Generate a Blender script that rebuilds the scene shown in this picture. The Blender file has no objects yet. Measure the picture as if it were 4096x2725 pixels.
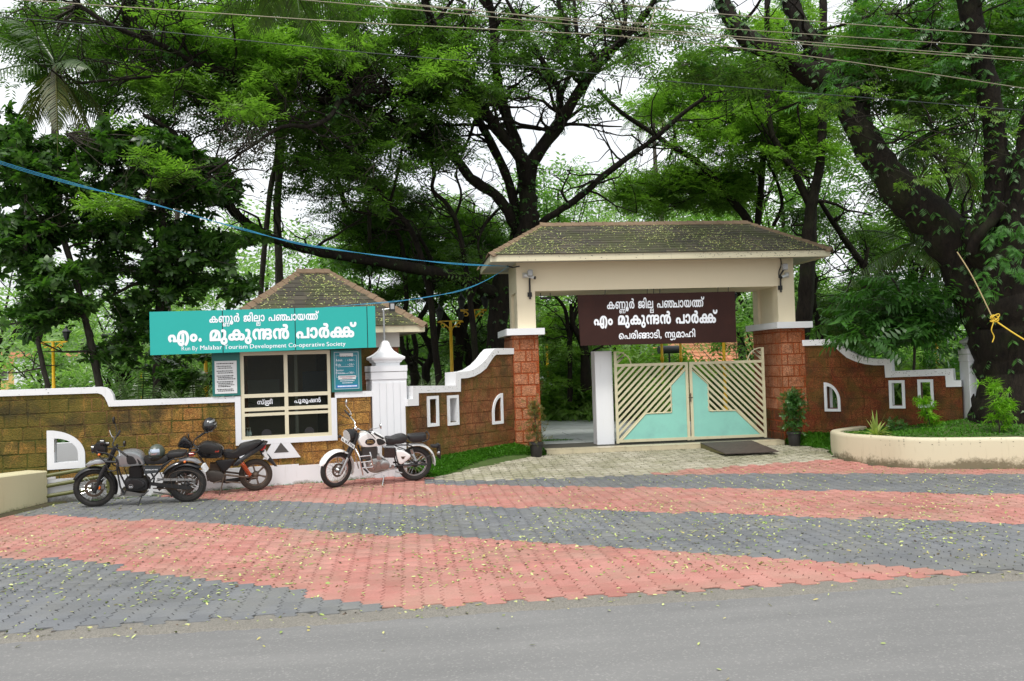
import bpy, bmesh, math, random
import numpy as np
from mathutils import Vector, Matrix, Euler
random.seed(7)
RNG = np.random.default_rng(11)
sc = bpy.context.scene
COL = sc.collection
PI = math.pi

# ------------------------------------------------------------------ camera
FPX, YAW, PITCH, ROLL, HCAM = 3600.0, .1176, .0274, .0299, 2.2
def _axes():
    cy, sy, cp, sp = math.cos(YAW), math.sin(YAW), math.cos(PITCH), math.sin(PITCH)
    f = np.array([sy*cp, cy*cp, sp]); r = np.array([cy, -sy, 0.]); u = np.cross(r, f)
    c, s = math.cos(ROLL), math.sin(ROLL)
    return c*r - s*u, s*r + c*u, f
R_, U_, W_ = _axes()
cam = bpy.data.cameras.new('camera'); cam.sensor_width = 36; cam.lens = 36*FPX/4096
cam.clip_start = .1; cam.clip_end = 1500
camo = bpy.data.objects.new('camera', cam); COL.objects.link(camo)
camo.matrix_world = Matrix(((R_[0], U_[0], -W_[0], 0), (R_[1], U_[1], -W_[1], 0), (R_[2], U_[2], -W_[2], HCAM), (0, 0, 0, 1)))
sc.camera = camo

# ------------------------------------------------------------------ light
SUN_EL, SUN_AZ = 62, 200          # high sun behind thin cloud, slightly behind the camera
w = bpy.data.worlds.new('World'); sc.world = w; w.use_nodes = True
nt = w.node_tree; nt.nodes.clear()
def N(nt, t, **k):
    n = nt.nodes.new(t)
    for a, b in k.items(): setattr(n, a, b)
    return n
out = N(nt, 'ShaderNodeOutputWorld'); bg = N(nt, 'ShaderNodeBackground'); bg.inputs[1].default_value = .15
sky = N(nt, 'ShaderNodeTexSky', sky_type='NISHITA'); sky.sun_disc = False
sky.sun_elevation = math.radians(SUN_EL); sky.sun_rotation = math.radians(SUN_AZ); sky.air_density = 1.4; sky.dust_density = 5
hs = N(nt, 'ShaderNodeHueSaturation'); hs.inputs['Saturation'].default_value = .22
mx = N(nt, 'ShaderNodeMix', data_type='RGBA'); mx.inputs[0].default_value = .62
tc = N(nt, 'ShaderNodeTexCoord'); nz = N(nt, 'ShaderNodeTexNoise'); nz.inputs['Scale'].default_value = 2.2; nz.inputs['Detail'].default_value = 5
cr = N(nt, 'ShaderNodeValToRGB'); cr.color_ramp.elements[0].position = .3; cr.color_ramp.elements[0].color = (5.2, 5.5, 5.9, 1)
cr.color_ramp.elements[1].position = .7; cr.color_ramp.elements[1].color = (7.6, 7.7, 7.8, 1)
L = nt.links.new
L(sky.outputs[0], hs.inputs['Color']); L(hs.outputs[0], mx.inputs[6]); L(tc.outputs['Generated'], nz.inputs[0]); L(nz.outputs[0], cr.inputs[0])
L(cr.outputs[0], mx.inputs[7]); L(mx.outputs[2], bg.inputs[0]); L(bg.outputs[0], out.inputs[0])
sun = bpy.data.lights.new('sun', 'SUN'); sun.energy = 1.5; sun.angle = math.radians(11); sun.color = (1, .96, .9)
suno = bpy.data.objects.new('sun', sun); COL.objects.link(suno)
_a, _e = math.radians(SUN_AZ), math.radians(SUN_EL)
_d = Vector((math.sin(_a)*math.cos(_e), math.cos(_a)*math.cos(_e), math.sin(_e)))
suno.rotation_euler = _d.to_track_quat('Z', 'Y').to_euler(); suno.location = (0, 0, 30)
sc.view_settings.view_transform = 'Standard'; sc.view_settings.look = 'None'; sc.view_settings.gamma = 1
sc.view_settings.use_curve_mapping = False
sc.view_settings.exposure = .55
sc.render.engine = 'CYCLES'
sc.cycles.max_bounces = 6; sc.cycles.diffuse_bounces = 3; sc.cycles.transparent_max_bounces = 8
sc.cycles.use_denoising = True

# ------------------------------------------------------------------ measuring helpers (coordinates read off the photograph, 2357 px wide)
KV = 4096/2357
def _ray(u, v): return W_ + R_*((u*KV-2048)/FPX) - U_*((v*KV-1362.5)/FPX)
def at(u, v, y):
    d = _ray(u, v); return Vector((np.array([0, 0, HCAM]) + d*(y/d[1])).tolist())
def atg(u, v, z=0.):
    d = _ray(u, v); return Vector((np.array([0, 0, HCAM]) + d*((z-HCAM)/d[2])).tolist())
def pj(P):
    d = np.array(P)-np.array([0, 0, HCAM]); z = d@W_
    return ((2048+FPX*(d@R_)/z)/KV, (1362.5-FPX*(d@U_)/z)/KV)
def ppm(y):                      # photo px (2357 wide) per metre at depth y
    return FPX/KV/y*.99
def gz(x, y):                    # height of the paved forecourt
    return .16*min(1, max(0, (y-16.8)/3.0))
class Frame:                     # a wall line: local x along, local y away from camera, z up
    def __init__(s, x, y, dx, dy, z=0):
        s.a = math.atan2(dy, dx); s.o = Vector((x, y, z)); s.d = Vector((math.cos(s.a), math.sin(s.a), 0)); s.n = Vector((-s.d.y, s.d.x, 0))
    def hit(s, u, v, n=0):       # photo px -> (s, z) on the plane local y = n
        d = Vector(_ray(u, v).tolist()); C = Vector((0, 0, HCAM)); P = s.o + s.n*n
        t = (P-C).dot(s.n)/d.dot(s.n); q = C + d*t - P
        return q.dot(s.d), q.z + 0*s.o.z
    def w(s, x, y, z, _=0): return s.o + s.d*x + s.n*y + Vector((0, 0, z))

# ------------------------------------------------------------------ object helpers
def tag(o, label=None, cat=None, group=None, kind=None):
    if label: o['label'] = label
    if cat: o['category'] = cat
    if group: o['group'] = group
    if kind: o['kind'] = kind
    return o
def empty(name, loc=(0, 0, 0), rz=0, label=None, cat=None, group=None):
    o = bpy.data.objects.new(name, None); COL.objects.link(o); o.location = loc; o.rotation_euler = (0, 0, rz)
    o.empty_display_size = .1
    return tag(o, label, cat, group)
def link(name, me, parent=None, loc=None, rot=None):
    o = bpy.data.objects.new(name, me); COL.objects.link(o)
    if parent: o.parent = parent
    if loc is not None: o.location = loc
    if rot is not None: o.rotation_euler = rot
    return o
def kids(o): return [c for c in bpy.data.objects if c.parent == o]
def copy_tree(o, parent=None, ch=None):
    c = o.copy(); COL.objects.link(c); c.parent = parent
    for k in kids(o): copy_tree(k, c)
    return c
class MB:
    def __init__(s): s.v = []; s.f = []; s.m = []; s.cm = 0; s.M = None
    def add(s, vs, fs):
        n = len(s.v)
        if s.M is not None: vs = [s.M @ Vector(p) for p in vs]
        s.v += [tuple(p) for p in vs]; s.f += [tuple(i+n for i in f) for f in fs]; s.m += [s.cm]*len(fs); return s
    def box(s, x0, x1, y0, y1, z0, z1, b=0):
        if b <= 0:
            return s.add([(x, y, z) for z in (z0, z1) for y in (y0, y1) for x in (x0, x1)],
                [(0, 2, 3, 1), (4, 5, 7, 6), (0, 1, 5, 4), (2, 6, 7, 3), (0, 4, 6, 2), (1, 3, 7, 5)])
        vs = []; idx = {}
        for sx in (0, 1):
            for sy in (0, 1):
                for sz in (0, 1):
                    X, Y, Z = (x0, x1)[sx], (y0, y1)[sy], (z0, z1)[sz]; bx, by, bz = b*(1-2*sx), b*(1-2*sy), b*(1-2*sz)
                    idx[sx, sy, sz] = len(vs); vs += [(X, Y+by, Z+bz), (X+bx, Y, Z+bz), (X+bx, Y+by, Z)]
        fs = []
        I = lambda a, b_, c, k: idx[a, b_, c]+k
        for a in (0, 1):
            q = [I(a, 0, 0, 0), I(a, 1, 0, 0), I(a, 1, 1, 0), I(a, 0, 1, 0)]; fs.append(q if a else q[::-1])
            q = [I(0, a, 0, 1), I(1, a, 0, 1), I(1, a, 1, 1), I(0, a, 1, 1)]; fs.append(q[::-1] if a else q)
            q = [I(0, 0, a, 2), I(1, 0, a, 2), I(1, 1, a, 2), I(0, 1, a, 2)]; fs.append(q if a else q[::-1])
        for a in (0, 1):
            for c in (0, 1):
                fs.append([I(a, c, 0, 0), I(a, c, 0, 1), I(a, c, 1, 1), I(a, c, 1, 0)])
                fs.append([I(a, 0, c, 0), I(a, 0, c, 2), I(a, 1, c, 2), I(a, 1, c, 0)])
                fs.append([I(0, a, c, 1), I(0, a, c, 2), I(1, a, c, 2), I(1, a, c, 1)])
                for d in (0, 1): fs.append([I(a, c, d, 0), I(a, c, d, 1), I(a, c, d, 2)])
        return s.add(vs, fs)
    def prism(s, poly, y0, y1, ax='y'):          # polygon in (x,z), extruded along y (or 'z': polygon (x,y) extruded z)
        n = len(poly)
        if ax == 'y': vs = [(x, y0, z) for x, z in poly]+[(x, y1, z) for x, z in poly]
        elif ax == 'x': vs = [(y0, x, z) for x, z in poly]+[(y1, x, z) for x, z in poly]
        else: vs = [(x, z, y0) for x, z in poly]+[(x, z, y1) for x, z in poly]
        return s.add(vs, [tuple(range(n))[::-1], tuple(range(n, 2*n))]+[(i, (i+1) % n, n+(i+1) % n, n+i) for i in range(n)])
    def tube(s, pts, r, n=8, caps=True, flat=1):
        P = [Vector(p) for p in pts]; m = len(P)
        if m < 2: return s
        rs = list(r) if hasattr(r, '__len__') else [r]*m
        vs = []; prev = None
        for i in range(m):
            t = (P[min(i+1, m-1)]-P[max(i-1, 0)])
            if t.length < 1e-9: t = Vector((0, 0, 1))
            t.normalize()
            if prev is None:
                a = Vector((0, 0, 1)) if abs(t.z) < .9 else Vector((1, 0, 0)); u = t.cross(a).normalized()
            else: u = (prev - t*prev.dot(t)); u = u.normalized() if u.length > 1e-6 else t.orthogonal().normalized()
            prev = u; w_ = t.cross(u)
            for k in range(n):
                a = 2*PI*k/n; vs.append(P[i]+(u*math.cos(a)+w_*math.sin(a)*flat)*rs[i])
        fs = [(i*n+k, i*n+(k+1) % n, (i+1)*n+(k+1) % n, (i+1)*n+k) for i in range(m-1) for k in range(n)]
        if caps: fs += [tuple(range(n))[::-1], tuple(range((m-1)*n, m*n))]
        return s.add(vs, fs)
    def lathe(s, prof, n=16, c=(0, 0, 0), ax='z', ratio=1):   # prof: (r, h)
        vs = []
        for r, h in prof:
            for k in range(n):
                a = 2*PI*k/n; x, y = r*math.cos(a), r*math.sin(a)*ratio
                p = (x, y, h) if ax == 'z' else ((x, h, y) if ax == 'y' else (h, x, y))
                vs.append((p[0]+c[0], p[1]+c[1], p[2]+c[2]))
        m = len(prof)
        fs = [(i*n+k, i*n+(k+1) % n, (i+1)*n+(k+1) % n, (i+1)*n+k) for i in range(m-1) for k in range(n)]
        fs += [tuple(range(n))[::-1], tuple(range((m-1)*n, m*n))]
        return s.add(vs, fs)
    def sqlathe(s, prof, c=(0, 0, 0)):           # square plan profile: (half, h)
        vs = []
        for r, h in prof: vs += [(c[0]-r, c[1]-r, c[2]+h), (c[0]+r, c[1]-r, c[2]+h), (c[0]+r, c[1]+r, c[2]+h), (c[0]-r, c[1]+r, c[2]+h)]
        m = len(prof)
        fs = [(i*4+k, i*4+(k+1) % 4, (i+1)*4+(k+1) % 4, (i+1)*4+k) for i in range(m-1) for k in range(4)]
        return s.add(vs, fs+[(3, 2, 1, 0), tuple(range((m-1)*4, m*4))])
    def puff(s, poly, hw, yc=0, k=4, e=.5, squash=.35):     # rounded solid from a side silhouette (x,z)
        n = len(poly); cx = sum(p[0] for p in poly)/n; cz = sum(p[1] for p in poly)/n
        vs = []; rings = []
        for i in range(-k, k+1):
            t = i/k; y = hw*math.sin(t*PI/2); sc_ = 1-squash*(1-max(0, math.cos(t*PI/2))**e)
            rings.append([(cx+(px-cx)*sc_, yc+y, cz+(pz-cz)*sc_) for px, pz in poly])
        for r in rings: vs += r
        m = len(rings)
        fs = [(i*n+j, i*n+(j+1) % n, (i+1)*n+(j+1) % n, (i+1)*n+j) for i in range(m-1) for j in range(n)]
        fs += [tuple(range(n))[::-1], tuple(range((m-1)*n, m*n))]
        return s.add(vs, fs)
    def mesh(s, name, mats, smooth=False, angle=None):
        me = bpy.data.meshes.new(name); me.from_pydata(s.v, [], s.f)
        for m_ in (mats if isinstance(mats, (list, tuple)) else [mats]): me.materials.append(m_)
        if any(s.m): me.polygons.foreach_set('material_index', s.m)
        bm = bmesh.new(); bm.from_mesh(me); bmesh.ops.recalc_face_normals(bm, faces=bm.faces); bm.to_mesh(me); bm.free()
        if smooth or angle:
            me.polygons.foreach_set('use_smooth', [True]*len(me.polygons))
            try: me.set_sharp_from_angle(angle=math.radians(angle or 40))
            except Exception: pass
        me.update(); return me
    def build(s, name, mats, parent=None, smooth=False, loc=None, rot=None, angle=None):
        return link(name, s.mesh(name, mats, smooth, angle), parent, loc, rot)

def smooth_path(pts, n=6, closed=False):          # Catmull-Rom through points (any dimension)
    P = [np.array(p, float) for p in pts]; out = []
    m = len(P); rng = range(m if closed else m-1)
    for i in rng:
        if closed: a, b, c, d = P[i-1], P[i], P[(i+1) % m], P[(i+2) % m]
        else: a, b, c, d = P[max(i-1, 0)], P[i], P[i+1], P[min(i+2, m-1)]
        for k in range(n):
            t = k/n; out.append(tuple(.5*((2*b)+(-a+c)*t+(2*a-5*b+4*c-d)*t*t+(-a+3*b-3*c+d)*t**3)))
    if not closed: out.append(tuple(P[-1]))
    return out

# ------------------------------------------------------------------ materials
def newmat(name):
    m = bpy.data.materials.new(name); m.use_nodes = True; nt = m.node_tree
    return m, nt, nt.nodes['Principled BSDF'], nt.links.new
def ramp(nt, fac, stops):
    r = N(nt, 'ShaderNodeValToRGB'); e = r.color_ramp.elements
    while len(e) < len(stops): e.new(.5)
    for i, (p, c) in enumerate(stops):
        e[i].position = p; e[i].color = (*c, 1) if len(c) == 3 else c
    nt.links.new(fac, r.inputs[0]); return r.outputs[0]
def noise(nt, vec, scale, detail=3, rough=.55, dist=0):
    n = N(nt, 'ShaderNodeTexNoise'); n.inputs['Scale'].default_value = scale; n.inputs['Detail'].default_value = detail
    n.inputs['Roughness'].default_value = rough; n.inputs['Distortion'].default_value = dist
    if vec is not None: nt.links.new(vec, n.inputs['Vector'])
    return n.outputs[0]
def mixc(nt, fac, a, b, mode='MIX'):
    m = N(nt, 'ShaderNodeMix', data_type='RGBA', blend_type=mode)
    for s_, v in ((0, fac), (6, a), (7, b)):
        if isinstance(v, (int, float)): m.inputs[s_].default_value = v
        elif isinstance(v, tuple): m.inputs[s_].default_value = (*v, 1) if len(v) == 3 else v
        else: nt.links.new(v, m.inputs[s_])
    return m.outputs[2]
def math_(nt, op, a, b=0., clamp=False):
    m = N(nt, 'ShaderNodeMath', operation=op, use_clamp=clamp)
    for i, v in enumerate((a, b)):
        if isinstance(v, (int, float)): m.inputs[i].default_value = v
        else: nt.links.new(v, m.inputs[i])
    return m.outputs[0]
def wpos(nt): return N(nt, 'ShaderNodeNewGeometry').outputs['Position']
def opos(nt): return N(nt, 'ShaderNodeTexCoord').outputs['Object']
def bump(nt, bsdf, h, strength=.4, dist=.01):
    b = N(nt, 'ShaderNodeBump'); b.inputs['Strength'].default_value = strength; b.inputs['Distance'].default_value = dist
    nt.links.new(h, b.inputs['Height']); nt.links.new(b.outputs[0], bsdf.inputs['Normal'])
def rnd(nt):                                       # one random value per object and per loose island
    a = N(nt, 'ShaderNodeObjectInfo').outputs['Random']; b = N(nt, 'ShaderNodeNewGeometry').outputs['Random Per Island']
    return math_(nt, 'FRACT', math_(nt, 'ADD', a, b))
def simple(name, col, rough=.5, metal=0, var=.12, scale=8, bmp=0, bscale=60, spec=None, coat=0, dirt=None, dirt_amt=.5, dscale=3, space='o'):
    m, nt, b, L = newmat(name)
    v = opos(nt) if space == 'o' else wpos(nt)
    n1 = noise(nt, v, scale, 4)
    c = mixc(nt, n1, tuple(x*(1-var) for x in col), tuple(min(1, x*(1+var)) for x in col))
    if dirt:
        n2 = noise(nt, v, dscale, 6, .65)
        f = ramp(nt, n2, [(.5, (0, 0, 0)), (.72, (1, 1, 1))])
        c = mixc(nt, math_(nt, 'MULTIPLY', f, dirt_amt), c, dirt)
    L(c, b.inputs['Base Color']); b.inputs['Metallic'].default_value = metal
    n3 = noise(nt, v, scale*3, 3)
    L(math_(nt, 'ADD', math_(nt, 'MULTIPLY', n3, .2), max(0, rough-.1)), b.inputs['Roughness'])
    if spec is not None: b.inputs['Specular IOR Level'].default_value = spec
    if coat: b.inputs['Coat Weight'].default_value = coat
    if bmp: bump(nt, b, noise(nt, v, bscale, 4), bmp, .01)
    return m
# ================================================================== materials of the place
def m_paver(name, c1, c2, stain):
    m, nt, b, L = newmat(name); r = rnd(nt); P = wpos(nt)
    c = mixc(nt, r, c1, c2)
    n1 = noise(nt, P, 1.1, 5, .6); c = mixc(nt, math_(nt, 'MULTIPLY', ramp(nt, n1, [(.42, (0, 0, 0)), (.68, (1, 1, 1))]), .62), c, stain)
    n5 = noise(nt, P, .45, 6, .7); c = mixc(nt, .5, c, ramp(nt, n5, [(.38, (.68, .68, .66)), (.55, (1, 1, 1)), (.7, (1.12, 1.12, 1.12))]), 'MULTIPLY')
    n2 = noise(nt, P, 55, 3, .7); c = mixc(nt, .35, c, ramp(nt, n2, [(.3, (.55, .55, .55)), (.7, (1.25, 1.25, 1.25))]), 'MULTIPLY')
    L(c, b.inputs['Base Color']); b.inputs['Roughness'].default_value = .78; b.inputs['Specular IOR Level'].default_value = .35
    bump(nt, b, noise(nt, P, 140, 3), .35, .004); return m
M_RED = m_paver('red_paver', (.40, .165, .135), (.47, .22, .185), (.34, .235, .175))
M_GREY = m_paver('grey_paver', (.135, .142, .15), (.175, .183, .192), (.20, .20, .18))
M_CREAM = m_paver('cream_paver', (.33, .31, .23), (.46, .43, .34), (.20, .20, .10))
M_BED = simple('joint_sand', (.045, .043, .032), .95, var=.4, scale=9, space='w')
def m_asphalt():
    m, nt, b, L = newmat('asphalt'); P = wpos(nt)
    mpp = N(nt, 'ShaderNodeMapping'); mpp.inputs['Scale'].default_value = (.35, 2.2, 1); L(P, mpp.inputs['Vector'])
    c = mixc(nt, noise(nt, P, .8, 4), (.185, .185, .18), (.225, .222, .215)); c = mixc(nt, ramp(nt, noise(nt, mpp.outputs[0], 1.0, 5, .6), [(.35, (.7, .7, .7)), (.7, (0, 0, 0))]), c, (.15, .15, .147))
    v = N(nt, 'ShaderNodeTexVoronoi'); v.inputs['Scale'].default_value = 70; L(P, v.inputs['Vector'])
    sp = ramp(nt, v.outputs['Color'], [(.72, (0, 0, 0)), (.9, (1, 1, 1))])
    c = mixc(nt, math_(nt, 'MULTIPLY', sp, .3), c, (.42, .41, .38))
    v2 = N(nt, 'ShaderNodeTexVoronoi'); v2.inputs['Scale'].default_value = 9; L(P, v2.inputs['Vector'])
    f = ramp(nt, v2.outputs['Distance'], [(.02, (1, 1, 1)), (.07, (0, 0, 0))])
    c = mixc(nt, math_(nt, 'MULTIPLY', f, .3), c, (.5, .48, .44))
    n3 = noise(nt, P, 260, 2, .8); c = mixc(nt, .32, c, ramp(nt, n3, [(.25, (.5, .5, .5)), (.75, (1.4, 1.4, 1.4))]), 'MULTIPLY')
    L(c, b.inputs['Base Color']); b.inputs['Roughness'].default_value = .85
    bump(nt, b, n3, .6, .006); return m
M_ASPH = m_asphalt()
def m_gravel():
    m, nt, b, L = newmat('shoulder_gravel'); P = wpos(nt)
    v = N(nt, 'ShaderNodeTexVoronoi'); v.inputs['Scale'].default_value = 90; L(P, v.inputs['Vector'])
    c = mixc(nt, v.outputs['Color'], (.17, .155, .13), (.42, .39, .33)); c = mixc(nt, noise(nt, P, 5, 4), c, (.22, .21, .185))
    L(c, b.inputs['Base Color']); b.inputs['Roughness'].default_value = .95
    bump(nt, b, v.outputs['Distance'], .9, .02); return m
M_GRAV = m_gravel()
def m_laterite(name, c1, c2, c3, moss=0., mscale=.9):
    m, nt, b, L = newmat(name); P = wpos(nt); r = rnd(nt)
    c = mixc(nt, r, c1, c2)
    n1 = noise(nt, P, 3.2, 5, .7); c = mixc(nt, ramp(nt, n1, [(.4, (0, 0, 0)), (.65, (.8, .8, .8))]), c, c3)
    v = N(nt, 'ShaderNodeTexVoronoi'); v.inputs['Scale'].default_value = 34; v.inputs['Randomness'].default_value = 1
    mp = N(nt, 'ShaderNodeMapping'); mp.inputs['Scale'].default_value = (1, 1, 1.9); L(P, mp.inputs['Vector']); L(mp.outputs[0], v.inputs['Vector'])
    pit = ramp(nt, v.outputs['Distance'], [(.12, (.22, .22, .22)), (.45, (1.25, 1.25, 1.25))])
    c = mixc(nt, .85, c, pit, 'MULTIPLY')
    n2 = noise(nt, P, 48, 5, .75); c = mixc(nt, .7, c, ramp(nt, n2, [(.34, (.28, .24, .2)), (.52, (1, 1, 1)), (.66, (2.3, 2.2, 1.8))]), 'MULTIPLY')
    if moss:
        n3 = noise(nt, P, mscale, 5, .7, 1.2); f = ramp(nt, n3, [(.42, (0, 0, 0)), (.6, (1, 1, 1))])
        if name.startswith('ochre'):                 # the damp left end of the wall is mossier
            sep = N(nt, 'ShaderNodeSeparateXYZ'); L(P, sep.inputs[0]); f = math_(nt, 'ADD', f, math_(nt, 'MULTIPLY', math_(nt, 'ADD', sep.outputs[0], 3.6), -.16), True)
        c = mixc(nt, math_(nt, 'MULTIPLY', f, moss), c, (.060, .072, .008))
        n4 = noise(nt, P, 1.7, 4); f = ramp(nt, n4, [(.52, (0, 0, 0)), (.68, (1, 1, 1))])
        c = mixc(nt, math_(nt, 'MULTIPLY', f, moss*.9), c, (.025, .022, .012))
    L(c, b.inputs['Base Color']); b.inputs['Roughness'].default_value = .82; b.inputs['Specular IOR Level'].default_value = .3
    h = math_(nt, 'ADD', math_(nt, 'MULTIPLY', v.outputs['Distance'], .8), n2); bump(nt, b, h, .9, .012); return m
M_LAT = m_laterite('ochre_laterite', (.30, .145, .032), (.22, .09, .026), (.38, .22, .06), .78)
M_LATJ = m_laterite('ochre_joint', (.20, .10, .04), (.20, .10, .04), (.24, .13, .05), .95, .8)
M_LATD = m_laterite('brown_laterite', (.17, .058, .02), (.12, .04, .014), (.25, .115, .05), .6, 1.1)
M_LATDJ = m_laterite('brown_joint', (.15, .048, .017), (.15, .048, .017), (.11, .038, .014), .6, 1.1)
M_LATP = m_laterite('pier_laterite', (.33, .12, .055), (.27, .085, .035), (.40, .19, .11), .15, 1.6)
M_LATPJ = m_laterite('pier_joint', (.30, .062, .016), (.30, .062, .016), (.20, .045, .013), .18, 1.3)
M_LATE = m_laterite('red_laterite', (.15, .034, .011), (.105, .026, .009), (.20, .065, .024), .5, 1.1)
M_LATEJ = m_laterite('red_joint', (.14, .031, .010), (.14, .031, .010), (.09, .024, .009), .5, 1.1)
def m_paint(name, col, spots=.0, streak=.25, grime=None, rough=.6, zfoot=None):
    m, nt, b, L = newmat(name); P = wpos(nt)
    c = mixc(nt, noise(nt, P, 1.3, 4), tuple(x*.95 for x in col), col)
    mp = N(nt, 'ShaderNodeMapping'); mp.inputs['Scale'].default_value = (9, 9, 1.1); L(P, mp.inputs['Vector'])
    f = ramp(nt, noise(nt, mp.outputs[0], 1.6, 5, .6), [(.58, (0, 0, 0)), (.8, (1, 1, 1))])
    c = mixc(nt, math_(nt, 'MULTIPLY', f, streak), c, grime or (.42, .40, .33))
    if zfoot:                                        # rain splash and algae creeping up from the foot
        sep = N(nt, 'ShaderNodeSeparateXYZ'); L(P, sep.inputs[0])
        z = math_(nt, 'DIVIDE', math_(nt, 'SUBTRACT', sep.outputs[2], zfoot[0]), zfoot[1])
        g = math_(nt, 'SUBTRACT', math_(nt, 'ADD', noise(nt, P, 16, 6, .75), noise(nt, P, 2.2, 3)), math_(nt, 'ADD', z, .42))
        f = ramp(nt, g, [(.12, (0, 0, 0)), (.42, (1, 1, 1))])
        c = mixc(nt, math_(nt, 'MULTIPLY', f, .85), c, zfoot[2])
    L(c, b.inputs['Base Color']); b.inputs['Roughness'].default_value = rough
    bump(nt, b, noise(nt, P, 40, 4), .12, .006); return m
M_WHITE = m_paint('white_wall_paint', (.74, .755, .775), 0, .22)
M_COPE = m_paint('coping_paint', (.76, .77, .78), 0, .42, (.40, .40, .36))
M_PLINTH = m_paint('plinth_paint', (.75, .76, .775), 0, .3, zfoot=(0, .25, (.14, .13, .08)))
M_BEIGE = m_paint('cream_wall_paint', (.76, .67, .48), 0, .14, (.48, .40, .27))
M_BEIGE2 = m_paint('fascia_paint', (.66, .61, .43), 0, .35, (.30, .28, .18))
M_PLANT = m_paint('planter_paint', (.60, .54, .38), 0, .5, (.33, .28, .16), zfoot=(.02, .42, (.085, .07, .03)))
M_RAMPW = m_paint('ramp_wall_paint', (.62, .57, .36), 0, .35, (.40, .36, .16), zfoot=(-.05, .26, (.11, .12, .03)))
M_KIOSKW = m_paint('kiosk_wall_paint', (.52, .50, .45), 0, .25)
def m_leaf(name, c1, c2, c3=None, trans=.45, rough=.45, spec=.4):
    m, nt, b, L = newmat(name); oi = N(nt, 'ShaderNodeObjectInfo'); r = math_(nt, 'FRACT', math_(nt, 'ADD', oi.outputs['Random'], N(nt, 'ShaderNodeNewGeometry').outputs['Random Per Island']))
    c = mixc(nt, r, c1, c2)
    if c3:
        f = ramp(nt, oi.outputs['Random'], [(.9, (0, 0, 0)), (.93, (1, 1, 1))]); c = mixc(nt, f, c, c3)
    n = noise(nt, wpos(nt), .55, 3); c = mixc(nt, .6, c, ramp(nt, n, [(.35, (.6, .66, .6)), (.65, (1.35, 1.3, 1.2))]), 'MULTIPLY')
    L(c, b.inputs['Base Color']); b.inputs['Roughness'].default_value = rough; b.inputs['Specular IOR Level'].default_value = spec
    t = N(nt, 'ShaderNodeBsdfTranslucent'); L(mixc(nt, 1, c, (1.5, 1.9, .7), 'MULTIPLY'), t.inputs[0])
    mxs = N(nt, 'ShaderNodeMixShader'); mxs.inputs[0].default_value = trans
    L(b.outputs[0], mxs.inputs[1]); L(t.outputs[0], mxs.inputs[2]); L(mxs.outputs[0], nt.nodes['Material Output'].inputs[0]); return m
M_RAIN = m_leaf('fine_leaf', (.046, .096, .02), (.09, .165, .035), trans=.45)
M_RAINB = m_leaf('bright_fine_leaf', (.088, .165, .028), (.17, .29, .055), trans=.48)  # lighter copy of the fine leaf, standing for foliage lit from above
M_ALM = m_leaf('big_dark_leaf', (.022, .06, .014), (.075, .16, .03), None, trans=.38, rough=.35, spec=.5)
M_BROAD = m_leaf('broad_leaf', (.035, .10, .018), (.06, .17, .03), trans=.35, rough=.35, spec=.5)
M_PALM = m_leaf('palm_leaflet', (.035, .075, .015), (.07, .12, .03), trans=.3, rough=.35, spec=.6)
M_PALMY = m_leaf('old_palm_leaflet', (.10, .10, .025), (.05, .075, .018), trans=.35)
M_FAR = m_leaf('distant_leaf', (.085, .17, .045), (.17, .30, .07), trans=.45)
M_FARB = m_leaf('hazy_leaf', (.15, .26, .09), (.27, .40, .15), trans=.4)  # haze and glare of the distance put into the leaf colour
M_GRASS = m_leaf('grass_blade', (.045, .15, .012), (.09, .25, .02), trans=.35)
M_LIME = m_leaf('lime_leaf', (.14, .32, .02), (.22, .42, .03), trans=.4)
M_TWIGLEAF = m_leaf('bronze_leaf', (.07, .10, .02), (.16, .12, .03), trans=.3)
M_VARIEG = m_leaf('cream_striped_leaf', (.45, .48, .16), (.30, .38, .10), trans=.3)
M_FERN = m_leaf('fern_leaf', (.06, .18, .03), (.09, .24, .04), trans=.4)
def m_fallen():
    m, nt, b, L = newmat('fallen_leaf'); r = N(nt, 'ShaderNodeNewGeometry').outputs['Random Per Island']
    L(ramp(nt, r, [(0, (.20, .30, .06)), (.3, (.40, .47, .13)), (.55, (.52, .56, .24)), (.72, (.46, .38, .12)), (.86, (.16, .22, .04)), (.93, (.10, .06, .03)), (1, (.04, .03, .02))]), b.inputs['Base Color'])
    b.inputs['Roughness'].default_value = .6; return m
M_FALLEN = m_fallen()
def m_bark(name, c1, c2, moss=.3):
    m, nt, b, L = newmat(name); P = wpos(nt)
    mp = N(nt, 'ShaderNodeMapping'); mp.inputs['Scale'].default_value = (1, 1, .28); L(P, mp.inputs['Vector'])
    n1 = noise(nt, mp.outputs[0], 13, 6, .7, .6); c = mixc(nt, ramp(nt, n1, [(.35, (0, 0, 0)), (.65, (1, 1, 1))]), c1, c2)
    n2 = noise(nt, P, 1.6, 4); c = mixc(nt, math_(nt, 'MULTIPLY', ramp(nt, n2, [(.5, (0, 0, 0)), (.68, (1, 1, 1))]), moss), c, (.03, .05, .01))
    L(c, b.inputs['Base Color']); b.inputs['Roughness'].default_value = .9; b.inputs['Specular IOR Level'].default_value = .2
    bump(nt, b, n1, 1., .04); return m
M_BARK = m_bark('dark_wet_bark', (.007, .0055, .0045), (.022, .017, .012), .2)
M_BARKG = m_bark('grey_bark', (.03, .025, .02), (.085, .075, .06))
M_PALMB = m_bark('palm_bark', (.06, .05, .04), (.13, .115, .095), .1)
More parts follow.
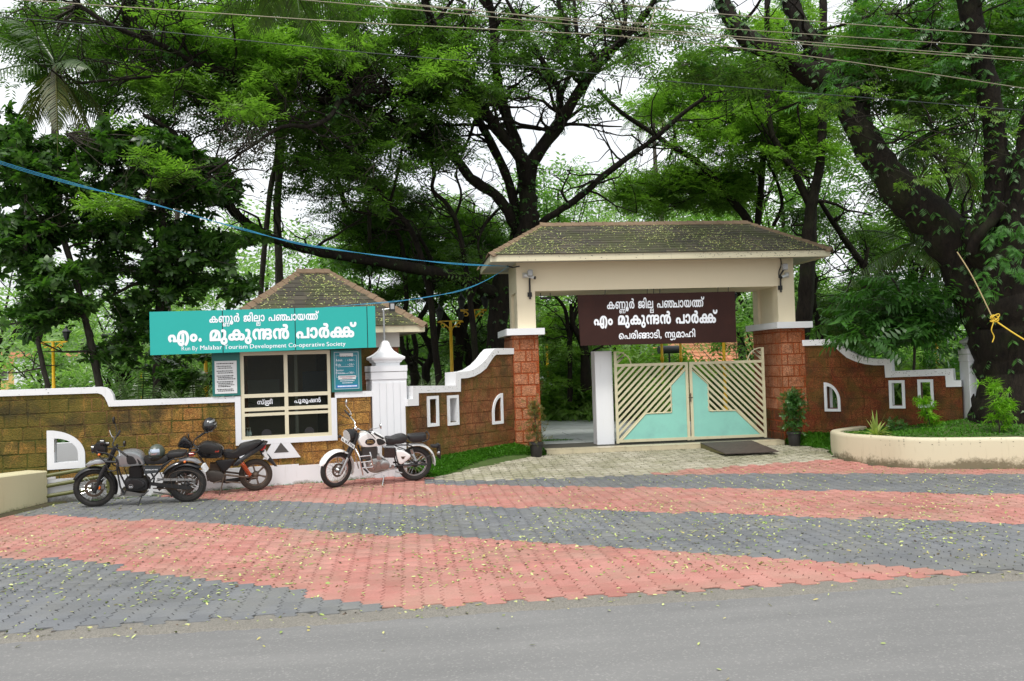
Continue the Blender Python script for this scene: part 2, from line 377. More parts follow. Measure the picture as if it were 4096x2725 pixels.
def m_shingle():
    m, nt, b, L = newmat('roof_shingle'); P = wpos(nt); r = rnd(nt)
    c = mixc(nt, r, (.042, .038, .030), (.09, .078, .056))
    c = mixc(nt, ramp(nt, noise(nt, P, 1.5, 5, .7), [(.42, (0, 0, 0)), (.62, (.75, .75, .75))]), c, (.055, .065, .02))
    c = mixc(nt, .6, c, ramp(nt, noise(nt, P, 90, 4, .8), [(.3, (.55, .55, .55)), (.7, (1.4, 1.4, 1.4))]), 'MULTIPLY')
    L(c, b.inputs['Base Color']); b.inputs['Roughness'].default_value = .9; bump(nt, b, noise(nt, P, 90, 4), .6, .006); return m
M_SHIN = m_shingle()
M_RIDGE = simple('ridge_tile', (.19, .13, .08), .85, var=.35, scale=2.5, bmp=.3, dirt=(.12, .085, .045), dirt_amt=.7, space='w')
M_TEAL = simple('teal_acrylic', (.025, .40, .36), .4, var=.02, spec=.3)
M_TEALD = simple('dark_teal_board', (.008, .145, .125), .4, var=.05)
M_TEALR = simple('blue_teal_print', (.012, .21, .27), .35, var=.05)
M_BLUEP = simple('blue_print', (.02, .17, .5), .4, var=.03)
M_SIGNW = simple('white_lettering', (.84, .87, .92), .45, var=.01)
M_PAPER = simple('poster_white', (.70, .72, .72), .4, var=.02)
M_INK = simple('black_print', (.03, .03, .03), .6)
M_BROWN = simple('brown_sign_board', (.036, .014, .011), .65, spec=.2, var=.12, scale=2, dirt=(.08, .03, .02), dirt_amt=.3)
M_EDGE = simple('letter_edge', (.004, .004, .005), .6)
M_GATE = simple('cream_gate_paint', (.58, .54, .36), .5, var=.07, scale=3, dirt=(.40, .34, .18), dirt_amt=.35, dscale=4)
M_GPANEL = simple('turquoise_sheet', (.24, .56, .47), .45, var=.10, scale=1.5, dirt=(.20, .42, .38), dirt_amt=.5, dscale=2)
M_ALU = simple('cream_window_paint', (.66, .61, .44), .4, var=.03)
def m_glass():
    m, nt, b, L = newmat('tinted_glass'); b.inputs['Base Color'].default_value = (.03, .035, .03, 1); b.inputs['Roughness'].default_value = .03
    t = N(nt, 'ShaderNodeBsdfTransparent'); t.inputs[0].default_value = (.75, .77, .72, 1)
    ms = N(nt, 'ShaderNodeMixShader'); ms.inputs[0].default_value = .84
    L(b.outputs[0], ms.inputs[1]); L(t.outputs[0], ms.inputs[2]); L(ms.outputs[0], nt.nodes['Material Output'].inputs[0]); return m
M_GLASS = m_glass()
M_DARKIN = simple('opening_shade', (.07, .065, .06), .8)  # flat dark colour standing for the shade inside openings
M_INNER = simple('brown_room_wall', (.46, .37, .29), .8)
M_BLACK = simple('black_plastic', (.012, .012, .013), .38, var=.3, scale=20)
M_MATTE = simple('matte_black_metal', (.016, .016, .017), .5, var=.3, scale=30)
M_RUBBER = simple('tyre_rubber', (.019, .018, .017), .75, var=.3, scale=18, dirt=(.07, .055, .04), dirt_amt=.4, dscale=9, bmp=.3)
M_SEAT = simple('seat_leather', (.016, .016, .017), .45, bmp=.3, bscale=220)
M_CHROME = simple('chrome', (.62, .62, .62), .14, 1, var=.06)
M_ALLOY = simple('cast_alloy', (.36, .36, .35), .38, 1, var=.15, scale=30)
M_STEEL = simple('galvanised_steel', (.42, .43, .43), .42, .8, var=.12)
M_RUST = simple('dusty_metal', (.10, .07, .05), .6, .4, var=.35, scale=25)
M_SILVER = simple('gravel_grey_tank_paint', (.30, .31, .32), .33, .5, var=.05, coat=.3)
M_WPAINT = simple('gloss_white_paint', (.80, .80, .78), .22, var=.02, coat=.7)
M_BPAINT = simple('gloss_black_paint', (.012, .012, .014), .22, var=.02, coat=.7)
M_ORANGE = simple('orange_lens', (.8, .16, .01), .25)
M_REDL = simple('red_lens', (.45, .012, .012), .18)
M_SPRING = simple('red_spring', (.42, .07, .02), .45, dirt=(.18, .06, .03), dirt_amt=.5)
M_VISOR = simple('mirrored_visor', (.45, .50, .56), .07, .9)
M_OLIVE = simple('olive_helmet', (.07, .085, .065), .4, coat=.2)
M_GOLD = simple('gold_print', (.55, .38, .12), .35, .5)
M_YEL = simple('yellow_post_paint', (.74, .44, .012), .45, var=.08, dirt=(.35, .18, .02), dirt_amt=.4)
M_IRON = simple('black_iron', (.02, .02, .022), .55)
M_LGLASS = simple('lantern_glass', (.35, .36, .36), .2)
M_BLUEC = simple('blue_cable', (.04, .30, .52), .45)
M_WIRE = simple('old_aluminium_wire', (.27, .25, .17), .6, .3)
M_WIREK = simple('black_wire', (.03, .04, .04), .6)
M_ROPE = simple('yellow_rope', (.62, .42, .03), .7)
M_ROPE2 = simple('pale_rope', (.45, .36, .18), .8)
M_POT = simple('black_pot', (.022, .02, .02), .6, var=.4)
M_SOIL = simple('soil', (.045, .03, .018), .95, var=.4)
M_TURF = simple('turf_soil', (.05, .085, .015), .95, var=.4, scale=5, space='w')
M_MATB = simple('ramp_plate', (.055, .04, .034), .6, var=.2, scale=4, dirt=(.12, .10, .07), dirt_amt=.5, dscale=9)
M_TILE = simple('cream_step_tile', (.50, .44, .30), .3, var=.08, scale=3, dirt=(.30, .26, .18), dirt_amt=.4, dscale=5, space='w')
M_SLAB = simple('grey_stone_slab', (.40, .43, .42), .45, var=.15, scale=2, dirt=(.14, .15, .13), dirt_amt=.6, dscale=1.2, bmp=.2, bscale=30, space='w')
M_OLVR = simple('olive_rail_paint', (.11, .115, .03), .45, dirt=(.05, .06, .02), dirt_amt=.5)
M_CLAY = simple('orange_roof_tile', (.62, .27, .15), .8, var=.25, scale=6)
M_YELLOWW = simple('yellow_house_wall', (.62, .42, .15), .8, var=.1)
M_LICH = simple('dark_lichen_spot', (.03, .028, .02), .9)
M_SCREEN = simple('blue_screen', (.14, .19, .34), .3)

# ================================================================== fast scatter of small shapes into one mesh
def scatter(name, tv, tf, pos, rot, scl, mats, parent=None, smooth=False):
    tv = np.array(tv, float); n = len(pos); k = len(tv)
    rot = np.array(rot, float); cx, sx = np.cos(rot[:, 0]), np.sin(rot[:, 0]); cy, sy = np.cos(rot[:, 1]), np.sin(rot[:, 1]); cz, sz = np.cos(rot[:, 2]), np.sin(rot[:, 2])
    Rm = np.empty((n, 3, 3))
    Rm[:, 0, 0] = cy*cz; Rm[:, 0, 1] = sx*sy*cz-cx*sz; Rm[:, 0, 2] = cx*sy*cz+sx*sz
    Rm[:, 1, 0] = cy*sz; Rm[:, 1, 1] = sx*sy*sz+cx*cz; Rm[:, 1, 2] = cx*sy*sz-sx*cz
    Rm[:, 2, 0] = -sy; Rm[:, 2, 1] = sx*cy; Rm[:, 2, 2] = cx*cy
    V = np.einsum('nij,kj->nki', Rm, tv)*np.array(scl, float).reshape(n, 1, -1) + np.array(pos, float)[:, None, :]
    me = bpy.data.meshes.new(name); me.vertices.add(n*k); me.vertices.foreach_set('co', V.reshape(-1))
    loops = [i for f in tf for i in f]; lt = np.array([len(f) for f in tf])
    LI = (np.array(loops)[None, :] + (np.arange(n)*k)[:, None]).reshape(-1)
    LT = np.tile(lt, n); LS = np.concatenate([[0], np.cumsum(LT)[:-1]])
    me.loops.add(len(LI)); me.loops.foreach_set('vertex_index', LI); me.polygons.add(len(LT))
    me.polygons.foreach_set('loop_start', LS); me.polygons.foreach_set('loop_total', LT)
    me.materials.append(mats); me.update(calc_edges=True); me.validate()
    return link(name, me, parent)
_SRC = {}
def foliage(name, pos, rot, scl, src, parent=None):      # leaf sprays copied into one real mesh per crown
    vs, fs, mat = src; scl = np.array(scl, float)
    return scatter(name, vs, fs, pos, rot, np.repeat(scl.reshape(-1, 1), 3, 1), mat, parent)
def source(mb, name, mat): return (mb.v, mb.f, mat)

# ================================================================== ground, road
def sheet(name, poly, z, mat, kind='structure'):
    mb = MB(); mb.add([(x, y, z if not callable(z) else z(x, y)) for x, y in poly], [tuple(range(len(poly)))])
    return tag(mb.build(name, mat), kind=kind)
sheet('ground', [(-320, -60), (320, -60), (320, 330), (-320, 330)], -.06, M_TURF)
rb = MB(); xs = np.linspace(-60, 60, 61); ys = np.linspace(-30, 8.08, 8)
rb.add([(x, y + (.02*math.sin(x*2.3)+.012*math.sin(x*7.1) if j == 7 else 0), 0) for j, y in enumerate(ys) for x in xs], [(j*61+i, j*61+i+1, (j+1)*61+i+1, (j+1)*61+i) for j in range(7) for i in range(60)])
tag(rb.build('road', M_ASPH), kind='structure')
sb = MB(); sx_ = np.linspace(-14, 16, 400)
rr = random.Random(5)
rows = [(8.0, -.008), (8.07, .008), (8.16, .012), (8.25, .010), (8.36, .004), (8.5, -.004)]
sb.add([(x, y + rr.uniform(-.018, .018)+.02*math.sin(x*1.7), z + rr.uniform(-.004, .006)) for (y, z) in rows for x in sx_], [(j*400+i, j*400+i+1, (j+1)*400+i+1, (j+1)*400+i) for j in range(5) for i in range(399)])
tag(sb.build('gravel_shoulder', M_GRAV, smooth=True), kind='structure')

# ------------------------------------------------------------------ paved forecourt
FA = Frame(-1.907, 17.74, 5.96, 1.26)           # left boundary wall and ticket kiosk
FD = Frame(0.1, 18.16, 2.2, 2.04)               # left wing wall: pillar -> gate pier
FE = Frame(9.42, 20.2, 2.47, -2.09)             # right wing wall: gate pier -> pillar
PLANTER = [(10.15, 19.42), (9.5, 19.0), (9.08, 18.6), (8.93, 18.2), (8.86, 17.75), (8.98, 17.25), (9.2, 16.75), (9.42, 16.3), (9.8, 15.98), (10.4, 15.72), (11.3, 15.42), (12.6, 15.1), (14.5, 14.9), (17, 14.9)]
def interp(pts, x):
    pts = sorted(pts)
    if x <= pts[0][0]: a, b = pts[0], pts[1]
    elif x >= pts[-1][0]: a, b = pts[-2], pts[-1]
    else:
        for a, b in zip(pts, pts[1:]):
            if x <= b[0]: break
    return a[1]+(b[1]-a[1])*(x-a[0])/(b[0]-a[0])
B1 = [(-5.112, 12.012), (-3.721, 11.177), (-2.211, 10.036), (-0.948, 9.05), (-0.001, 8.276)]
B2 = [(-6.145, 15.473), (-4.272, 14.493), (-2.291, 13.343), (-0.731, 12.385), (1.245, 11.199), (2.572, 10.331), (3.776, 9.6), (4.559, 9.03), (5.544, 8.302)]
B3 = [(-4.476, 17.0), (-3.333, 16.251), (-1.021, 15.107), (1.559, 13.878), (4.465, 12.328), (7.669, 10.572)]
B4 = [(0.383, 17.1), (1.829, 16.3), (5.671, 14.575), (9.213, 12.671)]
B5 = [(0.477, 17.42), (1.935, 17.096), (4.4, 17.0), (6.979, 16.333), (10.761, 14.776)]
B6 = [(4.5, 17.0), (5.2, 17.25), (6.385, 17.5), (8.937, 17.75)]
def inpoly(x, y, P):
    c = False; j = len(P)-1
    for i in range(len(P)):
        if (P[i][1] > y) != (P[j][1] > y) and x < (P[j][0]-P[i][0])*(y-P[i][1])/(P[j][1]-P[i][1])+P[i][0]: c = not c
        j = i
    return c
GRASSL = [(.0, 17.98), (.45, 17.72), (.75, 18.0), (1.1, 18.5), (1.55, 19.05), (2.1, 19.55), (2.6, 19.85), (3.05, 19.98), (3.05, 20.4), (2.4, 20.4), (.0, 18.2)]
GRASSR = [(8.75, 20.35), (8.72, 19.95), (9.1, 19.4), (9.2, 18.9), (8.95, 18.3), (9.0, 17.9), (12.5, 15.6), (14, 17), (10.5, 20.0), (9.5, 20.6)]
def plaza_ok(x, y):
    if y > 20.0 or y < 8.32: return False
    sA = (x+1.907)*FA.d.x+(y-17.74)*FA.d.y; nA = (x+1.907)*FA.n.x+(y-17.74)*FA.n.y
    if x < .05 and nA > -.02: return False
    if inpoly(x, y, GRASSL) or inpoly(x, y, GRASSR) or inpoly(x, y, PLANTER+[(17, 20), (10.3, 20)]): return False
    dD = (x-.1)*FD.n.x+(y-18.16)*FD.n.y
    if -.2 < x < 2.6 and dD > -.02: return False
    if x < -6.26 and y > 15.3+(x+6.58)*3.9: return False
    if x < -6.5 and y > 15.2: return False
    return True
PW, PL = .19, .25
paving = tag(MB().add([(-14, 8.3, .0), (17, 8.3, .0), (17, 16.8, .0), (-14, 16.8, .0), (17, 20.4, .165), (-14, 20.4, .165)], [(0, 1, 2, 3), (3, 2, 4, 5)]).build('paved_forecourt', M_BED), kind='structure')
def paver_poly(g):
    a = .019; w2, l2 = PW/2-.0045, PL/2-.0016
    side = [(-l2, 0)]+[(-l2+2*l2*(i+.5)/4, a if i % 2 == 0 else -a) for i in range(4)]+[(l2, 0)]
    return [(w2+dx, y) for y, dx in side]+[(w2*.5, l2+.005), (-w2*.5, l2-.005)]+[(-w2+dx, y) for y, dx in side[::-1]]+[(-w2*.5, -l2-.005), (w2*.5, -l2+.005)]
def paver_tmpl(g=.0022):
    P = paver_poly(g); n = len(P); b = .004
    vs = [(x*(1-b/(PW/2)), y*(1-b/(PL/2)), 0) for x, y in P]+[(x, y, -.003) for x, y in P]+[(x, y, -.02) for x, y in P]
    fs = [tuple(range(n))]+[(k*n+i, (k+1)*n+i, (k+1)*n+(i+1) % n, k*n+(i+1) % n) for k in (0, 1) for i in range(n)]
    return vs, fs
tv, tf = paver_tmpl()
groups = {'r': [], 'g': [], 'c': []}
for i in range(-48, 90):
    x = i*PW
    for j in range(0, 50):
        y = 8.44+(j+(i % 2)*.5)*PL
        if not plaza_ok(x, y): continue
        u, v = pj((x, y, gz(x, y)))
        if u < -420 or u > 2780 or v > 1900: continue
        if y < interp(B1, x): k = 'g'
        elif y < interp(B2, x): k = 'r'
        elif y < interp(B3, x): k = 'g'
        elif y < interp(B4, x): k = 'r'
        elif y < interp(B5, x): k = 'g' if x > .3 else 'r'
        elif x > 4.4 and y < interp(B6, x): k = 'r'
        else: k = 'c' if x > .5 else 'r'
        groups[k].append((x, y))
allp = sorted([(y, x, k) for k, l in groups.items() for x, y in l if -30 < pj((x, y, 0))[0] < 2387])
near = set((x, y) for y, x, k in allp[:300])
pm = {}
MT = {'r': M_RED, 'g': M_GREY, 'c': M_CREAM}
PN = {'r': 'red_paver', 'g': 'grey_paver', 'c': 'cream_paver'}
for k, l in groups.items():
    mb = MB(); mb.add(tv, tf); me = mb.mesh(PN[k], MT[k])
    rest = []
    for x, y in l:
        rz = (rr.gauss(0, .006), rr.gauss(0, .006), rr.gauss(0, .008)); z = .014+gz(x, y)+rr.uniform(-.0022, .0022)
        if (x, y) in near: link(PN[k], me, paving, (x+rr.uniform(-.001, .001), y+rr.uniform(-.001, .001), z), rz)
        else: rest.append(((x, y, z), rz))
    if rest:
        ro = scatter(PN[k]+'s', tv, tf, [p for p, r in rest], [r for p, r in rest], [(1, 1, 1)]*len(rest), MT[k], paving); ro['kind'] = 'stuff'
# red patch of the cream paving, brown worn manhole patch
# leaves fallen on the forecourt
lt = [(-.5, 0, .0), (-.2, -.2, .05), (.2, -.19, .06), (.5, 0, .02), (.2, .19, .07), (-.2, .2, .05), (0, 0, .0)]
lf = [(0, 1, 6), (1, 2, 6), (2, 3, 6), (3, 4, 6), (4, 5, 6), (5, 0, 6)]
P_, R2, S2 = [], [], []
def litter(n, xr, yr, dens, z0=.018, s=(.026, .058)):
    c = 0
    while c < n:
        x = rr.uniform(*xr); y = rr.uniform(*yr)
        if not dens(x, y): continue
        c += 1; P_.append((x, y, z0+gz(x, y))); R2.append((rr.gauss(0, .25), rr.gauss(0, .25), rr.uniform(0, 6.3))); q = rr.uniform(*s); S2.append((q, q, q*rr.uniform(.4, 1.6)))
def patchy(x, y): return .5+.5*math.sin(x*1.7+y*.9+2*math.sin(y*.8))*math.sin(y*1.3-x*.6)
litter(6000, (-7, 12), (8.9, 17.3), lambda x, y: plaza_ok(x, y) and rr.random() < .25+.75*patchy(x, y))
litter(2200, (-7, 9), (9.0, 13.5), lambda x, y: plaza_ok(x, y) and rr.random() < patchy(x+3, y)**2)
litter(500, (-6, 10), (6.0, 9.2), lambda x, y: rr.random() < math.exp(-abs(y-8.3)*5), .012)
litter(60, (-6, 10), (4.5, 8), lambda x, y: True, .01)
tag(scatter('fallen_leaves', lt, lf, P_, R2, S2, M_FALLEN), kind='stuff')
# small sprays still holding their leaflets
P_, R2, S2 = [], [], []
for k in range(70):
    x, y = rr.uniform(-5, 9), rr.uniform(9, 14); a = rr.uniform(0, 6.28)
    if not plaza_ok(x, y): continue
    for q in range(9):
        t = (q//2)*.02
        P_.append((x+t*math.cos(a)+.012*math.cos(a+PI/2*(1 if q % 2 else -1)), y+t*math.sin(a)+.012*math.sin(a+PI/2*(1 if q % 2 else -1)), .022+gz(x, y)))
        R2.append((rr.gauss(0, .2), rr.gauss(0, .2), a+(1.1 if q % 2 else -1.1))); S2.append((.027,)*3)
tag(scatter('fallen_sprays', lt, lf, P_, R2, S2, simple('fresh_fallen_leaf', (.22, .38, .06), .5, var=.3)), kind='stuff')
# moss crumbs and leaf dust on the cream paving before the gate
P_, R2, S2 = [], [], []
litter(4200, (.8, 9.2), (17.0, 20.0), lambda x, y: plaza_ok(x, y) and y > interp(B5, x)+.1 and (x < 4.5 or y > interp(B6, x)+.05) and rr.random() < .25+.75*min(1, max(0, y-17.3)/1.6), .017, (.012, .04))
tag(scatter('moss_crumbs', lt, lf, P_, R2, S2, simple('dark_moss', (.07, .085, .03), .95, var=.5, scale=2, space='w')), kind='stuff')
# ================================================================== wall building
def lerp_prof(P):
    def f(s):
        if s <= P[0][0]: return P[0][1]
        for (a, za), (b, zb) in zip(P, P[1:]):
            if s <= b: return za if b-a < 1e-6 else za+(zb-za)*(s-a)/(b-a)
        return P[-1][1]
    return f
def spans(zt, zb, holes, s):
    out = [(zb, zt(s))]
    for h in holes:
        r = h(s)
        if not r: continue
        lo, hi = r; new = []
        for a, b in out:
            if hi <= a or lo >= b: new.append((a, b))
            else:
                if lo > a+.004: new.append((a, lo))
                if hi < b-.004: new.append((hi, b))
        out = new
    return [(a, b) for a, b in out if b > a+.003]
def strips(mb, s0, s1, zt, zb, holes, y0, y1, ds=.03, z_hi=None, z_lo=None):
    n = max(1, int(round((s1-s0)/ds)))
    for i in range(n):
        a = s0+(s1-s0)*i/n; b = s0+(s1-s0)*(i+1)/n; m = (a+b)/2
        for lo, hi in spans(zt, zb, holes, m):
            if z_lo is not None: lo = max(lo, z_lo)
            if z_hi is not None: hi = min(hi, z_hi)
            if hi-lo < .012: continue
            mb.box(a, b, y0, y1, lo, hi)
def rect_hole(a, b, lo, hi): return lambda s: (lo, hi) if a < s < b else None
def arc_hole(a, b, lo, hi, side):            # straight jamb on one side, top swept down to the other
    w = b-a
    def f(s):
        if not a < s < b: return None
        t = (s-a)/w if side > 0 else (b-s)/w     # 0 at the straight side
        return (lo, lo+(hi-lo)*(.34+.66*math.sqrt(max(0, 1-t*t))))
    return f
def lay_blocks(root, name, mat, s0, s1, zb, rows, zt, holes, y_face, dep, wid, joint=.022, seed=1, altern=None):
    rb_ = random.Random(seed); z = zb; r = 0
    while r < rows:
        h = rb_.uniform(.97, 1.03)*altern if altern else rb_.uniform(.225, .25)
        s = s0 - rb_.uniform(0, wid)
        while s < s1:
            w_ = rb_.uniform(.8, 1.2)*wid if rb_.random() < .75 else wid*.55
            a, b = max(s, s0)+joint/2, min(s+w_, s1)-joint/2; s += w_
            if b-a < .05: continue
            lo, hi = z+joint/2, z+h-joint/2
            tops = [zt(a+(b-a)*k/6) for k in range(7)]
            if min(tops) <= lo+.02 and max(tops) <= lo+.02: continue
            cut = min(tops) < hi or any(hh(a+(b-a)*k/8) and hh(a+(b-a)*k/8)[0] < hi and hh(a+(b-a)*k/8)[1] > lo for hh in holes for k in range(9))
            mb = MB()
            if cut: strips(mb, a, b, zt, lo, holes, y_face-dep, y_face+.02, .04, z_hi=hi, z_lo=lo)
            else:
                mb.box(a, b, y_face-dep, y_face+.02, lo, hi, .006)
                mb.v = [(x+rb_.gauss(0, .003), y+rb_.gauss(0, .0025), zz+rb_.gauss(0, .003)) for x, y, zz in mb.v]
            if mb.v: mb.build(name, mat, root)
        z += h; r += 1
def band(mb, outer, inner, y0, y1):
    n = len(outer)
    vs = [(s, y0, z) for s, z in outer]+[(s, y0, z) for s, z in inner]+[(s, y1, z) for s, z in outer]+[(s, y1, z) for s, z in inner]
    fs = []
    for i in range(n-1):
        fs += [(i, i+1, n+i+1, n+i), (2*n+i, 3*n+i, 3*n+i+1, 2*n+i+1), (i, 2*n+i, 2*n+i+1, i+1), (n+i, n+i+1, 3*n+i+1, 3*n+i)]
    fs += [(0, n, 3*n, 2*n), (n-1, 3*n-1, 4*n-1, 2*n-1)]
    mb.add(vs, fs)
def frame_rect(mb, a, b, lo, hi, t, y0, y1, tb=None):
    tb = tb or t
    mb.box(a, a+t, y0, y1, lo, hi); mb.box(b-t, b, y0, y1, lo, hi); mb.box(a+t, b-t, y0, y1, hi-t, hi); mb.box(a+t, b-t, y0, y1, lo, lo+tb)
def frame_arc(mb, a, b, lo, hi, t, y0, y1, side):
    n = 16; w_ = b-a; R = hi-lo
    out = [(0, 1)] ; o = []; i_ = []
    for k in range(n+1):
        an = PI/2*k/n; o.append((w_*math.sin(an), R*(.34+.66*math.cos(an))))
        i_.append((t+(w_-2*t)*math.sin(an), t+(R-2*t-.03)*(.34+.66*math.cos(an))))
    o = [(0, 0), (0, R)]+o[1:]+[(w_, 0), (0, 0)]; i_ = [(t, t), (t, i_[0][1])]+i_[1:]+[(w_-t, t), (t, t)]
    if side > 0: O = [(a+x, lo+z) for x, z in o]; I = [(a+x, lo+z) for x, z in i_]
    else: O = [(b-x, lo+z) for x, z in o]; I = [(b-x, lo+z) for x, z in i_]
    band(mb, O, I, y0, y1)
def spots(root, frame_pts, name='lichen_spots', n=30, seed=1):
    pass

# ------------------------------------------------------------------ left boundary wall (with the kiosk window in it)
WA = empty('boundary_wall', FA.o, FA.a, 'long mossy ochre laterite wall with white coping behind the parked motorcycles', 'wall')
topA = lerp_prof([(-9.5, 1.96), (-3.68, 1.93), (-3.60, 1.88), (-3.54, 1.70), (-3.52, 1.69), (-1.30, 1.67), (1.24, 1.67)])
holA = [arc_hole(-4.43, -4.0, .70, 1.19, 1), rect_hole(-1.31, .52, .86, 9), lambda s: (.56, .86) if -.82 < s < -.2 else None]
mb = MB(); strips(mb, -9.5, 1.22, topA, 0, [holA[0], holA[1]], .0, .24, .035); mb.build('wall_core', M_LATJ, WA)
lay_blocks(WA, 'laterite_block', M_LAT, -6.9, 1.22, .42, 7, topA, holA, 0, .008, .335, seed=3)
mb = MB()
o = [(-9.5, 2.035), (-3.66, 2.03), (-3.56, 2.012), (-3.49, 1.96), (-3.445, 1.88), (-3.43, 1.78), (-3.40, 1.772), (-1.30, 1.765), (-1.30, 1.765)]
i_ = [(-9.5, 1.932), (-3.70, 1.92), (-3.63, 1.895), (-3.585, 1.84), (-3.545, 1.75), (-3.52, 1.672), (-3.40, 1.670), (-1.36, 1.662), (-1.30, 1.662)]
band(mb, o, i_, -.035, .28)
mb.box(.52, 1.25, -.035, .28, 1.665, 1.775)
mb.build('coping', M_COPE, WA)
mb = MB(); mb.box(-9.5, -.2, -.055, .0, 0, .43); mb.box(-.2, 1.24, -.055, .0, 0, .40); mb.box(-9.5, -4.4, -.06, .3, .43, .47); mb.build('plinth', M_PLINTH, WA)
mb = MB(); frame_arc(mb, -4.53, -4.05+.13, .60, 1.29, .115, -.035, .27, 1); mb.build('arched_opening_frame', M_WHITE, WA)
mb = MB()
mb.box(-1.345, -1.24, -.045, .05, .845, 1.77); mb.box(.44, .545, -.045, .05, .845, 1.668); mb.box(-1.24, .44, -.045, .05, .845, .945)
mb.prism([(-.70, .843), (-.86, .56), (-.16, .56), (-.35, .843), (-.531, .843)], -.045, -.002)
mb.build('window_surround', M_WHITE, WA)
mb = MB(); mb.prism([(-.655, .672), (-.379, .672), (-.525, .86)], -.05, -.044); mb.build('triangle_vent', M_DARKIN, WA)  # solid dark plate painted as the shaded triangular hole

# ------------------------------------------------------------------ ticket kiosk
KO = empty('ticket_kiosk', FA.o, FA.a, 'small ticket kiosk with cream window, hipped shingle roof and teal signboard', 'kiosk')
mb = MB()
mb.box(-1.22, 1.94, 3.3, 3.42, 0, 2.9); mb.box(-1.22, -1.10, .1, 3.3, 0, 2.9); mb.box(1.82, 1.94, .74, 3.3, 0, 2.645)
mb.box(.46, .56, .1, .7, 0, 2.62); mb.box(.46, 1.94, .70, .74, 0, 2.645)
mb.build('side_wall', M_LATDJ, KO)
mb = MB(); mb.box(-1.22, 1.96, .66, .72, 2.65, 2.96); mb.box(1.86, 1.96, .72, 3.3, 2.65, 2.96); mb.box(-1.22, .56, .06, .66, 2.62, 2.66); mb.build('upper_wall', M_KIOSKW, KO)
mb = MB(); mb.box(-1.1, 1.82, .2, 3.3, .0, .05); mb.box(-1.1, .46, 2.5, 2.6, .05, 2.6); mb.box(-1.1, .46, .16, .6, .90, .96); mb.build('interior', M_INNER, KO)
mb = MB(); mb.box(-1.05, -.35, 2.38, 2.5, 1.25, 2.05); mb.box(-.16, -.1, .9, 1.0, .05, 2.6); mb.build('inner_partition', simple('grey_partition', (.62, .63, .62), .5), KO)
mb = MB(); mb.box(.15, .95, 2.40, 2.49, 1.75, 2.2); mb.build('wall_screen', M_SCREEN, KO)
# window frame
wy0, wy1 = -.03, .05
mb = MB()
mb.box(-1.235, -1.172, wy0, wy1, .95, 2.60); mb.box(.382, .44, wy0, wy1, .95, 2.60); mb.box(-.437, -.368, wy0, wy1, 1.0, 2.53)
mb.box(-1.172, .382, wy0, wy1, 2.53, 2.60); mb.box(-1.172, .382, wy0, wy1, .95, 1.005); mb.box(-1.235, .44, wy0-.012, wy1, .90, .95)
for lo, hi in ((1.73, 1.80), (1.475, 1.54), (1.38, 1.435)):
    for a, b in ((-1.172, -.437), (-.368, .382)): mb.box(a, b, wy0, wy1, lo, hi)
mb.build('window_frame', M_ALU, KO)
for a, b in ((-1.172, -.437), (-.368, .382)):
    for lo, hi in ((1.80, 2.53), (1.54, 1.73), (1.005, 1.38)):
        m_ = MB(); m_.box(a, b, .02, .026, lo, hi); m_.build('window_pane', M_GLASS, KO)
for s_ in (-.78, .02):
    m_ = MB(); m_.lathe([(.095, 0), (.095, .004)], 20, (s_, .012, 1.03), 'y'); m_.build('speaking_hole', M_BLACK, KO)
# notice board and rate board either side of the window
mb = MB(); mb.box(-1.74, -1.24, -.06, -.03, 1.785, 2.60); nb = mb.build('notice_board', M_TEALD, KO)
mb = MB(); mb.box(-1.695, -1.30, -.066, -.061, 1.83, 2.44); pp = mb.build('poster', M_PAPER, nb)
rp = random.Random(9); mb = MB()
for k, z in enumerate([2.39, 2.34, 2.305, 2.25, 2.215, 2.16, 2.13, 2.10, 2.05, 2.02, 1.99, 1.96, 1.91, 1.88]):
    s = -1.66+(0 if k in (0, 1, 3, 5, 8, 12) else .02); e = -1.34-rp.uniform(0, .1)
    while s < e:
        w_ = rp.uniform(.01, .035); mb.box(s, s+w_, -.069, -.0665, z-.007, z+.007+rp.uniform(0, .004)); s += w_+.006
tag(mb.build('poster_print', M_INK, nb), kind='stuff')
mb = MB(); mb.box(.455, 1.045, -.06, -.03, 1.78, 2.60); rbd = mb.build('rate_board', M_TEALD, KO)
mb = MB(); mb.box(.50, 1.0, -.066, -.061, 1.82, 2.57); mb.build('rate_print', M_TEALR, rbd)
mb = MB(); frame_rect(mb, .515, .985, 1.835, 2.555, .006, -.069, -.067); frame_rect(mb, .55, .95, 2.06, 2.49, .004, -.069, -.067)
mb.box(.62, .88, -.071, -.0675, 2.465, 2.53); mb.box(.585, .925, -.071, -.0675, 2.02, 2.095); mb.build('rate_border', M_PAPER, rbd)
mb = MB(); mb.box(.545, .955, -.071, -.0675, 1.86, 1.915); mb.build('blue_strip', M_BLUEP, rbd)
mb = MB()
for z, c0, c1, M in ((2.265, .58, .88, 0), (2.13, .58, .78, 0), (1.985, .62, .9, 0), (1.945, .66, .86, 0)):
    s = c0
    while s < c1: w_ = rp.uniform(.008, .02); mb.box(s, s+w_, -.0705, -.0685, z, z+.014 if z < 2.1 else z+.008); s += w_+.005
tag(mb.build('small_print', M_SIGNW, rbd), kind='stuff')
mb = MB()
for z, c0, c1 in ((2.065, .61, .9), (2.037, .66, .86)):
    s = c0
    while s < c1: w_ = rp.uniform(.008, .02); mb.box(s, s+w_, -.0735, -.0715, z, z+.012); s += w_+.005
tag(mb.build('dark_print', simple('maroon_print', (.25, .02, .05), .6), rbd), kind='stuff')
mb = MB(); s = .57
while s < .93: w_ = rp.uniform(.008, .02); mb.box(s, s+w_, -.0735, -.0715, 1.876, 1.900); s += w_+.004
tag(mb.build('strip_print', M_SIGNW, rbd), kind='stuff')

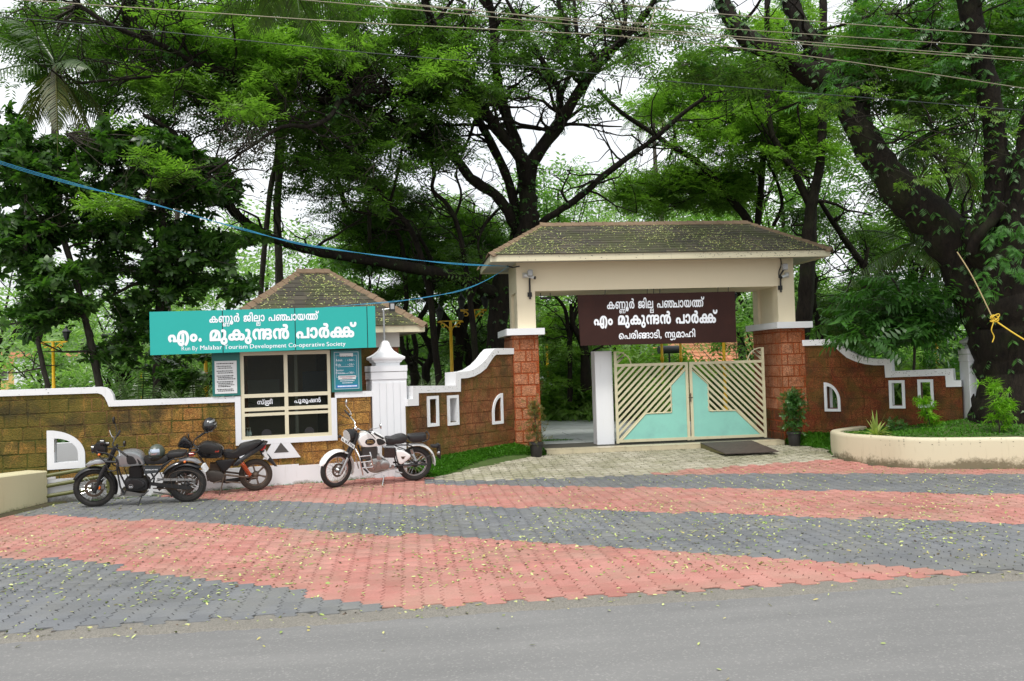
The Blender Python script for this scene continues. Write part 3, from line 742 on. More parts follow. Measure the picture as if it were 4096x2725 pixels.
# ------------------------------------------------------------------ hipped shingle roofs
def hip_roof(root, a, b, c, d, ze, ra, rb2, ry, zr, rows, tabw, nmax, seed, off=.05, sides=('front', 'left', 'right')):
    """eave rectangle x a..b, y c..d at ze; ridge ra..rb2 at y=ry, z=zr"""
    E = {'front': ((a, c), (b, c), (ra, ry), (rb2, ry)), 'left': ((a, d), (a, c), (ra, ry), (ra, ry)), 'right': ((b, c), (b, d), (rb2, ry), (rb2, ry)), 'back': ((b, d), (a, d), (rb2, ry), (ra, ry))}
    mb = MB()
    for k in E:
        p, q, r, t = E[k]
        if k in ('left', 'right'): mb.add([(*p, ze), (*q, ze), (*r, zr)], [(0, 1, 2)])
        else: mb.add([(*p, ze), (*q, ze), (*t, zr), (*r, zr)], [(0, 1, 2, 3)])
    mb.build('roof_deck', M_SHIN, root)
    rs = random.Random(seed); cnt = 0; restm = MB(); planes = {}
    for k in sides:
        p, q, r, t = [Vector((*v, 0)) for v in E[k]]
        p.z = q.z = ze; r.z = t.z = zr
        nrm = (q-p).cross(r-p).normalized()
        if nrm.z < 0: nrm = -nrm
        planes[k] = (p, q, r, t, nrm)
        for i in range(rows):
            t0, t1 = i/rows-.012, (i+1)/rows+.006
            A0, B0 = p.lerp(r, max(0, t0)), q.lerp(t, max(0, t0)); A1, B1_ = p.lerp(r, t1), q.lerp(t, t1)
            if i == 0: A0 -= (r-p).normalized()*off*.3; B0 -= (t-q).normalized()*off*.3
            L0 = (B0-A0).length; ux = (q-p).normalized(); s = -rs.uniform(0, tabw)
            a1 = (A1-A0).dot(ux); b1 = (B1_-A0).dot(ux); up = (A1-A0)-ux*a1
            while s < L0:
                w_ = tabw*rs.uniform(.6, 1.3); x0, x1 = max(0, s)+.002, min(L0, s+w_)-.002; s += w_
                if x1-x0 < .02: continue
                y0, y1 = max(x0, a1), min(x1, b1)
                if y1-y0 < .004: y0 = y1 = min(max((x0+x1)/2, a1), b1); y1 += .004
                h = .010+rs.uniform(0, .006); j = up*rs.uniform(-.02, .02)
                bl = [A0+ux*x0+nrm*h+j, A0+ux*x1+nrm*h+j, A0+ux*y1+up+nrm*.003, A0+ux*y0+up+nrm*.003, A0+ux*x0-nrm*.002+j, A0+ux*x1-nrm*.002+j]
                fs = [(0, 1, 2, 3), (4, 5, 1, 0), (0, 3, 4), (1, 5, 2)]
                if cnt < nmax and k == 'front' or (cnt < nmax and k != 'front'): 
                    m_ = MB(); m_.add(bl, fs); m_.build('shingle', M_SHIN, root); cnt += 1
                else: restm.add(bl, fs)
    if restm.v: tag(restm.build('upper_shingles', M_SHIN, root), kind='stuff')
    def caps(P, Q, w_=.115, step=.19):
        P, Q = Vector(P), Vector(Q); n = int((Q-P).length/step); d_ = (Q-P).normalized(); side = d_.cross(Vector((0, 0, 1))).normalized(); up = side.cross(d_)
        for i in range(n+1):
            A_, B_ = P+d_*(i*step-.02), P+d_*((i+1)*step); h0, h1 = .045, .028; dr = .052
            if i == n: B_ = Q+d_*.01
            j = rs.uniform(-.004, .006)
            vs = [A_-side*w_-up*dr+up*j, A_+up*(h0+j), A_+side*w_-up*dr+up*j, B_-side*w_-up*(dr+.01), B_+up*h1, B_+side*w_-up*(dr+.01)]
            vs += [v-up*.022 for v in vs]
            m_ = MB(); m_.add(vs, [(0, 1, 4, 3), (1, 2, 5, 4), (6, 7, 1, 0), (7, 8, 2, 1), (9, 10, 4, 3), (10, 11, 5, 4), (0, 3, 9, 6), (2, 5, 11, 8)]); m_.build('ridge_tile', M_RIDGE, root)
    caps((a, c, ze+.01), (ra, ry, zr)); caps((b, c, ze+.01), (rb2, ry, zr)); caps((ra-.04, ry, zr+.012), (rb2+.04, ry, zr+.012))
    caps((a, d, ze+.01), (ra, ry, zr)); caps((b, d, ze+.01), (rb2, ry, zr))
    return planes
def roof_litter(root, planes, n, seed, name, k='front', low=1.0):
    rs = random.Random(seed); p, q, r, t, nrm = planes[k]; P2, R2_, S2_ = [], [], []
    tilt = math.atan2(math.hypot(nrm.x, nrm.y), nrm.z)
    for i in range(n):
        v = rs.random()**low; u_ = rs.random()
        if math.sin(u_*9+v*4)+math.sin(u_*23-v*7)*.6+rs.uniform(-1.5, 1) < -.6: continue
        A_, B_ = p.lerp(r, v), q.lerp(t, v); c_ = A_.lerp(B_, u_)+nrm*.018
        P2.append(c_); R2_.append((tilt+rs.gauss(0, .25), rs.gauss(0, .25), rs.gauss(0, .5) if k != 'front' else 0)); s_ = rs.uniform(.025, .048); S2_.append((s_*rs.uniform(.5, 1.2), s_*rs.uniform(.5, 1.2), s_))
    o = scatter(name, lt, lf, P2, R2_, S2_, M_FALLEN, root); o['kind'] = 'stuff'
kp = hip_roof(KO, -1.66, 2.46, .38, 3.9, 3.09, .085, .69, 1.95, 4.36, 13, .26, 230, 4)
roof_litter(KO, kp, 1500, 4, 'roof_litter')
mb = MB()
mb.box(-1.64, 2.44, .40, .43, 2.945, 3.085); mb.box(-1.64, 2.44, 3.85, 3.88, 2.945, 3.085); mb.box(-1.64, -1.61, .43, 3.85, 2.945, 3.085); mb.box(2.41, 2.44, .43, 3.85, 2.945, 3.085)
mb.build('fascia', M_BEIGE2, KO)
mb = MB(); mb.box(-1.61, 2.41, .43, 3.85, 2.97, 3.0); mb.build('soffit', M_KIOSKW, KO)

# teal signboard
SG = empty('signboard', FA.w(0, 0, 0, 0), FA.a, 'long bright teal signboard with white lettering above the ticket window', 'sign')
jt = [FA.hit(u, 760, -.34)[0] for u in (512.5, 679.5, 845.6)]
def sz(s, top): return (3.353+(s+2.79)*.0185) if top else (2.573+(s+2.79)*.0125)
edges = [-2.79]+jt+[1.29]
mb = MB(); mb.prism([(-2.785, sz(-2.785, 0)+.005), (1.285, sz(1.285, 0)+.005), (1.285, sz(1.285, 1)-.005), (-2.785, sz(-2.785, 1)-.005)], -.325, -.22); mb.build('backing_frame', M_BLACK, SG)
for a, b in zip(edges, edges[1:]):
    a2, b2 = a+.008*(a > -2.7), b-.008*(b < 1.28)
    m_ = MB(); m_.prism([(a2, sz(a2, 0)), (b2, sz(b2, 0)), (b2, sz(b2, 1)), (a2, sz(a2, 1))], -.345, -.326); m_.build('panel', M_TEAL, SG)
mb = MB()
for s_ in (-1.1, .9): mb.box(s_, s_+.04, -.22, .05, 2.7, 2.74)
mb.build('bracket', M_STEEL, SG)

# ------------------------------------------------------------------ lettering
_gl = {}
def _poly_area(P): return sum(P[i-1][0]*P[i][1]-P[i][0]*P[i-1][1] for i in range(len(P)))/2
def glyph(ch, bold):
    key = (ch, bold)
    if key in _gl: return _gl[key]
    c = bpy.data.curves.new('t', 'FONT'); c.body = ch; c.size = 1; c.resolution_u = 3
    o = bpy.data.objects.new('t', c); COL.objects.link(o); bpy.context.view_layer.update()
    dg = bpy.context.evaluated_depsgraph_get(); cu = o.to_curve(dg); polys = []
    for sp in cu.splines:
        bp = list(sp.bezier_points); P = []
        for i in range(len(bp)):
            a, b = bp[i], bp[(i+1) % len(bp)]
            straight = (a.handle_right-a.co).length < 1e-5 and (b.handle_left-b.co).length < 1e-5
            for k in range(1 if straight else 4):
                t = k/4; q = a.co*(1-t)**3+a.handle_right*3*t*(1-t)**2+b.handle_left*3*t*t*(1-t)+b.co*t**3; P.append((q.x, q.y))
        if len(P) > 2: polys.append(P)
    bpy.data.objects.remove(o)
    if not polys: _gl[key] = ([], .3); return _gl[key]
    ys_ = [q[1] for P in polys for q in P]; lo, hi = min(ys_)-bold, max(ys_)+bold; h = 1/52; nr = int((hi-lo)/h)+1; rows = []
    for j in range(nr):                                   # non-zero winding scan, one row at a time
        y = lo+(j+.5)*h; X = []
        for P in polys:
            for i in range(len(P)):
                (xa, ya), (xb, yb) = P[i-1], P[i]
                if (ya <= y) != (yb <= y): X.append((xa+(xb-xa)*(y-ya)/(yb-ya), 1 if yb > ya else -1))
        X.sort(); w_ = 0; sp = []
        for x, d in X:
            if w_ == 0: x0 = x
            w_ += d
            if w_ == 0: sp.append((x0, x))
        rows.append(sp)
    K = int(bold/h); vs, fs = [], []
    for j in range(nr):
        sp = []
        for k in range(-K, K+1):
            if 0 <= j+k < nr: e = math.sqrt(max(0, bold*bold-(k*h)**2)); sp += [(a-e, b+e) for a, b in rows[j+k]]
        sp.sort(); mg = []
        for a, b in sp:
            if mg and a <= mg[-1][1]: mg[-1][1] = max(mg[-1][1], b)
            else: mg.append([a, b])
        y = lo+j*h
        for a, b in mg: n_ = len(vs); vs += [(a, y, 0), (b, y, 0), (b, y+h, 0), (a, y+h, 0)]; fs.append((n_, n_+1, n_+2, n_+3))
    _gl[key] = ([(vs, fs)], max(q[0] for P in polys for q in P)+bold); return _gl[key]
CON = {'ണ്ണ': [('ണ', 0, 0, 1), ('ണ', .52, -.40, .6)], 'ല്ല': [('ല', 0, 0, 1), ('ല', .34, -.42, .62)], 'ഞ്ച': [('ഞ', 0, 0, 1), ('ച', 1.2, 0, 1)],
       'ത്ത': [('ത', 0, 0, 1), ('ത', .55, 0, 1)], 'ക്ക': [('ക', 0, 0, 1), ('ക', .58, 0, 1)], 'ന്ദ': [('ന', 0, 0, 1), ('ദ', .62, 0, 1)], 'ങ്ങ': [('ങ', 0, 0, 1), ('ങ', .52, 0, 1)]}
def ml(tokens, bold=.012, sp=.05):
    out = []; x = 0; k = 0
    def put(ch, x, y, s):
        nonlocal k
        gs, xm = glyph(ch, bold)
        for vs, fs in gs:
            k += 1; out.append(([(x+v[0]*s, y+v[1]*s, .0006*(k % 7)) for v in vs], fs))
        return x+xm*s
    for t in tokens:
        if t == ' ': x += .42; continue
        if t in CON: x = max(put(c, x+dx, dy, s) for c, dx, dy, s in CON[t])+sp; continue
        if t == 'ന്യ':
            x2 = put('ന', x, 0, 1); P = smooth_path([(x2+.10, .55), (x2+.12, .2), (x2+.22, -.02), (x2+.16, -.2), (x2-.05, -.22), (x2-.16, -.14)], 5); out.append(stroke(P, .045+bold)); x = x2+.22; continue
        if t == 'ത്ര':
            P = smooth_path([(x+.2, .58), (x+.05, .45), (x, .2), (x+.05, -.06), (x+.25, -.2), (x+.6, -.2), (x+.7, -.12)], 5); out.append(stroke(P, .045+bold)); x = put('ത', x+.14, 0, 1)+sp; continue
        x = put(t, x, 0, 1)+sp
    return out, x-sp
def stroke(P, r):
    vs, fs = [], []
    for i, p in enumerate(P):
        a, b = P[max(i-1, 0)], P[min(i+1, len(P)-1)]; dx, dy = b[0]-a[0], b[1]-a[1]; l = math.hypot(dx, dy) or 1
        vs += [(p[0]-dy/l*r, p[1]+dx/l*r, .003), (p[0]+dy/l*r, p[1]-dx/l*r, .003)]
        if i: fs.append((2*i-2, 2*i-1, 2*i+1, 2*i))
    return vs, fs
def place_text(name, shapes, width, x0, z0, x1, z1, h, y, mat, root, shear=0):
    """shapes in unit em, baseline from (x0,z0) to (x1,z1) on plane local y; h = em height scale"""
    mb = MB(); ux = (x1-x0)/width; uz = (z1-z0)/width
    for vs, fs in shapes: mb.add([(x0+v[0]*ux, y-v[2], z0+v[0]*uz+v[1]*h) for v in vs], fs)
    me = bpy.data.meshes.new(name); me.from_pydata(mb.v, [], mb.f); me.materials.append(mat); me.update(); return link(name, me, root)
def latin(s, bold=.008):
    out = []; x = 0
    for ch in s:
        if ch == ' ': x += .26; continue
        gs, xm = glyph(ch, bold); 
        for vs, fs in gs: out.append(([(x+v[0], v[1], 0) for v in vs], fs))
        x += xm+.055
    return out, x-.055
L1 = ['ക', 'ണ്ണ', 'ൂ', 'ർ', ' ', 'ജ', 'ി', 'ല്ല', 'ാ', ' ', 'പ', 'ഞ്ച', 'ാ', 'യ', 'ത്ത', '്']
L1b = ['ക', 'ണ്ണ', 'ൂ', 'ർ', ' ', 'ജ', 'ി', 'ല്ല', ' ', 'പ', 'ഞ്ച', 'ാ', 'യ', 'ത്ത', '്']
L2 = ['എ', 'ം', '.', ' ', 'മ', 'ു', 'ക', 'ു', 'ന്ദ', 'ൻ', ' ', 'പ', 'ാ', 'ർ', 'ക്ക', '്']
L2b = ['എ', 'ം', ' ', 'മ', 'ു', 'ക', 'ു', 'ന്ദ', 'ൻ', ' ', 'പ', 'ാ', 'ർ', 'ക്ക', '്']
L3b = ['െ', 'പ', 'ര', 'ി', 'ങ്ങ', 'ാ', 'ട', 'ി', ',', ' ', 'ന്യ', 'ു', 'മ', 'ാ', 'ഹ', 'ി']
zs = lambda x, y: (322.2+x*.2393, 690.5+y*.2393)
def on_sign(fr, n, toks, p, q, xh, bold, mat, root, name, lat=False):
    sh, w_ = latin(toks, bold) if lat else ml(toks, bold)
    s0, z0 = fr.hit(*p, n); s1, z1 = fr.hit(*q, n)
    return place_text(name, sh, w_, s0, z0, s1, z1, xh, n, mat, root)
yS = -.347
on_sign(FA, yS, L1, zs(667, 218), zs(1722, 188), .20, .028, M_SIGNW, SG, 'lettering')
on_sign(FA, yS, L2, zs(272, 402), zs(2085, 350), .325, .045, M_SIGNW, SG, 'lettering')
on_sign(FA, yS, 'Run By', zs(397, 487), zs(556, 482), .105, .002, M_SIGNW, SG, 'lettering', True)
on_sign(FA, yS, 'Malabar Tourism Development Co-operative Society', zs(575, 481), zs(1978, 440), .115, .014, M_SIGNW, SG, 'lettering', True)
z5 = lambda x, y: (460.4+x*.1761, 794.1+y*.1761)
yR = -.0745
for t, p, q, h_, b_ in (('Ticket Rate', (1815, 163), (1975, 160), .047, .004), ):
    on_sign(FA, yR, t, z5(*p), z5(*q), h_, b_, M_INK, rbd, 'rate_lettering', True)
for t, p, q, h_ in (('Adult', (1772, 214), (1862, 213), .056), (':', (1903, 212), (1907, 212), .056), ('50/-', (1945, 211), (2020, 210), .056), ('Kids', (1773, 274), (1842, 272), .056), (':', (1903, 270), (1907, 270), .056), ('25/-', (1947, 269), (2020, 268), .056),
                    ('Senior', (1773, 345), (1880, 343), .054), ('Citizen', (1773, 380), (1890, 378), .054), (':', (1906, 377), (1910, 377), .054), ('30/-', (1950, 376), (2024, 375), .056), ('₹', (1928, 211), (1938, 211), .036), ('₹', (1930, 269), (1940, 269), .036), ('₹', (1932, 376), (1942, 376), .036)):
    on_sign(FA, yR+.004, t, z5(*p), z5(*q), h_, .006, M_SIGNW, rbd, 'rate_lettering', True)
for toks, p, q in ((['സ', '്', 'ത്ര', 'ീ'], (748, 778), (948, 770)), (['പ', 'ു', 'ര', 'ു', 'ഷ', 'ൻ'], (1232, 757), (1578, 745))):
    on_sign(FA, .017, toks, z5(*p), z5(*q), .115, .022, M_SIGNW, KO, 'window_lettering')

# sanitiser bottle behind the glass
for k, (s_, lb) in enumerate(((-1.125, 'clear pump bottle at the far left corner of the ticket window sill'), (-1.075, 'pale blue sanitiser pump bottle second from the left on the ticket window sill'))):
    t = empty('pump_bottle', FA.o+FA.d*s_+FA.n*.09+Vector((0, 0, .962)), FA.a, lb, 'bottle', 'pump bottles in the ticket window')
    MB().lathe([(.03, 0), (.032, .02), (.032, .11), (.012, .14), (.012, .155)], 12).build('bottle_body', simple('pale_bottle', (.45, .55, .66), .3), t, True)
    MB().lathe([(.012, .155), (.006, .16), (.006, .19), (.016, .192), (.016, .20)], 8).tube([(0, 0, .196), (-.04, -.01, .196)], .005, 6).build('pump', M_WPAINT, t, True)

# ------------------------------------------------------------------ white fluted pillars
def pillar(loc, a, label, hw=.345, pole=True):
    t = empty('wall_pillar', loc, a, label, 'pillar', 'white fluted pillars ending the wing walls')
    mb = MB(); mb.box(-hw, hw, -hw, hw, -.1, 1.99); mb.build('shaft', M_WHITE, t)
    mb = MB()
    for k in range(5):
        x0 = -hw+.0+(2*hw)*(k+.0)/5
        mb.box(x0+.012, x0+2*hw/5-.004, -hw-.012, -hw, .05, 1.93)
    mb.build('flute_board', M_WHITE, t)
    mb = MB(); mb.box(-hw-.012, hw+.012, -hw-.014, hw+.012, 1.995, 2.14); mb.box(-hw-.02, hw+.02, -hw-.022, hw+.02, 2.15, 2.265); mb.build('band', M_WHITE, t)
    k = hw/.345
    MB().sqlathe([(.24*k, 2.265), (.24*k, 2.32), (.27*k, 2.33), (.29*k, 2.37), (.33*k, 2.395), (.335*k, 2.425), (.33*k, 2.44), (.22*k, 2.50), (.14*k, 2.57), (.095*k, 2.65), (.075*k, 2.72), (.04*k, 2.77)]).build('finial', M_COPE, t)
    return t
pillar(FA.w(1.588, .30, 0, 0), FA.a, 'white fluted pillar with pointed finial and a floodlight pole, behind the white motorcycle')
pillar(FE.w(3.53, .12, 0, 0), -FA.a*1.4, 'white fluted pillar half hidden by the huge tree trunk at the right', .30)
t = empty('floodlight_pole', FA.w(1.575, .30, 2.76), FA.a, 'thin grey pole carrying a small black floodlight on the pillar finial', 'floodlight')
MB().tube([(0, 0, -.02), (0, 0, .12)], .03, 10).tube([(0, 0, .1), (0, 0, .66)], .021, 10).build('pole', M_STEEL, t, True)
MB().tube([(-.03, 0, .64), (.14, -.03, .66)], .012, 6).build('bracket', M_STEEL, t, True)
m_ = MB(); m_.box(.11, .22, -.08, -.02, .60, .78, .006).build('housing', M_BLACK, t)
MB().box(.128, .202, -.087, -.0805, .645, .755).build('lamp_glass', M_LGLASS, t)

# ------------------------------------------------------------------ wing walls
def wing(fr, lab, mats, joint, flip, seed):
    W = empty('boundary_wall', fr.o, fr.a, lab, 'wall'); Ln = 3.03
    P = [(-.16, 1.45), (-.02, 1.45), (.145, 1.45), (.15, 1.70), (1.375, 1.675), (1.385, 1.95), (1.60, 1.96), (1.80, 1.985), (2.0, 2.05), (2.19, 2.145), (2.40, 2.35), (2.47, 2.41), (2.54, 2.445), (2.62, 2.45), (3.2, 2.45)]
    O = [(-.16, 1.585), (-.02, 1.585), (-.012, 1.84), (.15, 1.84), (1.22, 1.81), (1.23, 2.085), (1.385, 2.09), (1.60, 2.10), (1.77, 2.13), (2.0, 2.225), (2.2, 2.35), (2.36, 2.49), (2.487, 2.572), (2.6, 2.585), (3.2, 2.585)]
    I = [(-.16, 1.45), (.139, 1.445), (.145, 1.69), (.15, 1.695), (1.37, 1.672), (1.38, 1.945), (1.385, 1.95), (1.60, 1.955), (1.80, 1.985), (2.0, 2.05), (2.19, 2.145), (2.40, 2.35), (2.47, 2.41), (2.54, 2.445), (3.2, 2.45)]
    f = (lambda x: x) if not flip else (lambda x: Ln-x)
    def mir(Q): return [(f(s), z) for s, z in (Q if not flip else Q[::-1])]
    zt = lerp_prof(mir(P)) if not flip else (lambda g: (lambda s: g(Ln-s)))(lerp_prof(P))
    H = [(.445, .66, 1.05, 1.56), (1.03, 1.25, 1.05, 1.56)]
    hl = [rect_hole(min(f(a), f(b)), max(f(a), f(b)), lo, hi) for a, b, lo, hi in H]
    aa, bb = sorted((f(2.43), f(2.66)))
    side = -1 if not flip else 1
    hl.append(arc_hole(aa, bb, .985, 1.50, side))
    thick = .22
    mb = MB(); strips(mb, min(f(-.16), f(3.2)), max(f(-.16), f(3.2)), zt, -.1, hl, 0, thick, .03); mb.build('wall_core', joint, W)
    lay_blocks(W, 'laterite_block', mats, min(f(-.1), f(3.15)), max(f(-.1), f(3.15)), .02, 11, zt, hl, 0, .006, .30, joint=.016, seed=seed)
    mb = MB(); band(mb, mir(O), mir(I), -.04, thick+.06); mb.build('coping', M_COPE, W)
    for a, b, lo, hi in ((.392, .713, .995, 1.618), (.975, 1.308, .98, 1.607)):
        mb = MB(); frame_rect(mb, *sorted((f(a), f(b))), lo, hi, .062, -.035, thick+.01); mb.build('window_frame', M_WHITE, W)
    mb = MB(); frame_arc(mb, *sorted((f(2.368), f(2.727))), .908, 1.583, .062, -.035, thick+.01, side); mb.build('arched_opening_frame', M_WHITE, W)
    return W, f
WD, fD = wing(FD, 'curved brown laterite wing wall left of the gate, with two slots and an arched niche', M_LATD, M_LATDJ, False, 5)
mb = MB(); mb.box(.38, .72, .19, .215, 1.0, 1.61); mb.box(.98, 1.30, .19, .215, 1.0, 1.6); mb.box(2.42, 2.70, .19, .215, .95, 1.5); mb.build('niche_back', M_WHITE, WD)
WE, fE = wing(FE, 'curved red laterite wing wall right of the gate, behind the raised planter', M_LATE, M_LATEJ, True, 8)
mb = MB(); mb.box(fE(2.70), fE(2.60), .19, .215, .95, 1.5); mb.build('niche_back', M_WHITE, WE)
# dark lichen spots on the copings and fascias
def spot_stuff(root, pts_fn, n, seed, name='lichen_spots', s=(.010, .024)):
    rs = random.Random(seed); P2, R2_, S2_ = [], [], []
    for i in range(n):
        p, r = pts_fn(rs)
        if p is None: continue
        P2.append(p); R2_.append(r); q = rs.uniform(*s); S2_.append((q*rs.uniform(.6, 1.5), q, q))
    o = scatter(name, lt, lf, P2, R2_, S2_, M_LICH, root); o['kind'] = 'stuff'
cD = lerp_prof([(-.16, 1.52), (-.02, 1.52), (0, 1.77), (1.25, 1.74), (1.32, 2.02), (1.8, 2.06), (2.2, 2.25), (2.5, 2.5), (3.03, 2.52)])
spot_stuff(WD, lambda r: ((lambda s: ((s, -.044, cD(s)+r.uniform(-.05, .06)), (PI/2, 0, 0)))(r.uniform(0, 3.0))) if r.random() < .8 else (None, None), 75, 3)
spot_stuff(WE, lambda r: ((lambda s: ((Ln_(s), -.044, cD(s)+r.uniform(-.05, .06)), (PI/2, 0, 0)))(r.uniform(0, 3.0))), 90, 4) if False else None
spot_stuff(WE, lambda r: ((lambda s: ((3.03-s, -.044, cD(s)+r.uniform(-.05, .06)), (PI/2, 0, 0)))(r.uniform(0, 3.0))), 110, 4)
spot_stuff(WA, lambda r: ((lambda s: ((s, -.039, 1.98+r.uniform(-.04, .04) if s < -3.7 else 1.72+r.uniform(-.04, .04)), (PI/2, 0, 0)))(r.uniform(-6, 1.2))), 26, 5)

# ------------------------------------------------------------------ gateway
GX0, GX1, GY0, GY1 = 2.27, 9.49, 20.13, 22.10
GW = empty('gateway', (5.88, 21.1, 0), 0, 'cream gateway with a hipped shingle roof on two laterite piers', 'gateway')
GW.location = (0, 0, 0)
rg = random.Random(12)
for k, (x0, x1) in enumerate(((2.41, 3.0), (8.76, 9.35))):
    y0, y1 = 20.27, 21.96
    pr = MB().box(x0, x1, y0, y1, -.05, 2.875).build('pier', M_LATPJ, GW)
    z = .17; r = 0
    while z < 2.8:
        h = .262
        for (A_, B_, fx) in ((x0, x1, 'f'), (y0, y1, 's')):
            s = A_; odd = r % 2
            ws = [.16, .36, .16] if odd else [.30, .14, .32]
            if fx == 's': ws = [.3, .16, .4, .16, .34, .14, .4] if odd else [.16, .4, .16, .36, .3, .2, .3]
            i = 0
            while s < B_-.04 and i < len(ws):
                w_ = min(ws[i]*rg.uniform(.9, 1.1), B_-s); a_, b_ = s+.014, s+w_-.014; s += w_; i += 1
                if b_-a_ < .05: continue
                lo, hi = z+.014, min(z+h-.014, 2.865)
                m_ = MB(); d_ = rg.uniform(.003, .012)
                if fx == 'f': m_.box(a_, b_, y0-d_, y0+.02, lo, hi, .008)
                else:
                    xf = x0 if True else x1
                    m_.box(x0-d_, x0+.02, a_, b_, lo, hi, .008)
                m_.v = [(x+rg.gauss(0, .003), y+rg.gauss(0, .002), zz+rg.gauss(0, .003)) for x, y, zz in m_.v]
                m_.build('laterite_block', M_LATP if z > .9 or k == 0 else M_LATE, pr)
        z += h; r += 1
    cx0, cx1 = (2.263, 3.132) if k == 0 else (8.623, 9.495)
    MB().box(cx0, cx1, 20.13, 22.10, 2.875, 3.023).build('pier_cap', M_WHITE, GW)
    a_, b_ = (2.548, 2.965) if k == 0 else (8.75, 9.167)
    mb = MB(); mb.box(a_, b_, 20.343, 20.66, 3.023, 4.55); mb.box(a_, b_, 21.56, 21.88, 3.023, 4.55)
    mb.box(a_+.07, b_-.07, 20.66, 21.56, 3.023, 3.877); mb.build('column', M_BEIGE, GW)
mb = MB(); mb.box(2.965, 8.75, 20.346, 21.88, 3.877, 4.56); mb.box(2.548, 2.965, 20.66, 21.56, 3.877, 4.56); mb.box(8.75, 9.167, 20.66, 21.56, 3.877, 4.56)
mb.build('beam', M_BEIGE, GW)
ex0, ex1, ey0, ey1 = 1.904, 9.812, 19.755, 22.44
mb = MB(); mb.box(ex0, ex1, ey0, ey0+.03, 4.499, 4.648); mb.box(ex0, ex1, ey1-.03, ey1, 4.499, 4.648); mb.box(ex0, ex0+.03, ey0+.03, ey1-.03, 4.499, 4.648); mb.box(ex1-.03, ex1, ey0+.03, ey1-.03, 4.499, 4.648)
mb.build('fascia', M_BEIGE2, GW)
mb = MB(); mb.box(ex0+.03, ex1-.03, ey0+.03, ey1-.03, 4.535, 4.57); mb.build('soffit', M_KIOSKW, GW)
gp = hip_roof(GW, ex0-.02, ex1+.02, ey0-.02, ey1+.02, 4.655, 3.30, 8.34, 21.1, 5.52, 12, .30, 230, 6)
roof_litter(GW, gp, 3800, 7, 'roof_litter', low=1.15)
spot_stuff(GW, lambda r: ((r.uniform(2.4, 9.7) if r.random() < .4 else r.uniform(6.6, 9.5), ey0-.004, r.uniform(4.52, 4.64)), (PI/2, 0, r.uniform(-.2, .2))), 130, 9, s=(.012, .03))
# lamps and cameras on the gateway
def gate_lamp(x, z, label, tilt):
    t = empty('gate_lamp', (x, 20.34, z), 0, label, 'lamp', 'small lamps fixed on the gateway beam')
    MB().box(-.05, .05, -.03, 0, -.30, -.20).build('wall_plate', M_MATTE, t)
    MB().tube([(0, -.05, -.36), (0, -.05, .05), (tilt*.05, -.12, .16)], .022, 8).build('arm', M_MATTE, t, True)
    MB().box(-.06+tilt*.06, .06+tilt*.06, -.24, -.10, .15, .30, .02).build('lamp_head', M_LGLASS, t)
def cctv(x, z, label, d):
    t = empty('security_camera', (x, 20.34, z), 0, label, 'camera', 'white security cameras on the gateway')
    MB().box(-.05, .05, -.04, 0, -.06, .06).build('mount', M_KIOSKW, t)
    MB().tube([(0, -.05, 0), (d*.20, -.16, -.07)], .035, 10).build('camera_body', M_PAPER, t, True)
    MB().tube([(d*.20, -.16, -.07), (d*.225, -.174, -.078)], .037, 10).build('lens_hood', M_BLACK, t, True)
p = at(1219, 655, 20.3); gate_lamp(p.x, p.z+.02, 'small pale lamp on a dark arm at the left end of the gateway beam', 0)
p = at(1208, 634, 20.3); cctv(p.x, p.z, 'white security camera at the left end of the gateway beam', 1)
p = at(1796, 640, 20.3); gate_lamp(p.x, p.z+.02, 'small pale lamp on a dark arm at the right end of the gateway beam', 1)
p = at(1812, 633, 20.3); cctv(p.x, p.z, 'white security camera at the right end of the gateway beam', -1)
p0 = at(1794, 592, 20.3); MB().tube(smooth_path([at(1791, 591, 20.32), at(1797, 597, 20.32), at(1798, 612, 20.32), at(1793, 624, 20.32), at(1793, 640, 20.32)], 5), .012, 6).build('beam_cable', M_MATTE, GW, True)

# brown hanging sign
BS = empty('hanging_sign', (5.83, 20.36, 3.17), 0, 'dark brown hanging sign with white lettering under the gateway beam', 'sign')
BS.location = (0, 0, 0)
Q = [(3.985, 2.60), (7.70, 2.582), (7.70, 3.775), (3.945, 3.765)]
MB().prism(Q, 20.33, 20.39).build('board', M_BROWN, BS)
mb = MB()
for x in (4.6, 5.6, 5.75, 5.9, 7.3, 7.55): mb.tube([(x, 20.36, 3.76), (x+.01, 20.36, 3.90)], .008, 5)
tag(mb.build('hooks', M_MATTE, BS), kind='stuff')
zb_ = lambda x, y: (1294.7+x*.1831, 656+y*.1831)
class GFr:
    @staticmethod
    def hit(u, v, n): q = at(u, v, n); return q.x, q.z
for toks, p, q, h_, b_ in ((L1b, (560, 300), (1785, 272), .28, .024), (L2b, (397, 503), (1952, 468), .345, .04), (L3b, (708, 680), (1670, 652), .225, .022)):
    on_sign(GFr, 20.326, toks, zb_(*p), zb_(*q), h_, b_, M_SIGNW, BS, 'lettering')
# small box fixed under the beam
t = empty('ceiling_box', at(1256, 684, 20.9), 0, 'small black box fixed under the gateway beam left of the brown sign', 'junction box')
MB().box(-.13, .13, -.05, .05, -.05, 0, .006).build('box', M_MATTE, t); mb = MB(); mb.tube([(-.12, 0, 0), (-.12, 0, .14)], .008, 5); mb.tube([(.11, 0, 0), (.11, 0, .14)], .008, 5); mb.build('hanger', M_MATTE, t)

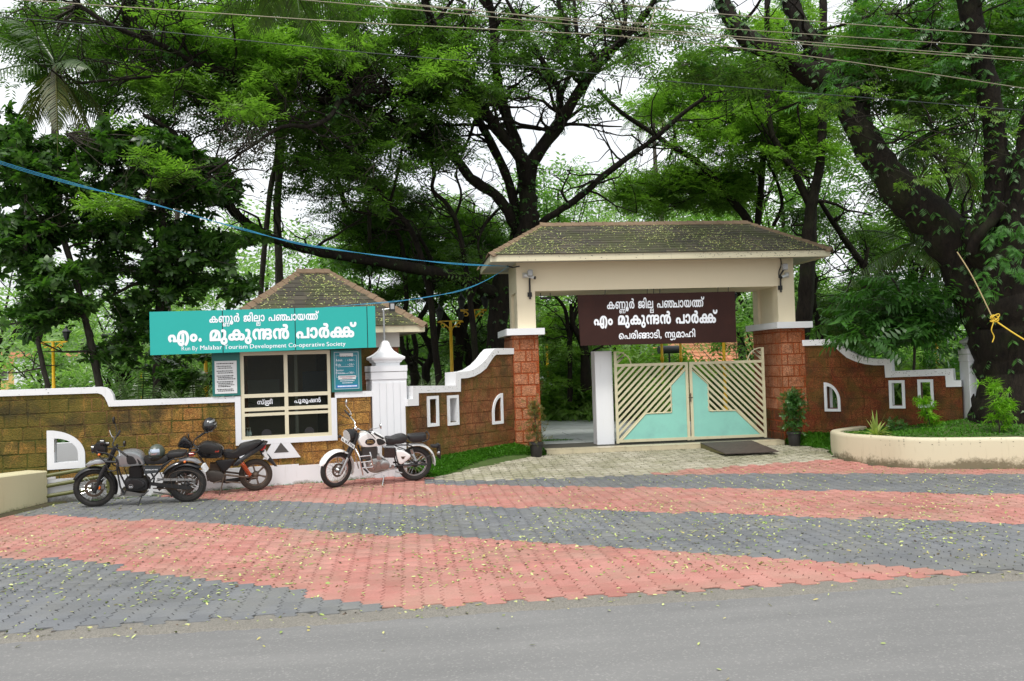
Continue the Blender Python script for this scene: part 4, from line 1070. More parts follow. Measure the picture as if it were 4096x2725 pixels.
# ------------------------------------------------------------------ step, post, gate leaves
ST = empty('entrance_step', (3.07, 20.0, .16), 0, 'long cream tiled step across the gateway', 'step')
sx = 3.07; rs_ = random.Random(2)
MB().box(0, 5.57, .02, 1.6, -.16, .105).build('step_core', M_BED, ST)
k = 0
while sx < 8.62:
    w_ = min(.6, 8.64-sx)
    MB().box(sx-3.07+.002, sx-3.07+w_-.002, 0, .02, -.06, .104, .002).build('riser_tile', M_TILE, ST)
    MB().box(sx-3.07+.002, sx-3.07+w_-.002, -.004, .36, .105, .119, .002).build('tread_tile', M_TILE, ST)
    sx += .6
GP = empty('gate_post', (4.62, 21.06, .28), 0, 'plain white square post at the left end of the closed gate', 'post')
MB().box(-.21, .21, -.21, .21, -.02, 2.19, .012).build('post_body', M_WHITE, GP)
def gate_leaf(x0, x1, flip, label):
    W_l, H_l = x1-x0, 1.84
    t = empty('metal_gate', (x0, 20.75, .31), 0, label, 'gate', 'two leaves of the cream and turquoise gate')
    fx = (lambda x: x) if not flip else (lambda x: W_l-x)
    def bx(mb, a, b, lo, hi, y0=-.022, y1=.022): a, b = sorted((fx(a), fx(b))); mb.box(a, b, y0, y1, lo, hi)
    mb = MB(); bx(mb, 0, .062, -.02, 2.14); bx(mb, W_l-.07, W_l-.004, -.02, 1.84); bx(mb, .062, W_l-.07, 1.775, 1.84); bx(mb, .062, W_l-.07, 0, .065)
    arc = [(.062+.35*math.cos(a), 1.79+.34*math.sin(a)) for a in np.linspace(0, PI/2, 10)]
    mb.tube([(fx(x), 0, z) for x, z in arc], .014, 6)
    mb.build('gate_frame', M_GATE, t)
    poly = [(.14, .066), (.72, .655), (1.35, .665), (1.35, 1.30), (1.705, 1.66), (1.72, 1.66), (1.72, .066)]
    poly = [(W_l-.067 if x > 1.69 else x*W_l/1.785, z) for x, z in poly]
    MB().prism([(fx(x), z) for x, z in poly], -.004, .004).build('sheet_panel', M_GPANEL, t)
    mb = MB(); T = .022
    for (ax, az), (bx_, bz) in zip(poly[:-3], poly[1:-2]):
        mb.tube([(fx(ax), -.01, az), (fx(bx_), -.01, bz)], .016, 4)
    mb.build('panel_edging', M_GATE, t)
    def inside(x, z):
        if not (.062 < x < W_l-.07 and .065 < z < 1.775): return False
        return not inpoly(x, z, poly)
    c = -1.70
    while c < 1.75:
        pts = [(x, x-c) for x in np.arange(.06, W_l-.06, .012)]
        run = []
        for p in pts+[(99, 99)]:
            if inside(*p): run.append(p)
            else:
                if len(run) > 4:
                    (xa, za), (xb, zb) = run[0], run[-1]
                    xa, za, xb, zb = xa-.02, za-.02, xb+.02, zb+.02
                    nx, nz_ = -.019, .019
                    P4 = [(xa-nx, za-nz_), (xb-nx, zb-nz_), (xb+nx, zb+nz_), (xa+nx, za+nz_)]
                    MB().prism([(fx(x), z) for x, z in P4], -.012, .012).build('gate_slat', M_GATE, t)
                run = []
        c += .157
    for c in (-1.72-.10, -1.72-.22):     # slats in the quarter round
        xa = .07; za = xa-c; L_ = .22 if c < -1.9 else .27
        if za > 1.80: MB().prism([(fx(xa), za-.02), (fx(xa+L_*.8), za+L_*.8-.02-.06), (fx(xa+L_*.8), za+L_*.8+.0-.06), (fx(xa), za+.02)], -.012, .012).build('gate_slat', M_GATE, t)
    for k in range(2):
        xa = .07; za = 1.86+k*.12; L_ = .22-k*.09
        MB().prism([(fx(xa), za-.02), (fx(xa+L_), za+L_*.9-.02), (fx(xa+L_), za+L_*.9+.02), (fx(xa), za+.022)], -.012, .012).build('gate_slat', M_GATE, t)
    return t
gate_leaf(4.85, 6.635, False, 'left leaf of the cream slatted gate with turquoise lower panel')
tr = gate_leaf(6.66, 8.52, True, 'right leaf of the cream slatted gate with turquoise lower panel')
m_ = MB(); m_.box(-.10, .12, -.04, -.023, .0, .075).build('drop_bolt_housing', M_GATE, tr)
MB().tube([(.01, -.035, .9), (.01, -.035, 1.1)], .012, 6).tube([(-.04, -.035, 1.0), (.06, -.035, 1.0)], .01, 6).build('latch', M_RUST, tr)
# steel ramp plate leaning on the step
pts = [atg(1625, 1024, .285), atg(1744, 1018.6, .285), atg(1794, 1040.5, .17), atg(1667.6, 1045, .17)]
t = empty('ramp_plate', (0, 0, 0), 0, 'dark brown steel plate laid as a ramp against the gate step', 'ramp')
q0 = pts; y_t, y_b = 20.02, (pts[2].y+pts[3].y)/2
V8 = [(pts[0].x, 20.02, .285), (pts[1].x, 20.02, .285), (pts[2].x, y_b, .165), (pts[3].x, y_b, .165)]
mb = MB(); mb.add([*V8, *[(x, y, z+.02) for x, y, z in V8]], [(0, 1, 2, 3), (4, 5, 6, 7), (0, 1, 5, 4), (1, 2, 6, 5), (2, 3, 7, 6), (3, 0, 4, 7)]); mb.build('plate', M_MATB, t)
mb = MB(); mb.add([(V8[0][0], 20.0, .14), (V8[0][0], 20.0, .28), (V8[3][0], y_b, .165), (V8[0][0]+.05, 20.0, .14), (V8[0][0]+.05, 20.0, .28), (V8[3][0]+.05, y_b, .165)], [(0, 1, 2), (3, 4, 5), (0, 1, 4, 3), (1, 2, 5, 4)]); mb.build('side_cheek', simple('mossy_cheek', (.12, .11, .04), .9), t)

# ------------------------------------------------------------------ planter (right) and ramp wall (left)
PLT = empty('raised_planter', (0, 0, 0), 0, 'low cream rendered planter wall curving round the big tree at the right', 'planter')
op = smooth_path(PLANTER, 5); n = len(op)
def offs(P, d):
    out = []
    for i, p in enumerate(P):
        a, b = P[max(i-1, 0)], P[min(i+1, len(P)-1)]; dx, dy = b[0]-a[0], b[1]-a[1]; l = math.hypot(dx, dy); out.append((p[0]-dy/l*d, p[1]+dx/l*d))
    return out
ip = offs(op, .20); top = lambda p: .60+.0*p[0]
mb = MB(); vs = []
zt_ = [.575 if i < n*.3 else .60 for i in range(n)]
rows_ = [(op, -.05), (offs(op, .0), .52), (offs(op, .006), .565), (offs(op, .03), .59), (ip and offs(op, .17), .59), (ip, .57), (ip, .2)]
for P, z in rows_: vs += [(p[0], p[1], z) for p in P]
mb.add(vs, [(j*n+i, j*n+i+1, (j+1)*n+i+1, (j+1)*n+i) for j in range(len(rows_)-1) for i in range(n-1)]); mb.build('planter_wall', M_PLANT, PLT, smooth=True, angle=50)
def pl_z(x, y):      # soil surface rising to the tree
    d = math.hypot(x-12.6, (y-17.2)*1.1); return .50+.34*math.exp(-(d/1.9)**2)+.02*math.sin(x*3+y*2)
mb = MB(); gx = np.linspace(8.7, 17, 56); gy = np.linspace(14.7, 20.6, 40); keep = {}

for j in range(39):
    for i in range(55):
        cx_, cy_ = (gx[i]+gx[i+1])/2, (gy[j]+gy[j+1])/2
        if not inpoly(cx_, cy_, offs(op, .1)+[(17, 20.5), (10.3, 20.5)]): continue
        if (cx_-FE.o.x)*FE.n.x+(cy_-FE.o.y)*FE.n.y > .15 and cx_ < 12.2: continue
        mb.add([(x, y, pl_z(x, y)) for x, y in ((gx[i], gy[j]), (gx[i+1], gy[j]), (gx[i+1], gy[j+1]), (gx[i], gy[j+1]))], [(0, 1, 2, 3)])
mb.build('planter_soil', M_TURF, PLT)
spot_stuff(PLT, lambda r: (lambda k: ((op[k][0]-.0, op[k][1]-.004, r.uniform(.42, .58)), (PI/2, 0, math.atan2(op[k+1][1]-op[k][1], op[k+1][0]-op[k][0]))))(r.randrange(28, n-3)), 60, 14, s=(.012, .028))
RW = empty('ramp_wall', (0, 0, 0), 0, 'low cream rendered wall at the left edge with a mossy foot', 'wall')
a0, a1 = Vector((-6.285, 16.64, 0)), Vector((-6.60, 15.35, 0)); dr_ = (a1-a0).normalized(); a2 = a0+dr_*4.2
sd = Vector((dr_.y, -dr_.x, 0)); sd = -sd if sd.x > 0 else sd
mb = MB(); vs = []
for p, h in ((a0, .60), (a1, .655), (a2, .74)):
    for o_, z in ((0, -.05), (0, h-.02), (.02, h), (.36, h+.015), (.38, -.05)): q = p+sd*o_; vs.append((q.x, q.y, z))
mb.add(vs, [(j*5+i, j*5+i+1, (j+1)*5+i+1, (j+1)*5+i) for j in range(2) for i in range(4)]+[(0, 1, 2, 3, 4), (10, 11, 12, 13, 14)]); mb.build('wall_body', M_RAMPW, RW)
mb = MB(); vs = []
for p, w_ in ((a0+Vector((.22, .1, 0)), .1), (a0, .2), (a1, .17), (a2, .2)):
    for o_, z in ((-.2*w_/.2, .0), (-.12*w_/.2, .045), (.02, .05)): q = p+sd*o_; vs.append((q.x, q.y, z))
mb.add(vs, [(j*3+i, j*3+i+1, (j+1)*3+i+1, (j+1)*3+i) for j in range(3) for i in range(2)]); mb.build('mossy_kerb', simple('mossy_kerb', (.06, .05, .025), .95, var=.5, dirt=(.05, .08, .01), dirt_amt=.9, dscale=5), RW)
HR = empty('handrail', (0, 0, 0), 0, 'three sloping olive pipe rails against the white plinth behind the front motorcycle wheel', 'handrail')
def rail_pts(p, q): return [FA.hit(*p, -.16), FA.hit(*q, -.16)]
for (p, q) in (((110, 1095), (212, 1078)), ((110, 1119), (207, 1102)), ((110, 1142), (205, 1127))):
    (s0, z0), (s1, z1) = rail_pts(p, q); A_, B_ = FA.w(s0-.25, -.16, z0-.03), FA.w(s1+.3, -.16, z1+.04)
    MB().tube([A_, B_], .036, 10).build('rail', M_OLVR, HR, True)
A_ = FA.w(FA.hit(207, 1100, -.16)[0]+.3, -.16, 0); MB().tube([(A_.x, A_.y, 0), (A_.x, A_.y, .5)], .036, 10).build('rail_post', M_OLVR, HR, True)
# ================================================================== park behind the wall
rt = random.Random(21)
sheet('park_lawn', [(-60, 22.4), (60, 22.4), (60, 95), (-60, 95)], .10, M_TURF)
pth = tag(MB().add([(3.0, 21.5, .2), (8.7, 21.5, .2), (9.2, 40, .2), (2.6, 40, .2)], [(0, 1, 2, 3)]).build('park_path', M_BED), kind='structure')
for j in range(12):
    y = 21.65+j*1.15; x = 3.05-(j % 2)*.5
    while x < 8.9:
        a, b = max(x, 3.02)+.008, min(x+1.25, 8.9)-.008; x += 1.25
        if b-a > .1: MB().box(a, b, y+.008, y+1.14, .2, .268+rt.uniform(0, .008), .004).build('stone_slab', M_SLAB, pth)
sheet('far_terrace', [(-60, 95), (60, 95), (60, 200), (-60, 200)], .12, M_TURF)

# ------------------------------------------------------------------ leaf sprays (shared shapes)
def leaflet(mb, p, d, up, l, w, fold=.15):
    d = Vector(d).normalized(); s = d.cross(Vector(up)).normalized(); u = s.cross(d); p = Vector(p)
    mb.add([p, p+d*l*.5+s*w*.5+u*w*fold, p+d*l, p+d*l*.5-s*w*.5+u*w*fold], [(0, 1, 2), (0, 2, 3)])
def rain_spray(seed, npin=4, nleaf=2, L_=.34, pw=.044, pl_=.15):
    r = random.Random(seed); mb = MB()
    for t in range(nleaf):                                 # bipinnate leaves on one twig end, each pinna one blade
        a = r.uniform(-.5, .5)+t*2.0; dr = Vector((math.cos(a), math.sin(a), r.uniform(-.3, .25))).normalized()
        up = Vector((0, 0, 1)); sd = dr.cross(up).normalized(); L2_ = L_*r.uniform(.8, 1.15)
        for k in range(npin):
            q = dr*L2_*(.25+.75*k/(npin-1)) + Vector((0, 0, -.05*(k/npin)**2))
            for sg in (-1, 1):
                pd = (dr*.55+sd*sg*.9+Vector((0, 0, r.uniform(-.5, .1)))).normalized()
                leaflet(mb, q, pd, up, pl_*r.uniform(.8, 1.2), pw, .2)
    return mb
SRC_RAIN = source(rain_spray(1), 'fine_spray', M_RAIN); SRC_RAINB = source(rain_spray(2), 'bright_fine_spray', M_RAINB)
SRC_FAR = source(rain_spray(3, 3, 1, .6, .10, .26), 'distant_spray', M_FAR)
SRC_FARB = source(rain_spray(13, 3, 1, .6, .10, .26), 'hazy_spray', M_FARB)
def broad_spray(seed, n, l, w, L_, droop=.2, whorl=False):
    r = random.Random(seed); mb = MB()
    for k in range(n):
        if whorl: a = k*2.4; p = Vector((r.uniform(-.03, .03), 0, r.uniform(-.03, .03))); d = Vector((math.cos(a), math.sin(a), r.uniform(-.2, .35)))
        else: p = Vector((L_*(.1+.9*k/n), 0, 0)); sg = 1 if k % 2 else -1; d = Vector((.6, sg*.9, r.uniform(-.5, .1)))
        d.normalize(); up = Vector((0, 0, 1)); s = d.cross(up).normalized(); u = s.cross(d); ll = l*r.uniform(.75, 1.15); ww = w*r.uniform(.8, 1.1)
        c = [0, .6, 1]; wd = [.12, .5, .1] if whorl else [.06, .5, 0]
        rows = [(p+d*ll*t-Vector((0, 0, droop*ll*t*t)), ww*x) for t, x in zip(c, wd)]
        vs = []
        for q, h in rows: vs += [q+s*h, q-s*h]
        mb.add(vs, [(0, 1, 3, 2), (2, 3, 5, 4)])
    return mb
SRC_ALM = source(broad_spray(4, 9, .165, .095, .16, .35, True), 'almond_whorl', M_ALM)
SRC_BROAD = source(broad_spray(5, 11, .16, .06, .45, .35), 'broad_spray', M_BROAD)
SRC_LIMEB = source(broad_spray(5, 11, .16, .06, .45, .35), 'lime_broad_spray', M_RAINB)
SRC_EPI = source(broad_spray(6, 7, .09, .02, .12, .6), 'creeper_spray', M_BROAD)
SRC_TWIG = source(broad_spray(7, 10, .055, .02, .16, .2), 'small_leaf_twig', M_TWIGLEAF)
SRC_BUSH = source(broad_spray(8, 12, .07, .028, .2, .2), 'bush_twig', M_BROAD)
def wisp(seed, n=26, l=.16, w=.010, mat=None):
    r = random.Random(seed); mb = MB()
    for k in range(n):
        a = r.uniform(0, 6.3); e = r.uniform(-.3, 1.2); d = Vector((math.cos(a)*math.cos(e), math.sin(a)*math.cos(e), math.sin(e))); ll = l*r.uniform(.6, 1.2); s = d.cross(Vector((0, 0, 1))).normalized()*w/2
        p1 = d*ll*.5; p2 = d*ll-Vector((0, 0, ll*.45)); mb.add([s, -s, p1-s*1.2, p1+s*1.2, p2], [(0, 1, 2, 3), (3, 2, 4)])
    return mb
SRC_WISP = source(wisp(1, 22, .16, .013), 'thread_leaf_tuft', M_LIME)
SRC_GRASS = source(wisp(2, 7, .085, .008), 'grass_tuft', M_GRASS)
SRC_FERN = source(broad_spray(9, 13, .17, .026, .26, .5), 'fern_frond', M_FERN)
def rnd_rots(n, tilt=.5, r=RNG): return np.stack([r.normal(0, tilt, n), r.normal(0, tilt, n), r.uniform(0, 6.283, n)], 1)

# ------------------------------------------------------------------ limbs
def limb(mb, P3, rad, wob=.02, n=5, sides=9, seed=0):
    r = random.Random(seed); q = smooth_path([(*p, rr_) for p, rr_ in zip(P3, rad)], n); pts = []; rs2 = []
    for i, (x, y, z, R) in enumerate(q):
        R = max(R, .004); j = wob*R*4; pts.append((x+r.uniform(-j, j), y+r.uniform(-j, j), z+r.uniform(-j, j))); rs2.append(R*r.uniform(.92, 1.1))
    mb.tube(pts, rs2, sides); return pts, rs2
def vl(pts, y, dy=None):
    """photo points -> world points; y may vary linearly along the limb"""
    n = len(pts); ys = np.linspace(y, dy if dy is not None else y, n); return [at(u, v, ys[i]) for i, (u, v) in enumerate(pts)]
def rad(ws, y, n, dy=None):
    """pixel widths (start..end) -> radii"""
    ws = np.interp(np.linspace(0, 1, n), np.linspace(0, 1, len(ws)), ws); ys = np.linspace(y, dy if dy is not None else y, n)
    return [w_/2/ppm(yy) for w_, yy in zip(ws, ys)]
def branchlets(mb, pts, rs2, k, seed, length=(.8, 2.2), up=.2, tips=None, depth=1, thin=.35, tmin=.25):
    r = random.Random(seed); n = len(pts)
    for i in range(k):
        j = r.randint(int(n*tmin), n-1); p = Vector(pts[j]); t = (Vector(pts[min(j+1, n-1)])-Vector(pts[max(j-1, 0)])).normalized()
        d = (Vector((r.gauss(0, 1), r.gauss(0, 1), r.gauss(up, .5)))+t*.6).normalized(); L_ = r.uniform(*length); R = max(.016, min(rs2[j]*thin*1.2, .06))
        q = [p]; nn = 5
        for s_ in range(nn):
            d = (d+Vector((r.gauss(0, .32), r.gauss(0, .32), r.gauss(.02, .25)))).normalized(); q.append(q[-1]+d*L_/nn)
        rr2 = [R*(1-.14*s_) for s_ in range(nn+1)]; mb.tube(q, rr2, 5, False)
        if tips is not None: tips += q[2:]
        if depth > 1: branchlets(mb, q, rr2, 3, seed*31+i, (length[0]*.45, length[1]*.5), up, tips, depth-1, .6, .3)

HOLES = [(90, 300, 24, 26), (210, 590, 22, 14), (150, 470, 16, 12), (290, 380, 20, 14), (330, 450, 18, 20), (440, 330, 16, 14), (30, 480, 22, 16), (230, 420, 12, 14), (400, 500, 14, 24), (360, 560, 16, 12), (120, 400, 14, 10), (480, 620, 22, 14), (30, 740, 26, 20), (170, 780, 30, 26), (240, 760, 30, 40), (60, 810, 30, 20), (500, 505, 45, 38), (575, 585, 48, 26), (985, 418, 85, 24), (1095, 462, 30, 38), (1400, 295, 62, 62), (1480, 350, 60, 40), (1690, 105, 45, 40), (1935, 610, 45, 45), (1925, 50, 45, 48), (82, 255, 28, 45), (55, 150, 30, 15),
         (403, 294, 22, 22), (25, 660, 26, 55), (195, 560, 30, 22), (1755, 430, 30, 40), (1630, 60, 30, 50), (1240, 240, 22, 40), (1010, 20, 25, 20), (1350, 20, 45, 15), (620, 480, 30, 25), (1965, 470, 28, 50), (150, 590, 40, 30), (880, 640, 50, 26), (300, 640, 25, 20), (1450, 195, 40, 25), (255, 470, 30, 20), (1250, 20, 22, 20)]
def in_hole(u, v, k=1.0):
    for a, b, c, d in HOLES:
        if ((u-a)/c/k)**2+((v-b)/d/k)**2 < 1: return True
    return False
CLT = []
def crown_from(region, nclump, per, spread, yr, seed, flat=.25, hole_k=1.0, scale=(.8, 1.3), tiltz=.45, holes=True, dens=None):
    """clumps of sprays inside photo ellipses (u, v, ru, rv), at real depths yr"""
    r = np.random.default_rng(seed); pos = []; rots = []; cl = []; CLT.clear()
    W2 = np.array([a[2]*a[3] for a in region], float); W2 /= W2.sum(); c = 0; tries = 0
    while c < nclump and tries < nclump*20:
        tries += 1; e = region[r.choice(len(region), p=W2)]; a = r.uniform(0, 6.283); q = math.sqrt(r.uniform()); u, v = e[0]+e[2]*q*math.cos(a), e[1]+e[3]*q*math.sin(a)
        y = r.uniform(*yr); P = at(u, v, y)
        if P.z < .4: continue
        if holes and in_hole(u, v, hole_k): continue
        c += 1; n = max(2, int(r.normal(per, per*.25))); sp = spread*r.uniform(.7, 1.4); nt_ = max(2, n//5); tw = []; pp = []; rr_ = []
        a0 = r.uniform(0, 6.283)
        for q in range(nt_):
            az = a0+q*6.283/nt_+r.normal(0, .4) if flat > .4 else a0+r.normal(0, .9); el = r.normal(.05, .12+.5*flat); Lq = sp*2.1*r.uniform(.6, 1.2)
            dv = np.array([math.cos(az)*math.cos(el), math.sin(az)*math.cos(el), math.sin(el)]); e2 = np.array(P)+dv*Lq+np.array([0, 0, -.12*Lq]); tw.append((Vector(P), Vector((np.array(P)+dv*Lq*.5).tolist()), Vector(e2.tolist())))
            m_ = n//nt_
            for j in range(m_):
                t = .15+.85*(j+.5)/m_; pp.append(np.array(P)+dv*Lq*t+np.array([0, 0, -.12*Lq*t*t])+r.normal(0, sp*.10, 3)); rr_.append((r.normal(0, tiltz*.8), r.normal(0, tiltz*.6), az+(.5 if j % 2 else -.5)-.6+r.normal(0, .35)))
        ok = [i for i in range(len(pp)) if not holes or not in_hole(*pj(pp[i]), .85) or r.uniform() < .08]
        if ok: pos.append(np.array([pp[i] for i in ok])); rots.append(np.array([rr_[i] for i in ok])); cl.append(P); CLT.extend(tw)
    pos = np.concatenate(pos); rots = np.concatenate(rots); n = len(pos); return pos, rots, r.uniform(*scale, n), cl
def add_crown(t, src, *a, name='crown', twigs=None, mat=None, **k):
    pos, rot, scl, cl = crown_from(*a, **k); o = foliage(name, pos, rot, scl, src, t)
    return o, cl
def twigs_to(mb, cl, anchors, seed, frac=.5, R=.012):
    """thin boughs from the nearest limb point to a clump"""
    r = random.Random(seed); A = np.array([tuple(p) for p in anchors])
    for q in CLT: mb.tube(q, [max(R*.7, .007), R*.45, .003], 3, False)
    for P in cl:
        if r.random() > frac: continue
        d = np.linalg.norm(A-np.array(P), axis=1); j = int(np.argmin(d+np.abs(A[:, 2]-P.z)*0)); Q = Vector(A[j].tolist())
        if d[j] > 6: continue
        mid = Q.lerp(P, .5)+Vector((r.gauss(0, .12), r.gauss(0, .12), r.gauss(.0, .15)))*d[j]*.5
        q = smooth_path([Q, Q.lerp(mid, .5)+Vector((r.gauss(0, .1), 0, r.gauss(0, .1))), mid, P], 3); n = len(q)
        mb.tube(q, [R*(.6+min(d[j], 5)*.45)*(1-.7*i/n) for i in range(n)], 5, False)

def epiphytes(t, samples, n, seed, src=None, scale=(.7, 1.3), name='creeper'):
    r = np.random.default_rng(seed); pos = []; rot = []
    for i in range(n):
        p, R = samples[r.integers(len(samples))]; a = r.uniform(0, 6.283); pos.append((p[0]+R*math.cos(a)*.95, p[1]+R*math.sin(a)*.95, p[2]+r.uniform(-.2, .2))); rot.append((r.normal(0, .3), r.uniform(.2, 1.2), a))
    foliage(name, pos, rot, r.uniform(*scale, n), src or SRC_EPI, t)

# ---- 1 the big spreading rain tree behind the gateway
YT = 25.0
T1 = empty('rain_tree', at(1160, 800, YT+.3)*1, 0, 'large dark spreading rain tree forking right behind the gateway roof', 'tree'); T1.location = (0, 0, 0)
mb = MB(); S = []; AN = []
def L1_(pts, ws, y0=YT, y1=None, k=0, seed=1, bl=(1.0, 2.6), sides=10):
    P3 = vl(pts, y0, y1); R = rad(ws, y0, len(pts), y1); p, r_ = limb(mb, P3, R, .03, 5, sides, seed); S.extend(zip(p, r_)); AN.extend(p)
    if k: branchlets(mb, p, r_, int(k*1.9), seed, bl, .25, AN, 2)
L1_([(1150, 905), (1148, 800), (1146, 715), (1165, 640), (1195, 580), (1214, 533), (1218, 490), (1216, 450), (1212, 420)], [60, 52, 48, 50, 48, 46, 42, 40], seed=1, sides=14)
L1_([(1214, 440), (1225, 376), (1283, 290), (1310, 246), (1365, 164), (1426, 99), (1470, 55), (1512, -8)], [36, 32, 28, 24, 18, 15, 12], YT, 22.5, 12, 2)
L1_([(1283, 290), (1289, 219), (1270, 178), (1252, 147), (1228, 100), (1204, 68), (1163, -6)], [17, 14, 12, 10, 8], YT-.5, 23, 6, 3)
L1_([(1289, 225), (1305, 185), (1324, 147), (1332, 110), (1325, 51), (1322, -6)], [12, 11, 9, 7], YT-.8, 24, 5, 4)
L1_([(1345, 190), (1337, 147), (1322, 110), (1310, 85), (1296, 40), (1283, -6)], [15, 13, 12, 10], YT-1.5, 23, 5, 5)
L1_([(1330, 160), (1380, 130), (1426, 95), (1440, 40), (1432, -6)], [10, 9, 7], YT-1.8, 23, 5, 51)
L1_([(1214, 430), (1187, 325), (1163, 256), (1142, 164), (1136, 68), (1125, -8)], [30, 26, 22, 20, 17], YT, 23.5, 9, 6)
L1_([(1214, 420), (1204, 369), (1153, 308), (1105, 239), (1050, 143), (1008, 80), (985, 30), (978, -8)], [32, 28, 25, 21, 18], YT-.2, 22, 10, 7)
L1_([(1185, 560), (1187, 478), (1153, 376), (1101, 273), (1057, 181), (1030, 140)], [26, 22, 19, 16, 10], YT+.6, 24.5, 7, 8)
L1_([(1108, 239), (1060, 236), (1016, 229), (960, 222), (913, 212), (860, 209), (828, 216), (790, 228), (777, 240), (760, 268), (718, 290), (649, 292), (581, 335), (520, 375), (478, 400)], [16, 15, 14, 13, 12, 10, 7, 4], YT-.6, 18.5, 16, 9, (.7, 1.8))
L1_([(1190, 530), (1149, 458), (1084, 410), (1043, 359), (995, 321), (954, 304), (900, 275), (845, 250), (803, 239), (683, 222), (600, 215), (564, 203), (512, 171), (444, 144), (400, 118), (359, 99), (256, 58), (171, 5)], [26, 24, 22, 20, 18, 17, 17, 16, 15, 13, 11, 8], YT+.3, 20, 22, 10, (.8, 2.4))
L1_([(1160, 690), (1120, 668), (1080, 650), (1000, 628), (900, 607), (800, 592), (700, 572), (620, 545), (547, 496), (505, 440), (478, 405), (440, 360), (390, 300), (330, 265)], [34, 32, 30, 26, 22, 20, 19, 19, 18, 15, 12, 8], YT+.1, 20.5, 10, 11, (.7, 1.8))
L1_([(1235, 530), (1255, 506), (1324, 461), (1392, 403), (1460, 352), (1512, 314), (1582, 253), (1640, 215)], [18, 16, 15, 13, 11, 7], YT, 23, 10, 12)
L1_([(1043, 359), (1010, 340), (990, 310), (1000, 270), (1016, 229)], [9, 8, 7], YT-.3, 24, 3, 13)
L1_([(444, 144), (415, 160), (360, 175), (250, 185), (180, 192)], [8, 7, 5], 21, 20, 7, 14)
L1_([(412, 118), (425, 80), (400, 45), (385, -5)], [6, 5, 4], 21, 20.5, 5, 15)
L1_([(256, 58), (270, 40), (290, -5)], [6, 5, 4], 20.5, 20, 3, 16)
tr_ = mb.build('trunk', M_BARK, T1, smooth=True, angle=60)
mb = MB()
reg1 = [(500, 70, 520, 110), (330, 150, 260, 90), (640, 170, 260, 90), (900, 120, 190, 120), (760, 330, 200, 70), (1060, 90, 160, 90), (1330, 70, 200, 90), (1180, 180, 90, 60), (830, 250, 100, 60), (560, 270, 170, 70), (1300, 210, 70, 50), (1010, 190, 70, 60)]
_, cl = add_crown(T1, SRC_RAIN, reg1+[(870, 350, 150, 60), (1000, 300, 60, 60), (760, 440, 100, 50)], 620, 16, .34, (21.5, 28.5), 31, flat=.35)
twigs_to(mb, cl, AN, 5, .95, .015)
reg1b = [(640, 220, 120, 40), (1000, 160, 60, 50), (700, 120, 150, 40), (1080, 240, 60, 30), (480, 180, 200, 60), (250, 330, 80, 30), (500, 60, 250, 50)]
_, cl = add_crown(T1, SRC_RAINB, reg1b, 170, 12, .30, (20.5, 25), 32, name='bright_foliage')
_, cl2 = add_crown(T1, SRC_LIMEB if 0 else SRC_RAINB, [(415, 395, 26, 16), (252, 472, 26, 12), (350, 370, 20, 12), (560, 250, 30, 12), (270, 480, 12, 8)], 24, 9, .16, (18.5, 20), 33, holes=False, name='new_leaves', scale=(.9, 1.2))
twigs_to(mb, cl2, AN, 6, .8, .006)
# bare dangling twigs at the left
rb3 = random.Random(3)
for k in range(26):
    p = vl([(rb3.uniform(520, 640), rb3.uniform(260, 340))], 18.8)[0]; d = Vector((-rb3.uniform(.2, 1), 0, -rb3.uniform(.3, 1))); q = [p]
    for s_ in range(7): d = (d.normalized()+Vector((rb3.gauss(0, .5), rb3.gauss(0, .3), rb3.gauss(-.05, .5)))).normalized(); q.append(q[-1]+d*rb3.uniform(.12, .3))
    mb.tube(q, [.011*(1-.1*s_) for s_ in range(8)], 4, False)
tag(mb.build('twigs', M_BARKG, T1), kind='stuff')
epiphytes(T1, [s for s in S if s[1] > .055], 1500, 5)

# ---- 2 trees inside the park between the kiosk and the gate
def multi(name_lab, base, stems, y, seed, crown, ncl, src=SRC_RAIN, group=None, bark=M_BARK, per=20, spread=.5, depth=3, bk=5, cat='tree', name='park_tree', frac=.5):
    t = empty(name, (0, 0, 0), 0, name_lab, cat, group); m_ = MB(); an = []
    for i, (pts, ws) in enumerate(stems):
        P3 = vl(pts, y, y-.3); R = rad(ws, y, len(pts)); p, r_ = limb(m_, P3, R, .03, 4, 9, seed+i); an.extend(p)
        if bk: branchlets(m_, p, r_, bk, seed*3+i, (.6, 2.0), .3, an, 2)
    if crown:
        o, cl = add_crown(t, src, crown, int(ncl*.8), per, spread, (y-.2, y+depth+1), seed+50)
        twigs_to(m_, cl, an, seed, frac)
    m_.build('trunk', bark, t, smooth=True, angle=60); return t
multi('slim dark three-stemmed tree behind the white pillar and its kiosk roof', None, [([(958, 905), (955, 865), (948, 845), (926, 800), (922, 740), (935, 700), (932, 640), (925, 560), (890, 500)], [26, 22, 15, 12, 12, 11, 9, 7]), ([(955, 850), (958, 800), (952, 760), (985, 700), (998, 640), (985, 580), (960, 540)], [13, 11, 11, 10, 8])],
      27, 61, [(930, 520, 90, 60), (900, 700, 60, 40), (850, 470, 100, 60), (980, 640, 70, 40)], 130)
multi('dark tree leaning right, seen just left of the yellow double lamp posts', None, [([(985, 905), (981, 849), (995, 816), (975, 770), (968, 730)], [22, 18, 13, 10]), ([(990, 825), (1009, 766), (1015, 700), (1030, 640), (1085, 560), (1130, 500), (1160, 470)], [13, 11, 10, 9, 8, 6]), ([(1000, 700), (960, 650), (940, 600), (880, 540), (810, 500), (776, 400)], [10, 9, 8, 8, 7])],
      29, 63, [(1000, 580, 90, 60), (1060, 500, 70, 40), (870, 560, 80, 50), (1090, 620, 50, 60)], 150, SRC_RAINB)
